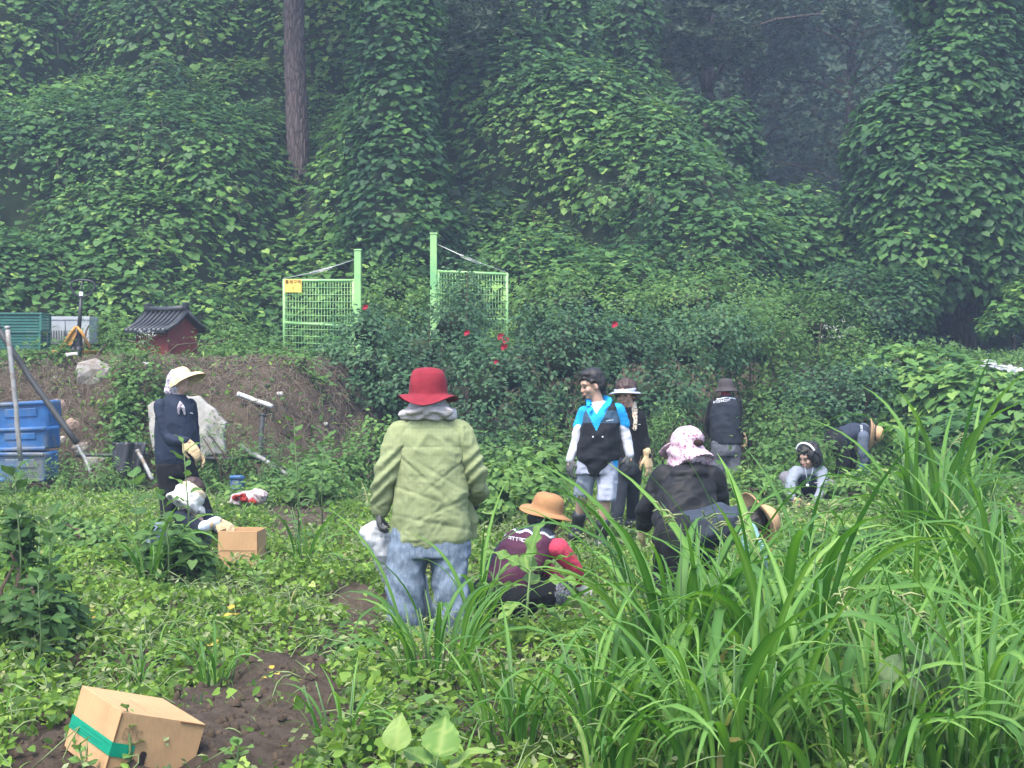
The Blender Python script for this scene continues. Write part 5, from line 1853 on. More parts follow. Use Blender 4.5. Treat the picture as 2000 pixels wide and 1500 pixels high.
# ---------------------------------------------------------------- woman in blue shirt, dark vest and shorts
def p_blue():
    d = 13.2
    root = person('woman with short black hair, bright blue shirt, black vest and grey shorts', (1160, 1070), d)
    fw, up = unit((-.93, -.36, -.22)), unit((-.12, -.05, 1))
    J = joints(d, pelvis=(1165, 905), chest=(1172, 835), neck=(1170, 786), sh_l=(1138, 803, .02), sh_r=(1208, 798, -.02), el_l=(1126, 860, .03), wr_l=(1114, 897, 0),
               el_r=(1222, 852, 0), wr_r=(1230, 888, -.03), hip_l=(1146, 915, .02), hip_r=(1184, 915, 0), kn_l=(1137, 968, .12), an_l=(1128, 1036, .25), kn_r=(1181, 982, -.05), an_r=(1176, 1052, 0),
               toe_l=(1118, 1048, .12), toe_r=(1172, 1066, -.14), head=(1156, 751, -.01))
    body_mesh(root, J, voxel=.0085, fwd=fw, up=up, hs=1.0)
    face_parts(root, J['head'], fw, up, 1.0)
    R = rot_from(fw, up)
    hc = J['head']
    hl = lambda x, y, z: hc + R @ (np.array([x, y, z]) * 1.0)
    B = Blob()
    B.ell(hl(0, -.022, .062), (.092, .100, .080), R)
    B.ell(hl(0, -.062, .015), (.084, .070, .085), R)
    B.ell(hl(0, .030, .098), (.070, .055, .036), R)
    B.ell(hl(0, .062, .070), (.056, .026, .022), R)
    for q in (-1, 1):
        B.ell(hl(q * .070, -.045, .01), (.022, .05, .06), R)
        B.ell(hl(q * .072, .020, .035), (.014, .028, .022), R)
    B.ell(hl(0, -.085, -.045), (.06, .035, .05), R)
    B.build('hair', M_HAIR, root, .008, 2, (.0028, 34))
    MB = cloth_mat('bright_blue_shirt', (.012, .30, .62, 1), (.008, .20, .46, 1), 12, .8, .3)
    MW = cloth_mat('white_sleeve', (.50, .51, .56, 1), (.38, .39, .44, 1), 16, .85, .3)
    MV = cloth_mat('black_vest', (.009, .011, .015, 1), (.005, .006, .008, 1), 9, .75, .35)
    MY = cloth_mat('slate_blue_panel', (.030, .065, .105, 1), (.022, .048, .08, 1), 9, .75, .3)
    # undershirt at the throat, shirt body
    B = Blob()
    B.loft(band([(925, 1132, 1206, .10, 0), (905, 1130, 1208, .115, 0), (850, 1135, 1208, .115, 0), (815, 1138, 1206, .10, 0), (796, 1146, 1200, .075, 0), (784, 1156, 1188, .06, 0)], d), 24)
    B.limb([at(1148, 806, d), J['sh_l'], at(1131, 832, d + .03)], [.046, .048, .050], 14)
    B.limb([at(1198, 804, d), J['sh_r'], at(1218, 828, d)], [.050, .054, .056], 14)

    def paint(c, n):
        x, y = to_px(c, None)
        v = (y < 818 - np.abs(x - 1166) * 2.1 + 0) & (n[:, 1] < .3) & (np.abs(x - 1166) < 16)
        return np.where(v, 1, 0)
    B.build('shirt', [MB, M_SKIN and cloth_mat('white_undershirt', (.52, .52, .56, 1), None, 10, .9, .2)], root, .0095, 3, (.004, 10), None, paint)
    # collar
    g = Blob()
    for s in (-1, 1):
        a0, a1, a2 = at(1172 + s * 6, 777, d + .05), at(1170 + s * 22, 783, d - .02), at(1168 + s * 12, 803, d - .13)
        g.loft([(a0, (.012, 0, .0), (0, .02, .03)), (a1, (.016, 0, .01), (-.0, .022, .032)), (a1 * .5 + a2 * .5, (.030, 0, .012), (0, .012, .012)), (a2, (.014, 0, .02), (0, .010, .006))], 12)
    g.build('collar', MB, root, .008, 2, (.003, 20))
    # white arm sleeves
    for q, e2 in (('l', None), ('r', None)):
        e, w, s = J['el_' + q], J['wr_' + q], J['sh_' + q]
        B = Blob()
        B.limb([s * .45 + e * .55, e, w], [.050, .046, .036], 14)
        B.build('arm_sleeve', MW, root, .0095, 3, (.0035, 14))
    glove(root, 'glove', J['wr_l'], unit(at(1112, 930, d) - J['wr_l']), (-.8, -.6, 0), -1, M_GLOVE_D, .7, 1.08)
    glove(root, 'glove', J['wr_r'], unit(at(1230, 925, d) - J['wr_r']), (.6, -.8, 0), 1, M_GLOVE_D, .8, 1.08)
    # vest, open at the neck, longer to a point in front
    B = Blob()
    B.loft(band([(898, 1128, 1210, .135, -.01), (870, 1129, 1212, .145, -.01), (840, 1133, 1211, .14, -.01), (815, 1137, 1210, .125, -.01), (798, 1143, 1208, .098, 0), (788, 1150, 1200, .08, .01)], d), 28)
    B.loft([(at(1166, 890, d - .03), np.array([.175, 0, 0]), np.array([0, .115, 0])), (at(1164, 912, d - .03), np.array([.12, 0, 0]), np.array([0, .115, 0])), (at(1161, 930, d - .035), np.array([.05, 0, 0]), np.array([0, .10, 0]))], 18)
    vest = B.build('vest', [MV, MY, MB, cloth_mat('white_undershirt2', (.52, .52, .56, 1), None, 10, .9, .2)], root, .0095, 3, (.005, 9), lambda c: .004 * np.sin(to_px(c, None)[1] / 5. + to_px(c, None)[0] / 8.), lambda c, n: np.select(
        [(to_px(c, None)[1] < 833 - np.abs(to_px(c, None)[0] - 1165) * 2.1) & (n[:, 1] < .2) & (to_px(c, None)[1] < 808 - 1.5 * np.abs(to_px(c, None)[0] - 1165)),
         (to_px(c, None)[1] < 842 - np.abs(to_px(c, None)[0] - 1165) * 2.0) & (n[:, 1] < .2),
         (to_px(c, None)[1] < 826) & (to_px(c, None)[1] > 802) & (n[:, 1] < .5)], [3, 2, 1], 0))
    text_strip('vest_badge', [at(1184, 822, d - .16), at(1198, 820, d - .155)], .008, 4, M_PRINT, vest)
    for x in (1158, 1177):
        Geo().box(at(x, 853, d - .165), (.012, .006, .012)).build('snap', M_PRINT, vest)
    # shorts with frayed hems
    MSh = cloth_mat('pale_grey_shorts', (.30, .32, .39, 1), (.22, .24, .30, 1), 10, .9, .35)
    B = Blob()
    B.loft(band([(888, 1130, 1206, .11, 0), (910, 1126, 1206, .125, 0), (925, 1124, 1206, .12, 0)], d), 22)
    B.loft([(at(1148, 912, d), (.088, 0, 0), (0, .10, 0)), (at(1143, 942, d + .05), (.082, 0, 0), (0, .09, 0)), (at(1139, 968, d + .10), (.080, 0, 0), (0, .085, 0))], 20)
    B.loft([(at(1184, 912, d), (.094, 0, 0), (0, .10, 0)), (at(1186, 945, d - .02), (.088, 0, 0), (0, .09, 0)), (at(1184, 976, d - .05), (.085, 0, 0), (0, .085, 0))], 20)
    B.build('shorts', MSh, root, .010, 2, (.006, 9), lambda c: .004 * np.sin(to_px(c, None)[0] / 3.))
    for (x, y, dd, rr) in ((1139, 965, d + .10, .076), (1184, 972, d - .05, .080)):
        g = Geo()
        for k in range(26):
            a = 2 * math.pi * k / 26
            p0 = at(x, y, dd) + np.array([math.cos(a) * rr, math.sin(a) * rr, 0])
            g.tube([p0 + (0, 0, .03), p0 + np.array([random.uniform(-.01, .01), 0, -random.uniform(.015, .04)])], [.006, .002], 4)
        g.build('frayed_hem', MSh, root)['kind'] = 'stuff'
    for q in ('l', 'r'):
        B = Blob()
        a, k, t = J['an_' + q], J['kn_' + q], J['toe_' + q]
        top = a + (k - a) * .42
        B.limb([top, a + (0, 0, .02)], [.062, .052], 16)
        B.limb([a + (0, .03, -.02), t], [.052, .046], 14)
        B.build('boot', plain_mat('black_rubber', (.016, .017, .019, 1), .35, .5, .3, 20, .1), root, .010, 3, (.003, 10))


def text_strip(name, pts, h, n, mat, parent, seed=3, gap=.25):
    """A row of small printed letter shapes between two points (lettering too small to read)."""
    a, b = np.asarray(pts[0], float), np.asarray(pts[1], float)
    ux = (b - a) / n
    up = np.array([0, 0, 1.0]) if len(pts) < 3 else unit(pts[2])
    L = np.linalg.norm(ux) * (1 - gap)
    e = unit(ux)
    dpt = unit(np.cross(e, up)) * .003
    r = random.Random(seed)
    g = Geo()
    R = np.stack([e, unit(np.cross(up, e)), up], 1)
    for k in range(n):
        c = a + ux * (k + .5)
        t = max(h * .17, .0025)
        shapes = r.choice([[(0, .42, 1, t / h), (0, -.42, 1, t / h), (-.42, 0, t / L, 1)], [(-.4, 0, t / L, 1), (.4, 0, t / L, 1), (0, 0, .8, t / h)], [(0, .42, 1, t / h), (0, 0, t / L, 1)], [(-.4, 0, t / L, 1), (0, -.42, 1, t / h), (.4, 0, t / L, 1), (0, .42, 1, t / h)], [(0, .42, 1, t / h), (.4, 0, t / L, .9), (0, -.1, .9, t / h)]])
        for x, y, w, hh in shapes:
            g.box(c + e * x * L + up * y * h, (max(w * L, t), .004, max(hh * h, t)), R)
    o = g.build(name, mat, parent)
    o['kind'] = 'stuff'
    return o


M_PRINT = plain_mat('white_print', (.62, .64, .68, 1), .6, .3, .1, 30, .02)
p_blue()
M_STRAW = None


def straw_mat(name, c):
    t = NT(name)
    w = t.n('ShaderNodeTexWave', wave_type='RINGS', rings_direction='Z')
    w.inputs['Scale'].default_value = 60
    w.inputs['Distortion'].default_value = 1.5
    t.l(t.coord('Object'), w.inputs['Vector'])
    n = t.noise(30, 4, .6, t.coord('Object'))
    col = t.ramp(n, [(.3, tuple(q * .75 for q in c[:3]) + (1,)), (.7, c)])
    p = t.principled(col, .8, .2, t.bump(w.outputs['Fac'], .4, .003))
    return t.done(p.outputs[0])


M_STRAW = straw_mat('pale_straw', (.62, .48, .28, 1))
M_STRAW2 = straw_mat('brown_straw', (.46, .29, .155, 1))
M_BOOT = plain_mat('black_rubber_boot', (.016, .017, .019, 1), .4, .45, .3, 20, .1)


def shoes(root, J, mat=None, r=.046):
    for q in ('l', 'r'):
        Blob().limb([J['an_' + q] + (0, .03, -.02), J['toe_' + q]], [r, r * .9], 12).build('shoe', mat or M_BOOT, root, .012, 3)


def floral(name, base, c1, c2, scale=38):
    t = NT(name)
    co = t.coord('Object')
    v = t.n('ShaderNodeTexVoronoi')
    v.inputs['Scale'].default_value = scale
    t.l(co, v.inputs['Vector'])
    n = t.noise(scale * .8, 5, .7, co)
    m1 = t.ramp(v.outputs['Distance'], [(.28, G(1, 1, 1)), (.42, G(0, 0, 0))])
    m2 = t.ramp(n, [(.52, G(0, 0, 0)), (.58, G(1, 1, 1))])
    col = t.mix(m2, t.mix(m1, base, c1), c2)
    p = t.principled(col, .85, .2, t.bump(t.noise(12, 5, .6, co), .3, .02))
    return t.done(p.outputs[0])


# ---------------------------------------------------------------- woman in navy with straw visor (left)
def p_navy():
    d = 14.3
    root = person('woman in navy with a cream straw visor and floral head scarf beside the bank', (350, 1036), d)
    fw, up = unit((.93, -.30, -.30)), unit((.28, 0, 1))
    J = joints(d, pelvis=(345, 905), chest=(340, 825), neck=(345, 775), sh_l=(313, 793, -.05), sh_r=(372, 790, .12), el_l=(326, 858, -.10), wr_l=(363, 862, -.22),
               el_r=(378, 850, .2), wr_r=(385, 880, .1), hip_l=(328, 912, -.03), hip_r=(358, 912, .06), kn_l=(330, 970, -.03), an_l=(330, 1030, 0), kn_r=(385, 968, .1), an_r=(408, 1028, .12),
               toe_l=(356, 1038, -.04), toe_r=(434, 1036, .08), head=(350, 748, 0))
    body_mesh(root, J, fwd=fw, up=up)
    B = Blob()
    B.loft(band([(905, 304, 376, .125, 0), (885, 303, 382, .135, 0), (850, 304, 382, .135, 0), (820, 303, 380, .13, 0), (795, 304, 378, .115, 0), (780, 318, 366, .085, 0), (770, 330, 360, .06, 0)], d), 24)
    nav = cloth_mat('navy_vest', (.013, .021, .042, 1), (.008, .013, .026, 1), 9, .75, .35)
    v = B.build('vest', nav, root, .012, 4, (.006, 8))
    for q in ('l', 'r'):
        Blob().limb([J['sh_' + q], J['el_' + q], J['wr_' + q]], [.062, .054, .040], 14).build('sleeve', nav, root, .012, 3, (.005, 12))
    glove(root, 'glove', J['wr_l'], unit(at(388, 890, d - .25) - J['wr_l']), (.2, -.9, .5), 1, M_GLOVE_B, .45, 1.25, J['wr_l'] + unit(J['el_l'] - J['wr_l']) * .04)
    glove(root, 'glove', J['wr_r'], (.5, -.2, -.8), (.6, .6, .3), -1, M_GLOVE_B, .5, 1.1)
    B = Blob()
    B.loft(band([(895, 308, 378, .115, 0), (915, 308, 382, .125, 0), (930, 310, 380, .12, 0)], d), 20)
    B.limb([J['hip_l'], J['kn_l'], J['an_l']], [.105, .085, .070], 14)
    B.limb([J['hip_r'], J['kn_r'], J['an_r']], [.105, .085, .068], 14)
    B.build('trousers', M_BLACK, root, .015, 3, (.006, 8))
    shoes(root, J)
    R = rot_from(fw, up)
    hc = J['head']
    hl = lambda x, y, z: hc + R @ np.array([x, y, z])
    # scarf over the head and knotted under the chin
    MF = floral('floral_scarf', G(.30, .27, .31), G(.10, .07, .10), G(.58, .55, .58), 46)
    B = Blob()
    B.ell(hl(0, -.04, .02), (.092, .085, .105), R)
    B.ell(hl(0, -.03, -.06), (.085, .085, .06), R)
    B.ell(hl(0, .02, -.105), (.055, .07, .035), R)
    B.ell(hl(0, -.045, -.095), (.085, .07, .05), R)
    B.build('head_scarf', MF, root, .010, 3, (.005, 20))
    kn = at(352, 786, d - .13)
    for s in (-1, 1):
        Blob().limb([kn, kn + (.02 * s + .01, -.01, -.05), kn + (.028 * s + .015, 0, -.11)], [.014, .018, .010], 8).build('scarf_end', MF, root, .007, 2)
    # visor: domed straw cap with a long brim
    def wave(th, r, h):
        f = np.maximum(np.sin(th), 0)
        return (-.012 * f * (r > .10) - .03 * (1 - f) * (r > .12), np.where(r > .10, f * .80 + .02, 0))
    hat(root, 'straw_visor', hl(0, .005, .045), unit(up * 1.0 - fw * .80), fw, [(.125, -.035), (.118, -.022), (.105, .0), (.100, .012), (.098, .04), (.088, .07), (.066, .092), (.03, .102), (.0005, .104)], M_STRAW, .005, wave, (1, 1.05), 48)
    text_strip('vest_badge', [at(371, 806, d - .10), at(377, 808, d - .08)], .010, 2, M_PRINT, v)


p_navy()


# ---------------------------------------------------------------- person crouching at the open box (left)
def p_box():
    d = 12.3
    root = person('person crouching by the open box with a white neck cloth and cream visor band', (350, 1090), d)
    fw, up = unit((.55, .55, -.62)), unit((.35, .2, 1))
    J = joints(d, pelvis=(325, 1062, .1), chest=(375, 1020, 0), neck=(376, 997, 0), sh_l=(352, 1010, -.08), sh_r=(402, 1010, .10), el_l=(392, 1032, -.14), wr_l=(424, 1019, -.22),
               el_r=(425, 1030, .15), wr_r=(448, 1030, .0), hip_l=(325, 1065, 0), hip_r=(345, 1062, .15), kn_l=(310, 1035, -.30), an_l=(330, 1090, -.18), kn_r=(400, 1050, .25), an_r=(375, 1095, .2),
               toe_l=(350, 1098, -.24), toe_r=(400, 1098, .2), head=(374, 966, .02))
    body_mesh(root, J, fwd=fw, up=up)
    B = Blob()
    sp = unit(J['neck'] - J['pelvis'])
    ax = unit(J['sh_r'] - J['sh_l'])
    dp = unit(np.cross(sp, ax))
    B.loft([(J['pelvis'], ax * .15, dp * .12), ((J['pelvis'] + J['chest']) / 2, ax * .16, dp * .13), (J['chest'], ax * .16, dp * .12), (J['neck'], ax * .07, dp * .06)], 20)
    B.limb([J['sh_r'], J['el_r']], [.065, .055])
    B.limb([J['sh_l'], J['el_l']], [.065, .055])
    B.build('vest', M_NAVY, root, .012, 4, (.005, 9))
    MP = cloth_mat('pale_blue_sleeve', (.46, .52, .62, 1), None, 14, .85, .3)
    for q in ('l', 'r'):
        Blob().limb([J['el_' + q], J['wr_' + q]], [.050, .040], 12).build('sleeve', MP, root, .011, 3, (.004, 14))
    glove(root, 'glove', J['wr_l'], unit(at(456, 1036, d - .22) - J['wr_l']), (.2, -.6, .7), 1, M_GLOVE_B, .8, 1.2, J['wr_l'] + unit(J['el_l'] - J['wr_l']) * .05)
    glove(root, 'glove', J['wr_r'], (.6, 0, -.8), (.3, .5, .7), -1, M_GLOVE_B, .8, 1.1)
    MT = cloth_mat('grey_plaid_trousers', (.14, .17, .24, 1), (.08, .10, .15, 1), 40, .9, .3)
    B = Blob()
    B.limb([J['hip_l'], J['kn_l'], J['an_l']], [.11, .085, .065])
    B.limb([J['hip_r'], J['kn_r'], J['an_r']], [.11, .085, .065])
    B.ell(J['pelvis'], (.17, .15, .12))
    B.build('trousers', MT, root, .015, 3, (.006, 9))
    shoes(root, J, plain_mat('white_shoe', (.48, .50, .53, 1), .6, .3))
    R = rot_from(fw, up)
    hc = J['head']
    hl = lambda x, y, z: hc + R @ np.array([x, y, z])
    Blob().ell(hl(0, -.02, .06), (.088, .098, .078), R).build('hair', M_HAIRB, root, .010, 2, (.004, 30))
    MC = cloth_mat('cream_band', (.60, .49, .33, 1), None, 20, .85, .2)
    MWc = cloth_mat('white_neck_cloth', (.56, .55, .50, 1), (.44, .43, .39, 1), 12, .9, .35)
    v, f = lathe([(.100, -.01), (.104, .0), (.103, .045), (.098, .05), (.094, .045), (.095, -.005), (.100, -.01)], hl(0, -.005, .012), R, 40, None, (1, 1.08))
    link('visor_band', np_mesh('visor_band', v, f, MC), root)
    B = Blob()
    B.loft([(hl(0, -.01, .015), R[:, 0] * .10, R[:, 1] * .11), (hl(0, -.015, -.04), R[:, 0] * .115, R[:, 1] * .115), (hl(0, -.02, -.09), R[:, 0] * .145, R[:, 1] * .13), (hl(0, -.02, -.115), R[:, 0] * .15, R[:, 1] * .135)], 24)
    B.ell(hl(.06, .10, -.07), (.05, .06, .03), R)
    B.build('neck_cloth', MWc, root, .009, 2, (.008, 11), lambda c: .006 * np.sin(c[:, 0] * 70))


p_box()


# ---------------------------------------------------------------- squatting person in maroon vest
def p_maroon():
    d = 9.6
    root = person('squatting person in a maroon vest, pink sleeves and a tan brimmed hat', (1010, 1225), d)
    fw, up = unit((.62, .55, -.55)), unit((.42, .18, 1))
    J = joints(d, pelvis=(975, 1155, -.02), chest=(1020, 1085, .06), neck=(1056, 1035, .12), sh_l=(1002, 1052, .18), sh_r=(1090, 1072, -.02), el_l=(1060, 1110, .42), wr_l=(1105, 1150, .42),
               el_r=(1124, 1112, .02), wr_r=(1128, 1138, .12), hip_l=(955, 1165, .05), hip_r=(990, 1168, -.06), kn_l=(1040, 1135, .35), an_l=(985, 1215, .22), kn_r=(1105, 1152, .12), an_r=(1010, 1222, .02),
               toe_l=(1045, 1220, .3), toe_r=(1065, 1228, .08), head=(1072, 1008, .18))
    body_mesh(root, J, fwd=fw, up=up)
    MM = cloth_mat('maroon_vest', (.070, .017, .040, 1), (.045, .011, .028, 1), 9, .7, .3)
    MDk = cloth_mat('dark_slate_yoke', (.035, .042, .058, 1), (.02, .025, .036, 1), 9, .75, .3)
    MG = plain_mat('silver_piping', (.48, .54, .62, 1), .4, .5, .1, 30, .02)
    MPk = cloth_mat('pink_sleeve', (.38, .040, .075, 1), (.28, .026, .05, 1), 10, .8, .3)
    sp = unit(J['neck'] - J['pelvis'])
    ax = unit(J['sh_r'] - J['sh_l'])
    dp = unit(np.cross(sp, ax))
    B = Blob()
    B.loft([(J['pelvis'] - sp * .02, ax * .165, dp * .125), (J['pelvis'] * .7 + J['chest'] * .3, ax * .17, dp * .14), (J['chest'], ax * .185, dp * .145), (J['chest'] * .45 + J['neck'] * .55, ax * .185, dp * .12), (J['neck'] - sp * .03, ax * .11, dp * .09), (J['neck'] + sp * .02, ax * .07, dp * .07)], 26)

    def paint(c, n):
        x, y = to_px(c, None)
        line = 1034 + np.abs(x - 1045) * 0 + np.where(x > 1000, (x - 1000) * .16, (1000 - x) * .55) + 3 * np.sin(x / 5.)
        return np.select([np.abs(y - line) < 2.2, y < line, y > 1150 + (x - 945) * .02, x < 985 - (y - 1040) * .42], [2, 1, 3, 1], 0)
    v = B.build('vest', [MM, MDk, MG, M_CHAR], root, .010, 3, (.005, 9), lambda c: .004 * np.sin((to_px(c, None)[1] + to_px(c, None)[0] * .3) / 8.), paint)
    a, b = at(992, 1050, d - .155), at(1034, 1057, d - .155)
    text_strip('vest_lettering', [a, b, (.10, .35, .93)], .022, 6, M_PRINT, v, 5, .12)
    B = Blob()
    B.limb([J['sh_r'], J['el_r'], J['wr_r']], [.064, .052, .042], 14)
    B.limb([J['sh_l'] + (.03, .03, -.04), J['el_l'], J['wr_l']], [.050, .055, .045], 14)
    # both sleeves belong to one garment under the vest
    B.limb([J['sh_l'] + (.03, .03, -.04), J['sh_r']], [.05, .05], 12)
    B.build('shirt', MPk, root, .010, 3, (.005, 11))
    glove(root, 'glove', J['wr_r'], unit((.45, .2, -.4)), (.5, -.6, .6), -1, M_GLOVE_W, .5, 1.25)
    glove(root, 'glove', J['wr_l'], unit((.6, .1, -.5)), (.2, -.5, .8), 1, M_GLOVE_W, .5, 1.15)
    MP = floral('patterned_trousers', G(.10, .105, .125), G(.03, .03, .035), G(.24, .25, .28), 90)
    B = Blob()
    B.ell(J['pelvis'] + (0, 0, -.03), (.19, .17, .15))
    B.limb([J['hip_l'], J['kn_l'], J['an_l']], [.125, .09, .068])
    B.limb([J['hip_r'], J['kn_r'], J['an_r']], [.125, .09, .068])
    B.build('trousers', [M_BLACK, MP], root, .015, 3, (.005, 9), None, lambda c, n: np.where(to_px(c, None)[0] > 1085, 1, 0))
    shoes(root, J)
    R = rot_from(fw, up)
    hl = lambda x, y, z: J['head'] + R @ np.array([x, y, z])
    B = Blob()
    B.ell(hl(0, -.02, .0), (.082, .085, .070), R)
    B.ell(hl(0, -.06, -.04), (.085, .07, .08), R)
    B.ell(hl(.06, -.03, -.05), (.04, .06, .07), R)
    B.build('hair', M_HAIR, root, .009, 3, (.006, 26))
    MT = cloth_mat('tan_felt', (.31, .165, .075, 1), (.23, .12, .052, 1), 10, .9, .2)
    hat(root, 'hat', at(1067, 1000, d + .17), unit((.28, -.06, 1)), fw, [(.165, -.012), (.160, -.004), (.13, .004), (.108, .012), (.100, .02), (.098, .045), (.093, .08), (.082, .105), (.06, .118), (.03, .122), (.0005, .123)], MT, .005, lambda th, r, h: (.010 * np.cos(2 * th) * (r > .11), 0 * th), (1, 1.08), 56)


p_maroon()


# ---------------------------------------------------------------- woman with the visor behind the woman in blue
def p_visor():
    d = 14.4
    root = person('woman in black with a pale visor and patterned neck scarf behind the blue shirt', (1220, 1020), d)
    fw, up = unit((-.42, -.90, -.10)), unit((-.06, 0, 1))
    J = joints(d, pelvis=(1224, 905), chest=(1228, 840), neck=(1230, 800), sh_l=(1196, 815, .03), sh_r=(1248, 814, -.02), el_l=(1190, 860, .05), wr_l=(1188, 900, 0),
               el_r=(1258, 858, 0), wr_r=(1264, 890, -.04), hip_l=(1212, 912), hip_r=(1236, 912), kn_l=(1208, 965, -.05), an_l=(1202, 1026, -.10), kn_r=(1237, 960, .1), an_r=(1234, 1012, .25),
               toe_l=(1194, 1034, -.25), toe_r=(1228, 1024, .1), head=(1222, 770, -.01))
    body_mesh(root, J, voxel=.0085, fwd=fw, up=up)
    face_parts(root, J['head'], fw, up)
    R = rot_from(fw, up)
    hl = lambda x, y, z: J['head'] + R @ np.array([x, y, z])
    B = Blob()
    B.ell(hl(0, -.03, .065), (.100, .100, .082), R)
    B.ell(hl(0, -.07, -.01), (.092, .06, .10), R)
    for q in (-1, 1):
        B.ell(hl(q * .083, -.015, .02), (.022, .05, .06), R)
    B.build('hair', M_HAIRB, root, .009, 2, (.006, 28))
    MVi = cloth_mat('pale_blue_visor', (.34, .38, .50, 1), None, 20, .7, .1)
    MVu = plain_mat('visor_underside', (.02, .022, .028, 1), .7, .2)

    def vis(k):
        n = 24
        th = np.linspace(math.radians(8), math.radians(172), n)
        v = []
        for rr, hh in ((.100, .052), (.150, .048), (.185, .036)):
            for t in th:
                v.append([math.cos(t) * rr * .92, math.sin(t) * rr, hh - .03 * abs(math.cos(t)) ** 2 - k])
        f = []
        for i in range(2):
            for j in range(n - 1):
                q = i * n + j
                f.append((q, q + 1, q + n + 1, q + n))
        return np.array(v) @ R.T + hl(0, 0, 0), f
    o = link('visor', np_mesh('visor', *vis(0), MVi), root)
    link('visor_lining', np_mesh('visor_lining', *vis(.004), MVu), o)
    v, f = lathe([(.101, .02), (.106, .03), (.105, .055), (.100, .058), (.099, .03), (.101, .02)], hl(0, -.005, 0), R, 36, None, (1, 1.06))
    link('visor_band', np_mesh('visor_band', v, f, MVi), o)
    B = Blob()
    B.loft(band([(905, 1198, 1250, .11, 0), (880, 1196, 1252, .12, 0), (840, 1196, 1254, .12, 0), (815, 1197, 1254, .105, 0), (804, 1208, 1248, .08, 0), (796, 1218, 1242, .06, 0)], d), 22)
    B.limb([J['sh_r'], J['el_r'], J['wr_r']], [.055, .047, .037], 14)
    B.limb([J['sh_l'], J['el_l'], J['wr_l']], [.055, .047, .037], 14)
    jk = B.build('jacket', M_BLACK, root, .011, 4, (.005, 9))
    text_strip('chest_mark', [at(1246, 829, d - .12), at(1251, 829, d - .11)], .006, 2, M_PRINT, jk)
    MS = floral('patterned_neck_scarf', G(.55, .50, .38), G(.30, .07, .05), G(.06, .05, .04), 60)
    a = at(1236, 790, d - .06)
    Blob().limb([at(1238, 785, d + .04), at(1239, 800, d - .07), at(1241, 820, d - .125), at(1240, 838, d - .135)], [.020, .024, .022, .015], 10).build('neck_scarf', MS, root, .007, 2, (.004, 25))
    glove(root, 'glove', J['wr_r'], unit(at(1270, 925, d - .05) - J['wr_r']), (.7, -.7, 0), 1, M_GLOVE_B, .5, 1.2, J['wr_r'] + (-.005, 0, .04))
    glove(root, 'glove', J['wr_l'], (0, -.1, -1), (-.7, -.7, 0), -1, M_GLOVE_B, .5, 1.1)
    B = Blob()
    B.loft(band([(890, 1198, 1250, .11, 0), (915, 1197, 1248, .12, 0), (928, 1198, 1246, .11, 0)], d), 20)
    B.limb([J['hip_l'], J['kn_l'], J['an_l']], [.088, .068, .056], 14)
    B.limb([J['hip_r'], J['kn_r'], J['an_r']], [.088, .068, .056], 14)
    B.build('trousers', cloth_mat('dark_trousers', (.022, .026, .036, 1), (.012, .014, .02, 1), 9, .8, .35), root, .015, 3, (.006, 8))
    shoes(root, J)


p_visor()


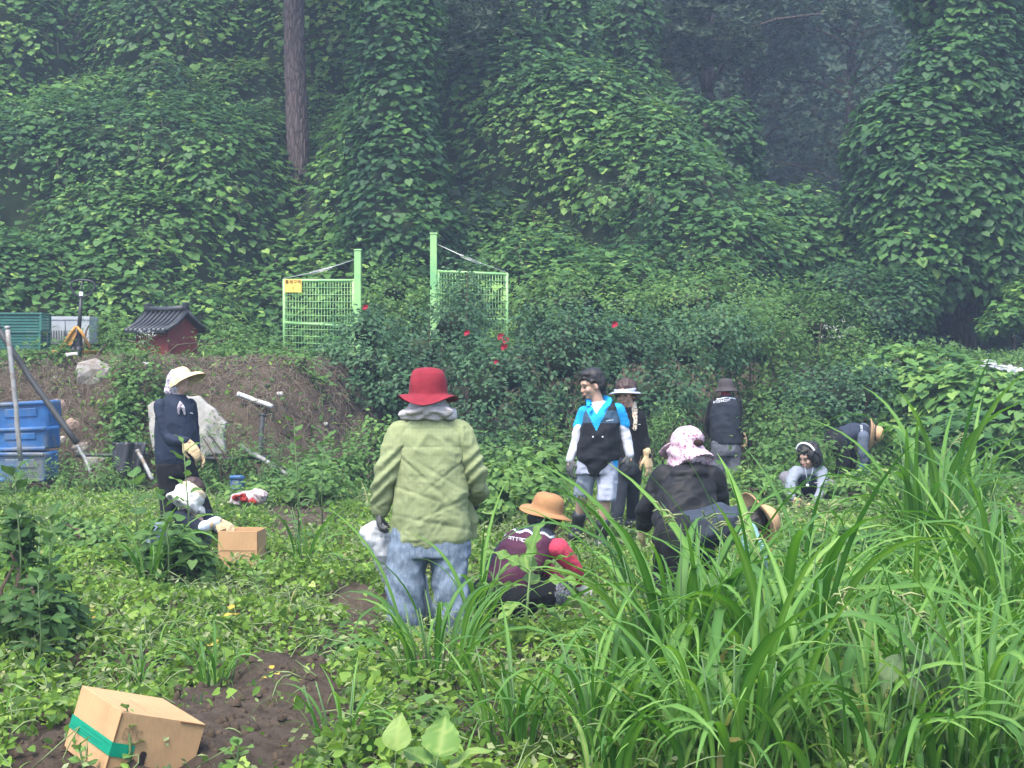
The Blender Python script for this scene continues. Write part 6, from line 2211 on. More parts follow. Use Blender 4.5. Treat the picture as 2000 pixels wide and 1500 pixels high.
# ---------------------------------------------------------------- stooping person in the pink floral hood cap
def p_pink():
    d = 10.2
    root = person('stooping person in a black jacket and pink floral cap with a neck flap', (1320, 1180), d)
    fw, up = unit((-.85, .25, -.45)), unit((.0, .45, 1))
    J = joints(d, pelvis=(1335, 1050, -.10), chest=(1340, 965, .08), neck=(1345, 915, .20), sh_l=(1298, 932, .16), sh_r=(1390, 935, .16), el_l=(1266, 995, .18), wr_l=(1256, 1025, .34),
               el_r=(1405, 1000, .25), wr_r=(1400, 1040, .4), hip_l=(1315, 1065, -.08), hip_r=(1358, 1065, -.08), kn_l=(1300, 1110, .12), an_l=(1298, 1175, -.02), kn_r=(1372, 1110, .12), an_r=(1375, 1175, -.02),
               toe_l=(1290, 1182, .16), toe_r=(1380, 1182, .16), head=(1342, 872, .26))
    body_mesh(root, J, fwd=fw, up=up)
    MJk = cloth_mat('black_jacket', (.009, .0095, .011, 1), (.005, .0055, .0065, 1), 8, .6, .4)
    sp = unit(J['neck'] - J['pelvis'])
    ax = np.array([1.0, 0, 0])
    dp = unit(np.cross(sp, ax))
    B = Blob()
    B.loft([(J['pelvis'] - sp * .03, ax * .20, dp * .14), (J['pelvis'] * .6 + J['chest'] * .4, ax * .205, dp * .15), (J['chest'], ax * .20, dp * .15), (J['chest'] * .4 + J['neck'] * .6, ax * .175, dp * .12), (J['neck'] - sp * .02, ax * .11, dp * .10), (J['neck'] + sp * .03, ax * .085, dp * .085)], 26)
    B.limb([J['sh_l'], J['el_l'], J['wr_l']], [.085, .076, .055], 14)
    B.limb([J['sh_r'], J['el_r'], J['wr_r']], [.085, .076, .055], 14)
    B.ell(at(1345, 925, d + .05), (.13, .06, .05))
    B.build('jacket', MJk, root, .011, 3, (.007, 8), lambda c: .006 * np.sin(to_px(c, None)[1] / 6. + to_px(c, None)[0] / 10.) * (to_px(c, None)[1] > 960))
    glove(root, 'glove', J['wr_l'], unit((-.1, .5, -.9)), (-.8, -.4, .2), 1, M_GLOVE_B, .5, 1.15, J['wr_l'] + (0, -.02, .04))
    glove(root, 'glove', J['wr_r'], unit((0, .4, -.9)), (.8, -.4, .2), -1, M_GLOVE_B, .5, 1.1)
    B = Blob()
    B.ell(J['pelvis'] + (0, 0, -.04), (.19, .16, .15))
    B.limb([J['hip_l'], J['kn_l'], J['an_l']], [.12, .092, .070])
    B.limb([J['hip_r'], J['kn_r'], J['an_r']], [.12, .092, .070])
    B.build('trousers', M_BLACK, root, .015, 3, (.006, 8))
    shoes(root, J)
    MP = floral('pink_floral_cloth', G(.42, .30, .35), G(.22, .06, .14), G(.47, .42, .45), 44)
    MPl = cloth_mat('pale_pink_cloth', (.46, .34, .39, 1), None, 14, .85, .2)
    MMesh = plain_mat('grey_mesh', (.40, .40, .45, 1), .8, .2, .2, 60, .1)
    R = rot_from(fw, up)
    hl = lambda x, y, z: J['head'] + R @ np.array([x, y, z])
    B = Blob()
    B.ell(hl(0, -.01, .055), (.100, .115, .085), R)
    B.ell(hl(0, -.02, .02), (.102, .115, .06), R)
    cap = B.build('cap', [MP, MMesh], root, .008, 3, (.003, 14), None, lambda c, n: np.where((np.abs(((c - J['head']) @ R)[:, 1] + .0) < .022) & (((c - J['head']) @ R)[:, 2] < .125), 1, 0))
    # brim to the left, draped flap under it and down to the shoulders
    B = Blob()
    B.loft([(hl(0, .08, .045), R[:, 0] * .09, R[:, 2] * .010), (hl(0, .14, .035), R[:, 0] * .095, R[:, 2] * .008), (hl(0, .19, .022), R[:, 0] * .07, R[:, 2] * .007)], 16)
    B.build('brim', MPl, root, .008, 2)
    B = Blob()
    B.loft([(hl(0, .02, .02), R[:, 0] * .105, R[:, 1] * .125), (hl(0, .035, -.03), R[:, 0] * .108, R[:, 1] * .135), (hl(0, .03, -.085), R[:, 0] * .112, R[:, 1] * .13), (hl(0, .01, -.13), R[:, 0] * .125, R[:, 1] * .14), (hl(0, .0, -.155), R[:, 0] * .14, R[:, 1] * .15)], 28)
    B.build('neck_flap', MP, root, .009, 2, (.008, 10), lambda c: .007 * np.sin(c[:, 2] * 75 + c[:, 0] * 22))
    Blob().ell(at(1364, 865, d + .15), (.036, .02, .026)).build('cap_opening', plain_mat('dark_opening', (.03, .018, .018, 1), .8, .1), root, .006, 1)


p_pink()


# ---------------------------------------------------------------- bent person with mint sleeve and straw hat
def p_mint():
    d = 9.15
    root = person('person bent double in a dark vest with a mint sleeve behind the tall grass', (1340, 1215), d)
    fw, up = unit((.62, .35, -.72)), unit((.72, .25, .62))
    J = joints(d, pelvis=(1335, 1045, 0), chest=(1415, 1022, .02), neck=(1462, 1020, .05), sh_l=(1448, 1010, .2), sh_r=(1455, 1040, -.13), el_l=(1475, 1080, .22), wr_l=(1490, 1130, .25),
               el_r=(1482, 1085, -.16), wr_r=(1490, 1135, -.10), hip_l=(1330, 1055, .1), hip_r=(1328, 1060, -.1), kn_l=(1345, 1120, .16), an_l=(1312, 1205, .14), kn_r=(1330, 1125, -.08), an_r=(1296, 1208, -.10),
               toe_l=(1355, 1214, .18), toe_r=(1340, 1216, -.12), head=(1476, 1030, .08))
    body_mesh(root, J, fwd=fw, up=up)
    MV = cloth_mat('slate_vest', (.030, .040, .056, 1), (.017, .024, .035, 1), 8, .7, .35)
    sp = unit(J['neck'] - J['pelvis'])
    ax = unit(J['sh_r'] - J['sh_l'])
    ax = unit(ax - sp * np.dot(ax, sp))
    dp = unit(np.cross(sp, ax))
    B = Blob()
    B.loft([(J['pelvis'] - sp * .05, ax * .15, dp * .11), (J['pelvis'] + sp * .04, ax * .18, dp * .125), (J['chest'] * .5 + J['pelvis'] * .5, ax * .18, dp * .12), (J['chest'], ax * .185, dp * .115), (J['chest'] * .3 + J['neck'] * .7, ax * .16, dp * .095), (J['neck'], ax * .08, dp * .07)], 26)
    B.build('vest', [MV, M_CHAR], root, .010, 3, (.006, 8), lambda c: .006 * np.sin(to_px(c, None)[0] / 9. + to_px(c, None)[1] / 7.), lambda c, n: np.where(to_px(c, None)[1] > 1012 + .06 * (1400 - to_px(c, None)[0]), 1, 0))
    MMi = cloth_mat('mint_sleeve', (.25, .43, .41, 1), None, 10, .85, .3)
    B = Blob()
    B.limb([J['sh_r'], J['el_r'], J['wr_r']], [.072, .050, .038], 14)
    B.limb([J['sh_l'], J['el_l'], J['wr_l']], [.072, .050, .038], 14)
    B.limb([J['sh_l'], J['sh_r']], [.06, .06], 12)
    B.build('shirt', MMi, root, .010, 3, (.004, 12))
    glove(root, 'glove', J['wr_r'], (.1, .1, -1), (.8, -.5, 0), 1, M_GLOVE_B, .6, 1.1)
    glove(root, 'glove', J['wr_l'], (.1, .1, -1), (.8, .5, 0), -1, M_GLOVE_B, .6, 1.1)
    B = Blob()
    B.ell(J['pelvis'] + (-.02, 0, -.02), (.17, .19, .15))
    B.limb([J['hip_l'], J['kn_l'], J['an_l']], [.12, .09, .068])
    B.limb([J['hip_r'], J['kn_r'], J['an_r']], [.12, .09, .068])
    B.build('trousers', M_BLACK, root, .015, 3, (.006, 8))
    shoes(root, J)
    R = rot_from(fw, up)
    B = Blob()
    B.ell(J['head'] + R @ np.array([0, -.03, .02]), (.088, .09, .095), R)
    B.build('hair', M_HAIR, root, .010, 3, (.005, 26))
    hat(root, 'straw_hat', J['head'] + R @ np.array([0, 0, .035]), unit((.80, .32, .25)), (.1, .1, -1), [(.205, -.03), (.198, -.02), (.16, -.004), (.12, .006), (.105, .014), (.100, .03), (.095, .07), (.075, .10), (.04, .112), (.0005, .114)], M_STRAW2, .005, lambda th, r, h: (.012 * np.cos(3 * th) * (r > .12), 0 * th), (1, 1), 56)


p_mint()


# ---------------------------------------------------------------- person with dark bucket hat, from behind
def p_bucket():
    d = 21.0
    root = person('person seen from behind in a dark bucket hat and black vest with white lettering', (1417, 940), d)
    J = joints(d, pelvis=(1417, 872), chest=(1416, 815), neck=(1417, 776), sh_l=(1392, 788), sh_r=(1440, 786), el_l=(1384, 825, .05), wr_l=(1388, 850, .2),
               el_r=(1447, 822, .02), wr_r=(1455, 850, .0), hip_l=(1404, 878), hip_r=(1430, 878), kn_l=(1402, 905, .02), an_l=(1402, 935), kn_r=(1432, 905, .02), an_r=(1434, 935),
               toe_l=(1400, 940, .16), toe_r=(1437, 940, .16), head=(1419, 757, .02))
    for q in ('kn', 'an', 'toe'):
        for s in 'lr':
            J[q + '_' + s][2] += 0
    body_mesh(root, J, voxel=.018, fwd=(.15, 1, -.1), up=(0, .1, 1), hs=1.0)
    B = Blob()
    B.loft(band([(868, 1389, 1447, .14, 0), (840, 1387, 1446, .15, 0), (810, 1385, 1446, .15, 0), (790, 1388, 1444, .13, 0), (778, 1400, 1436, .09, 0), (772, 1407, 1428, .07, 0)], d), 24)
    v = B.build('vest', [M_CHAR, M_PRINT], root, .014, 4, (.006, 7), None, lambda c, n: np.where(np.abs(to_px(c, None)[1] - (776.0 + np.abs(to_px(c, None)[0] - 1421) * .17)) < 1.0, 1, 0))
    text_strip('vest_lettering', [at(1393, 785.5, d - .165), at(1425, 780.5, d - .165), (.10, .15, .98)], .032, 8, M_PRINT, v, 8, .12)
    B = Blob()
    B.limb([J['sh_r'], J['el_r'], J['wr_r']], [.065, .055, .042])
    B.limb([J['sh_l'], J['el_l'], J['wr_l']], [.065, .055, .042])
    B.limb([J['sh_l'], J['sh_r']], [.06, .06])
    B.build('shirt', M_BLACK, root, .014, 3, (.004, 10))
    glove(root, 'glove', J['wr_r'], unit((.15, .3, -.9)), (1, 0, .2), -1, M_GLOVE_B, 1.0, 1.25, J['wr_r'] + (-.01, 0, .04), .008)
    glove(root, 'glove', J['wr_l'], unit((.1, .6, -.6)), (-1, 0, .2), 1, M_GLOVE_B, 1.0, 1.1, None, .008)
    MG_ = cloth_mat('grey_denim', (.115, .125, .15, 1), (.075, .082, .10, 1), 12, .9, .35)
    B = Blob()
    B.loft(band([(860, 1389, 1446, .13, 0), (880, 1388, 1447, .14, 0), (890, 1388, 1447, .13, 0)], d), 20)
    B.limb([J['hip_l'], J['kn_l'], J['an_l']], [.115, .105, .095])
    B.limb([J['hip_r'], J['kn_r'], J['an_r']], [.115, .105, .095])
    B.build('trousers', MG_, root, .015, 3, (.007, 8))
    shoes(root, J)
    Blob().limb([at(1417, 766, d), at(1417, 773, d)], [.062, .068]).build('red_neckerchief', cloth_mat('dark_red_cloth', (.26, .02, .035, 1), None, 14, .85, .3), root, .010, 2)
    Blob().ell(J['head'] + (0, -.02, .0), (.085, .09, .09)).build('hair', M_HAIR, root, .012, 2)
    hat(root, 'bucket_hat', at(1418, 762.5, d + .02), (-.03, .05, 1), (0, 1, 0), [(.160, -.012), (.155, -.005), (.128, .022), (.110, .04), (.108, .06), (.104, .11), (.092, .145), (.06, .162), (.03, .167), (.0005, .168)], cloth_mat('dark_hat', (.050, .043, .044, 1), None, 14, .85, .2), .005, None, (1, 1.06), 40)


p_bucket()


# ---------------------------------------------------------------- crouching woman with the headband
def p_band():
    d = 16.5
    root = person('crouching woman with black hair and white headband digging with her hands', (1575, 990), d)
    fw, up = unit((-.72, -.62, -.32)), unit((-.10, -.1, 1))
    J = joints(d, pelvis=(1580, 965, .22), chest=(1580, 935, .05), neck=(1580, 912, 0), sh_l=(1554, 922, -.02), sh_r=(1604, 922, .0), el_l=(1543, 948, -.14), wr_l=(1546, 972, -.24),
               el_r=(1608, 952, -.12), wr_r=(1594, 980, -.26), hip_l=(1562, 968, .18), hip_r=(1600, 968, .18), kn_l=(1535, 930, -.02), an_l=(1540, 985, .05), kn_r=(1622, 948, .0), an_r=(1618, 985, .08),
               toe_l=(1535, 992, -.10), toe_r=(1622, 992, -.08), head=(1578, 892, -.04))
    body_mesh(root, J, voxel=.0095, fwd=fw, up=up)
    face_parts(root, J['head'], fw, up)
    R = rot_from(fw, up)
    hl = lambda x, y, z: J['head'] + R @ np.array([x, y, z])
    B = Blob()
    B.ell(hl(0, -.035, .055), (.110, .105, .095), R)
    B.ell(hl(0, -.07, -.03), (.115, .075, .115), R)
    for q in (-1, 1):
        B.ell(hl(q * .090, -.03, -.02), (.038, .062, .10), R)
        B.ell(hl(q * .078, .030, .045), (.024, .035, .035), R)
    B.ell(hl(0, .055, .095), (.06, .04, .025), R)
    B.build('hair', M_HAIR, root, .009, 2, (.011, 26))
    g = Geo()
    n = 16
    for i in range(n):
        a0, a1 = math.pi * (.08 + .84 * i / n), math.pi * (.08 + .84 * (i + 1) / n)
        P = lambda a: hl(math.cos(a) * .121, .018, .055 + math.sin(a) * .107)
        g.tube([P(a0), P(a1)], [.012, .012], 8)
    g.build('headband', plain_mat('white_band', (.66, .66, .70, 1), .6, .3, .1), root, True)
    MGy = cloth_mat('grey_sleeve', (.20, .225, .265, 1), (.145, .165, .20, 1), 12, .9, .3)
    B = Blob()
    B.limb([J['sh_l'], J['el_l'], J['wr_l']], [.066, .056, .042])
    B.limb([J['sh_r'], J['el_r'], J['wr_r']], [.066, .056, .042])
    B.limb([J['sh_l'], J['sh_r']], [.06, .06])
    B.build('shirt', MGy, root, .011, 3, (.005, 12))
    sp = unit(J['neck'] - J['pelvis'])
    ax = np.array([1.0, 0, 0])
    dp = unit(np.cross(sp, ax))
    B = Blob()
    B.loft([(J['pelvis'], ax * .165, dp * .12), (J['pelvis'] * .5 + J['chest'] * .5, ax * .165, dp * .13), (J['chest'], ax * .155, dp * .125), (J['chest'] * .4 + J['neck'] * .6, ax * .135, dp * .10), (J['neck'] + (0, 0, -.01), ax * .07, dp * .06)], 24)
    v = B.build('vest', M_NAVY, root, .011, 3, (.005, 9))
    for s in (-1, 1):
        Geo().tube([at(1580 + s * 8, 913, d - .10), at(1580 + s * 5, 928, d - .135), at(1577, 945, d - .14)], [.006, .006, .006], 6).build('lanyard_strap', MGy, v, True)
    Geo().box(at(1577, 948, d - .145), (.03, .008, .03)).build('lanyard_tag', M_PRINT, v)
    text_strip('vest_badge', [at(1591, 943, d - .125), at(1598, 943, d - .12)], .008, 3, M_PRINT, v)
    MGr = cloth_mat('grey_trousers', (.155, .15, .165, 1), (.11, .108, .12, 1), 10, .9, .35)
    B = Blob()
    B.ell(J['pelvis'] + (0, .03, -.02), (.18, .15, .13))
    B.limb([J['hip_l'], J['kn_l'], J['an_l']], [.11, .085, .062])
    B.limb([J['hip_r'], J['kn_r'], J['an_r']], [.11, .085, .062])
    B.build('trousers', MGr, root, .015, 3, (.006, 9))
    shoes(root, J)
    glove(root, 'glove', J['wr_l'], unit((.35, -.2, -.75)), (-.6, -.7, .2), -1, M_GLOVE_B, .6, 1.15, J['wr_l'] + unit(J['el_l'] - J['wr_l']) * .05)
    glove(root, 'glove', J['wr_r'], unit((-.3, -.3, -.7)), (.3, -.8, .3), 1, M_GLOVE_B, .6, 1.1, J['wr_r'] + unit(J['el_r'] - J['wr_r']) * .03)


p_band()


# ---------------------------------------------------------------- bending person with the big straw hat (right, far)
def p_straw():
    d = 19.0
    root = person('person bending over in a dark top and broad brown straw hat at right', (1660, 950), d)
    fw, up = unit((.60, -.10, -.80)), unit((.80, -.05, .45))
    J = joints(d, pelvis=(1636, 856, 0), chest=(1672, 845, 0), neck=(1696, 846, 0), sh_l=(1688, 838, .18), sh_r=(1686, 852, -.16), el_l=(1690, 876, .2), wr_l=(1692, 900, .2),
               el_r=(1685, 880, -.18), wr_r=(1688, 900, -.16), hip_l=(1634, 862, .09), hip_r=(1632, 864, -.09), kn_l=(1662, 892, .10), an_l=(1650, 942, .10), kn_r=(1650, 895, -.10), an_r=(1636, 944, -.10),
               toe_l=(1672, 948, .1), toe_r=(1660, 950, -.1), head=(1706, 850, 0))
    body_mesh(root, J, voxel=.018, fwd=fw, up=up)
    MV = cloth_mat('dark_blue_top', (.020, .028, .048, 1), (.012, .017, .03, 1), 8, .75, .35)
    sp = unit(J['neck'] - J['pelvis'])
    ax = unit(np.array([0, -1.0, 0]))
    dp = unit(np.cross(sp, ax))
    B = Blob()
    B.loft([(J['pelvis'] - sp * .04, ax * .15, dp * .12), (J['pelvis'] + sp * .05, ax * .17, dp * .13), (J['chest'], ax * .18, dp * .125), (J['chest'] * .3 + J['neck'] * .7, ax * .16, dp * .105), (J['neck'], ax * .09, dp * .08)], 24)
    v = B.build('vest', MV, root, .013, 4, (.006, 7))
    text_strip('vest_lettering', [at(1682, 830, d - .165), at(1683, 844, d - .18), (1, 0, .1)], .026, 5, M_PRINT, v, 9, .1)
    MGb = cloth_mat('blue_grey_sleeve', (.085, .105, .14, 1), (.06, .075, .10, 1), 10, .85, .3)
    B = Blob()
    B.limb([J['sh_l'], J['el_l'], J['wr_l']], [.075, .062, .048])
    B.limb([J['sh_r'], J['el_r'], J['wr_r']], [.075, .062, .048])
    B.limb([J['sh_l'], J['sh_r']], [.06, .06])
    B.build('shirt', MGb, root, .013, 3, (.005, 10))
    glove(root, 'glove', J['wr_r'], (.1, 0, -1), (.7, -.7, 0), 1, cloth_mat('blue_glove', (.02, .05, .15, 1)), .6, 1.15, None, .008)
    glove(root, 'glove', J['wr_l'], (.1, 0, -1), (.7, .7, 0), -1, cloth_mat('blue_glove2', (.02, .05, .15, 1)), .6, 1.1, None, .008)
    B = Blob()
    B.ell(J['pelvis'] + (-.01, 0, -.02), (.16, .18, .15))
    B.limb([J['hip_l'], J['kn_l'], J['an_l']], [.12, .09, .07])
    B.limb([J['hip_r'], J['kn_r'], J['an_r']], [.12, .09, .07])
    B.build('trousers', M_BLACK, root, .015, 3, (.006, 8))
    shoes(root, J)
    R = rot_from(fw, up)
    Blob().ell(J['head'] + R @ np.array([0, -.03, .01]), (.085, .09, .095), R).build('hair', M_HAIR, root, .012, 2)
    hat(root, 'straw_hat', at(1707, 847, d), unit((.93, -.30, -.02)), (0, 0, -1), [(.205, -.035), (.195, -.025), (.15, -.006), (.11, .006), (.100, .016), (.098, .03), (.094, .075), (.074, .105), (.04, .118), (.0005, .120)], M_STRAW2, .005, lambda th, r, h: (.018 * np.cos(2 * th + .6) * (r > .12), 0 * th), (1, 1), 48)
    Rb = rot_from((0, 0, -1), (.93, -.30, -.02))
    v_, f_ = lathe([(.101, .012), (.104, .014), (.103, .034), (.100, .034), (.101, .012)], at(1707, 847, d), Rb, 40)
    link('hat_band', np_mesh('hat_band', v_, f_, M_HAIRB), root)


p_straw()
# ================================================================ GATE
def text_mesh(name, body, size, mat, parent, M, depth=.003):
    cu = bpy.data.curves.new(name, 'FONT')
    cu.body = body
    cu.size = size
    cu.align_x = 'CENTER'
    cu.align_y = 'CENTER'
    cu.extrude = depth
    cu.offset = size * .018
    o = bpy.data.objects.new(name, cu)
    COL.objects.link(o)
    dg = bpy.context.evaluated_depsgraph_get()
    me = bpy.data.meshes.new_from_object(o.evaluated_get(dg))
    bpy.data.objects.remove(o)
    me.materials.clear()
    me.materials.append(mat)
    ob = link(name, me, parent, False)
    ob.matrix_basis = basis(parent).inverted() @ M
    return ob


M_GATE = plain_mat('light_green_paint', (.25, .46, .17, 1), .45, .4, .12, 6, .05, dirt=(.15, .36, .14, 1))
M_WIRE = plain_mat('galvanised_wire', (.42, .44, .42, 1), .4, .5, .2, 20, .05, .6)


def gate(label, post, free, top, mid, bot, Y, cable_top, sign=None):
    """One leaf: square post, tubular frame, welded mesh, stay cable. Post and free edge given as photo columns."""
    pw = .105
    s = 1 if free[0] > post[0] else -1
    base = at(post[0], bot, Y)
    root = empty('gate', base)
    tag(root, label, 'gate', 'pale green mesh gate leaves')
    pt, pb = at(post[0], post[1], Y), at(post[0], bot + 60, Y)
    g = Geo().box((pt + pb) / 2, (pw, pw, pt[2] - pb[2]))
    g.build('post', M_GATE, root, False, .008)
    Geo().box(pt + (0, 0, .012), (pw + .016, pw + .016, .024)).build('post_cap', M_GATE, root, False, .006)
    xin, xfr = at(post[0], top[0], Y)[0] + s * (pw / 2 + .02), at(free[0], top[1], Y)[0]
    zt0, zt1 = at(post[0], top[0], Y)[2], at(free[0], top[1], Y)[2]
    zb0, zb1 = at(post[0], bot, Y)[2], at(free[0], bot - 6, Y)[2]
    zm0, zm1 = at(post[0], mid[0], Y)[2], at(free[0], mid[1], Y)[2]
    y = Y
    r = .024
    for nm, a, b in (('top_rail', (xin, y, zt0), (xfr, y, zt1)), ('middle_rail', (xin, y, zm0), (xfr, y, zm1)), ('bottom_rail', (xin, y, zb0), (xfr, y, zb1)), ('hinge_stile', (xin, y + .003, zb0 - r), (xin, y + .003, zt0 + r)), ('free_stile', (xfr, y + .003, zb1 - r), (xfr, y + .003, zt1 + r))):
        Geo().tube([np.array(a, float), (np.array(a) + np.array(b)) / 2, np.array(b, float)], r, 10).build(nm, M_GATE, root, True)
    lo, hi = sorted((xin, xfr))
    n = 24
    for k in range(1, n):
        x = lo + (hi - lo) * k / n
        f = (x - xin) / (xfr - xin)
        Geo().tube([(x, y - .012, zb0 + (zb1 - zb0) * f), (x, y - .012, zt0 + (zt1 - zt0) * f)], .0045, 5).build('mesh_wire', M_GATE, root, True)
    for k in range(13):
        f = k / 12
        za, zb = zb0 + (zt0 - zb0) * f, zb1 + (zt1 - zb1) * f
        Geo().tube([(xin, y - .020, za), (xfr, y - .020, zb)], .0045, 5).build('mesh_wire', M_GATE, root, True)
    a, b = at(post[0], cable_top, Y), np.array([xfr, y, zt1 + .03])
    c = Geo().tube([a, a * .5 + b * .5 - (0, 0, .03), b], .007, 6).build('stay_cable', M_WIRE, root, True)
    m = a * .5 + b * .5 - (0, 0, .03)
    e = unit(b - a)
    tb = Geo()
    for q in (-1, 1):
        tb.tube([m - e * .16 + (0, 0, .018 * q), m + e * .16 + (0, 0, .018 * q)], .006, 5)
    tb.tube([m - e * .17 - (0, 0, .02), m - e * .17 + (0, 0, .02)], .008, 5).tube([m + e * .17 - (0, 0, .02), m + e * .17 + (0, 0, .02)], .008, 5)
    tb.build('turnbuckle', M_WIRE, c, True)
    for z in (.25, .75):
        Geo().box((xin - s * .02, y, zb0 + (zt0 - zb0) * z), (.05, .05, .09)).build('hinge', M_GATE, root, False, .005)
    return root, xfr, zt1


gL = gate('left mesh gate leaf in pale green paint with a yellow sign', (699, 490), (555, 545), (548, 548), (637, 630), 715, 24.0, 505)
gR = gate('right mesh gate leaf in pale green paint on the taller post', (847, 458), (990, 530), (530, 536), (621, 625), 705, 24.0, 474)


def sign():
    Y = 23.94
    a, b = at(556, 545.5, Y), at(589, 571, Y)
    c = (a + b) / 2
    root = empty('warning_sign', c)
    tag(root, 'small yellow warning sign on the corner of the left gate', 'sign')
    Geo().box(c, (b[0] - a[0], .006, a[2] - b[2])).build('plate', plain_mat('yellow_plate', (.74, .50, .10, 1), .5, .3, .08, 10, .02), root, False, .002)
    MT = plain_mat('dark_brown_print', (.10, .05, .012, 1), .6, .2, .05)
    M = Matrix.Translation(c + np.array([0, -.0045, .055])) @ Matrix.Rotation(math.pi / 2, 4, 'X')
    text_mesh('lettering', '\ud1b5\uc81c\uad6c\uc5ed', .068, MT, root, M, .001)
    M = Matrix.Translation(c + np.array([0, -.0045, -.045])) @ Matrix.Rotation(math.pi / 2, 4, 'X')
    text_mesh('exclamation_mark', '!', .085, MT, root, M, .001)


sign()


# ================================================================ BANK TOP: crates, tank, pallet truck, hut
def crate(label, c, size, mat, rz=0.0):
    """Slatted plastic crate: floor, four walls of slats and corner posts, rim."""
    root = empty('plastic_crate', c, rz)
    tag(root, label, 'crate', 'green plastic crates')
    w, d, h = size
    c = np.asarray(c, float)
    R = np.array([[math.cos(rz), -math.sin(rz), 0], [math.sin(rz), math.cos(rz), 0], [0, 0, 1]])
    P = lambda x, y, z: c + R @ np.array([x, y, z])
    Geo().box(P(0, 0, .01), (w * .96, d * .96, .02), R).build('floor', mat, root)
    for s in (-1, 1):
        for t in (-1, 1):
            Geo().box(P(s * w / 2, t * d / 2, h / 2), (.035, .035, h), R).build('corner_post', mat, root, False, .004)
        Geo().box(P(0, s * d / 2, h - .012), (w + .04, .045, .024), R).build('rim', mat, root, False, .004)
        Geo().box(P(s * w / 2, 0, h - .0125), (.045, d - .05, .023), R).build('rim', mat, root, False, .004)
        for k in range(5):
            Geo().box(P(0, s * d / 2, .02 + k * (h - .06) / 4.4), (w - .036, .010, .026), R).build('slat', mat, root)
            Geo().box(P(s * w / 2, 0, .02 + k * (h - .06) / 4.4), (.010, d - .036, .026), R).build('slat', mat, root)
        for k in range(9):
            Geo().box(P(-w / 2 + w * (k + 1) / 10, s * (d / 2 - .009), h / 2), (.012, .008, h - .03), R).build('rib', mat, root)
        Geo().box(P(0, s * (d / 2 - .015), h / 2), (w - .05, .004, h - .04), R).build('back_wall', mat, root)
    return root


M_CRATE = plain_mat('green_plastic', (.030, .125, .100, 1), .5, .35, .3, 5, .05, dirt=(.07, .12, .10, 1))
zt = at(45, 682, 20.2)[2]
crate('lower dark green plastic crate at the left edge of the bank top', at(44, 682, 20.2), (.58, .42, .235), M_CRATE)
crate('upper dark green plastic crate stacked at the left edge', at(44, 682, 20.2) + (0.01, 0, .238), (.58, .42, .235), M_CRATE, .02)


def tank():
    Y = 21.0
    c = at(137, 672, Y)
    root = empty('plastic_bin', c)
    tag(root, 'long pale grey plastic bin lying behind the pallet truck', 'bin')
    m = plain_mat('grey_plastic', (.33, .36, .38, 1), .5, .35, .15, 5, .05, dirt=(.22, .24, .24, 1))
    h = .37
    for k, x in enumerate((-.165, .165)):
        v, f = [], []
        for z, e in ((0, .93), (.03, .97), (h - .05, 1.0), (h - .045, 1.04), (h, 1.04)):
            for sx, sy in ((-1, -1), (1, -1), (1, 1), (-1, 1)):
                v.append(c + np.array([x + sx * .162 * e, sy * .23 * e, z]))
        for i in range(4):
            for j in range(4):
                f.append((i * 4 + j, i * 4 + (j + 1) % 4, i * 4 + 4 + (j + 1) % 4, i * 4 + 4 + j))
        f += [(3, 2, 1, 0), (16, 17, 18, 19)]
        Geo().add(np.array(v), f).build('tub', m, root, False, .012)
    for k in range(9):
        Geo().box(c + (-.26 + k * .035, -.235, .12), (.012, .012, .13)).build('vent_slot', plain_mat('slot_shadow', (.10, .11, .11, 1), .8, .1) if k == 0 else bpy.data.materials['slot_shadow'], root, False, .003)
    return root


tank()


def pallet_truck():
    Y = 20.0
    b = at(150, 690, Y)
    root = empty('pallet_truck', b)
    tag(root, 'hand pallet truck with black loop handle and orange forks on the bank', 'pallet truck')
    mb = plain_mat('black_metal', (.018, .020, .024, 1), .5, .4, .3, 10, .1)
    mo = plain_mat('orange_paint', (.42, .20, .035, 1), .5, .4, .3, 8, .1, dirt=(.16, .10, .05, 1))
    z = lambda px, py, dy=0: at(px, py, Y + dy)
    Geo().tube([z(152, 672), z(156, 620), z(158, 583)], [.028, .026, .022], 10).build('shaft', mb, root, True)
    Geo().box(z(158.5, 574), (.05, .03, .055)).build('label_plate', plain_mat('white_label', (.66, .68, .72, 1), .5, .3), root, False, .004)
    pts = [z(158, 583), z(144, 572), z(138, 560), z(140, 551), z(150, 548), z(160, 547), z(174, 548), z(184, 552), z(186, 562), z(178, 574), z(158, 583)]
    Geo().tube(pts, .014, 8, False).build('loop_handle', mb, root, True)
    Geo().tube([z(160, 583), z(160, 547)], .012, 8).build('release_lever', mb, root, True)
    Geo().box(z(152, 664), (.10, .12, .22)).build('pump_body', mb, root, False, .02)
    for s, pp in ((-1, [(148, 638), (140, 648), (120, 682)]), (1, [(150, 638), (160, 650), (176, 680)])):
        p = [z(x, y, -.1) for x, y in pp]
        Geo().tube(p, [.020, .022, .022], 6).build('frame_arm', mo, root, True)
    Geo().add(np.array([z(148, 641, -.09), z(127, 672, -.09), z(138, 676, -.09), z(150, 652, -.09), z(148, 641, -.06), z(127, 672, -.06), z(138, 676, -.06), z(150, 652, -.06)]), [(0, 1, 2, 3), (7, 6, 5, 4), (0, 4, 5, 1), (1, 5, 6, 2), (2, 6, 7, 3), (3, 7, 4, 0)]).build('front_plate', mo, root)
    for s in (-1, 1):
        Geo().box(z(152 + s * 18, 688, .5), (.15, 1.05, .05)).build('fork', mo, root, False, .01)
        v, f = tube_geo([z(150 + s * 5, 686, -.02) - (.03, 0, 0), z(150 + s * 5, 686, -.02) + (.03, 0, 0)], .075, 18)
        Geo().add(v, f).build('wheel', mb, root, True)


pallet_truck()


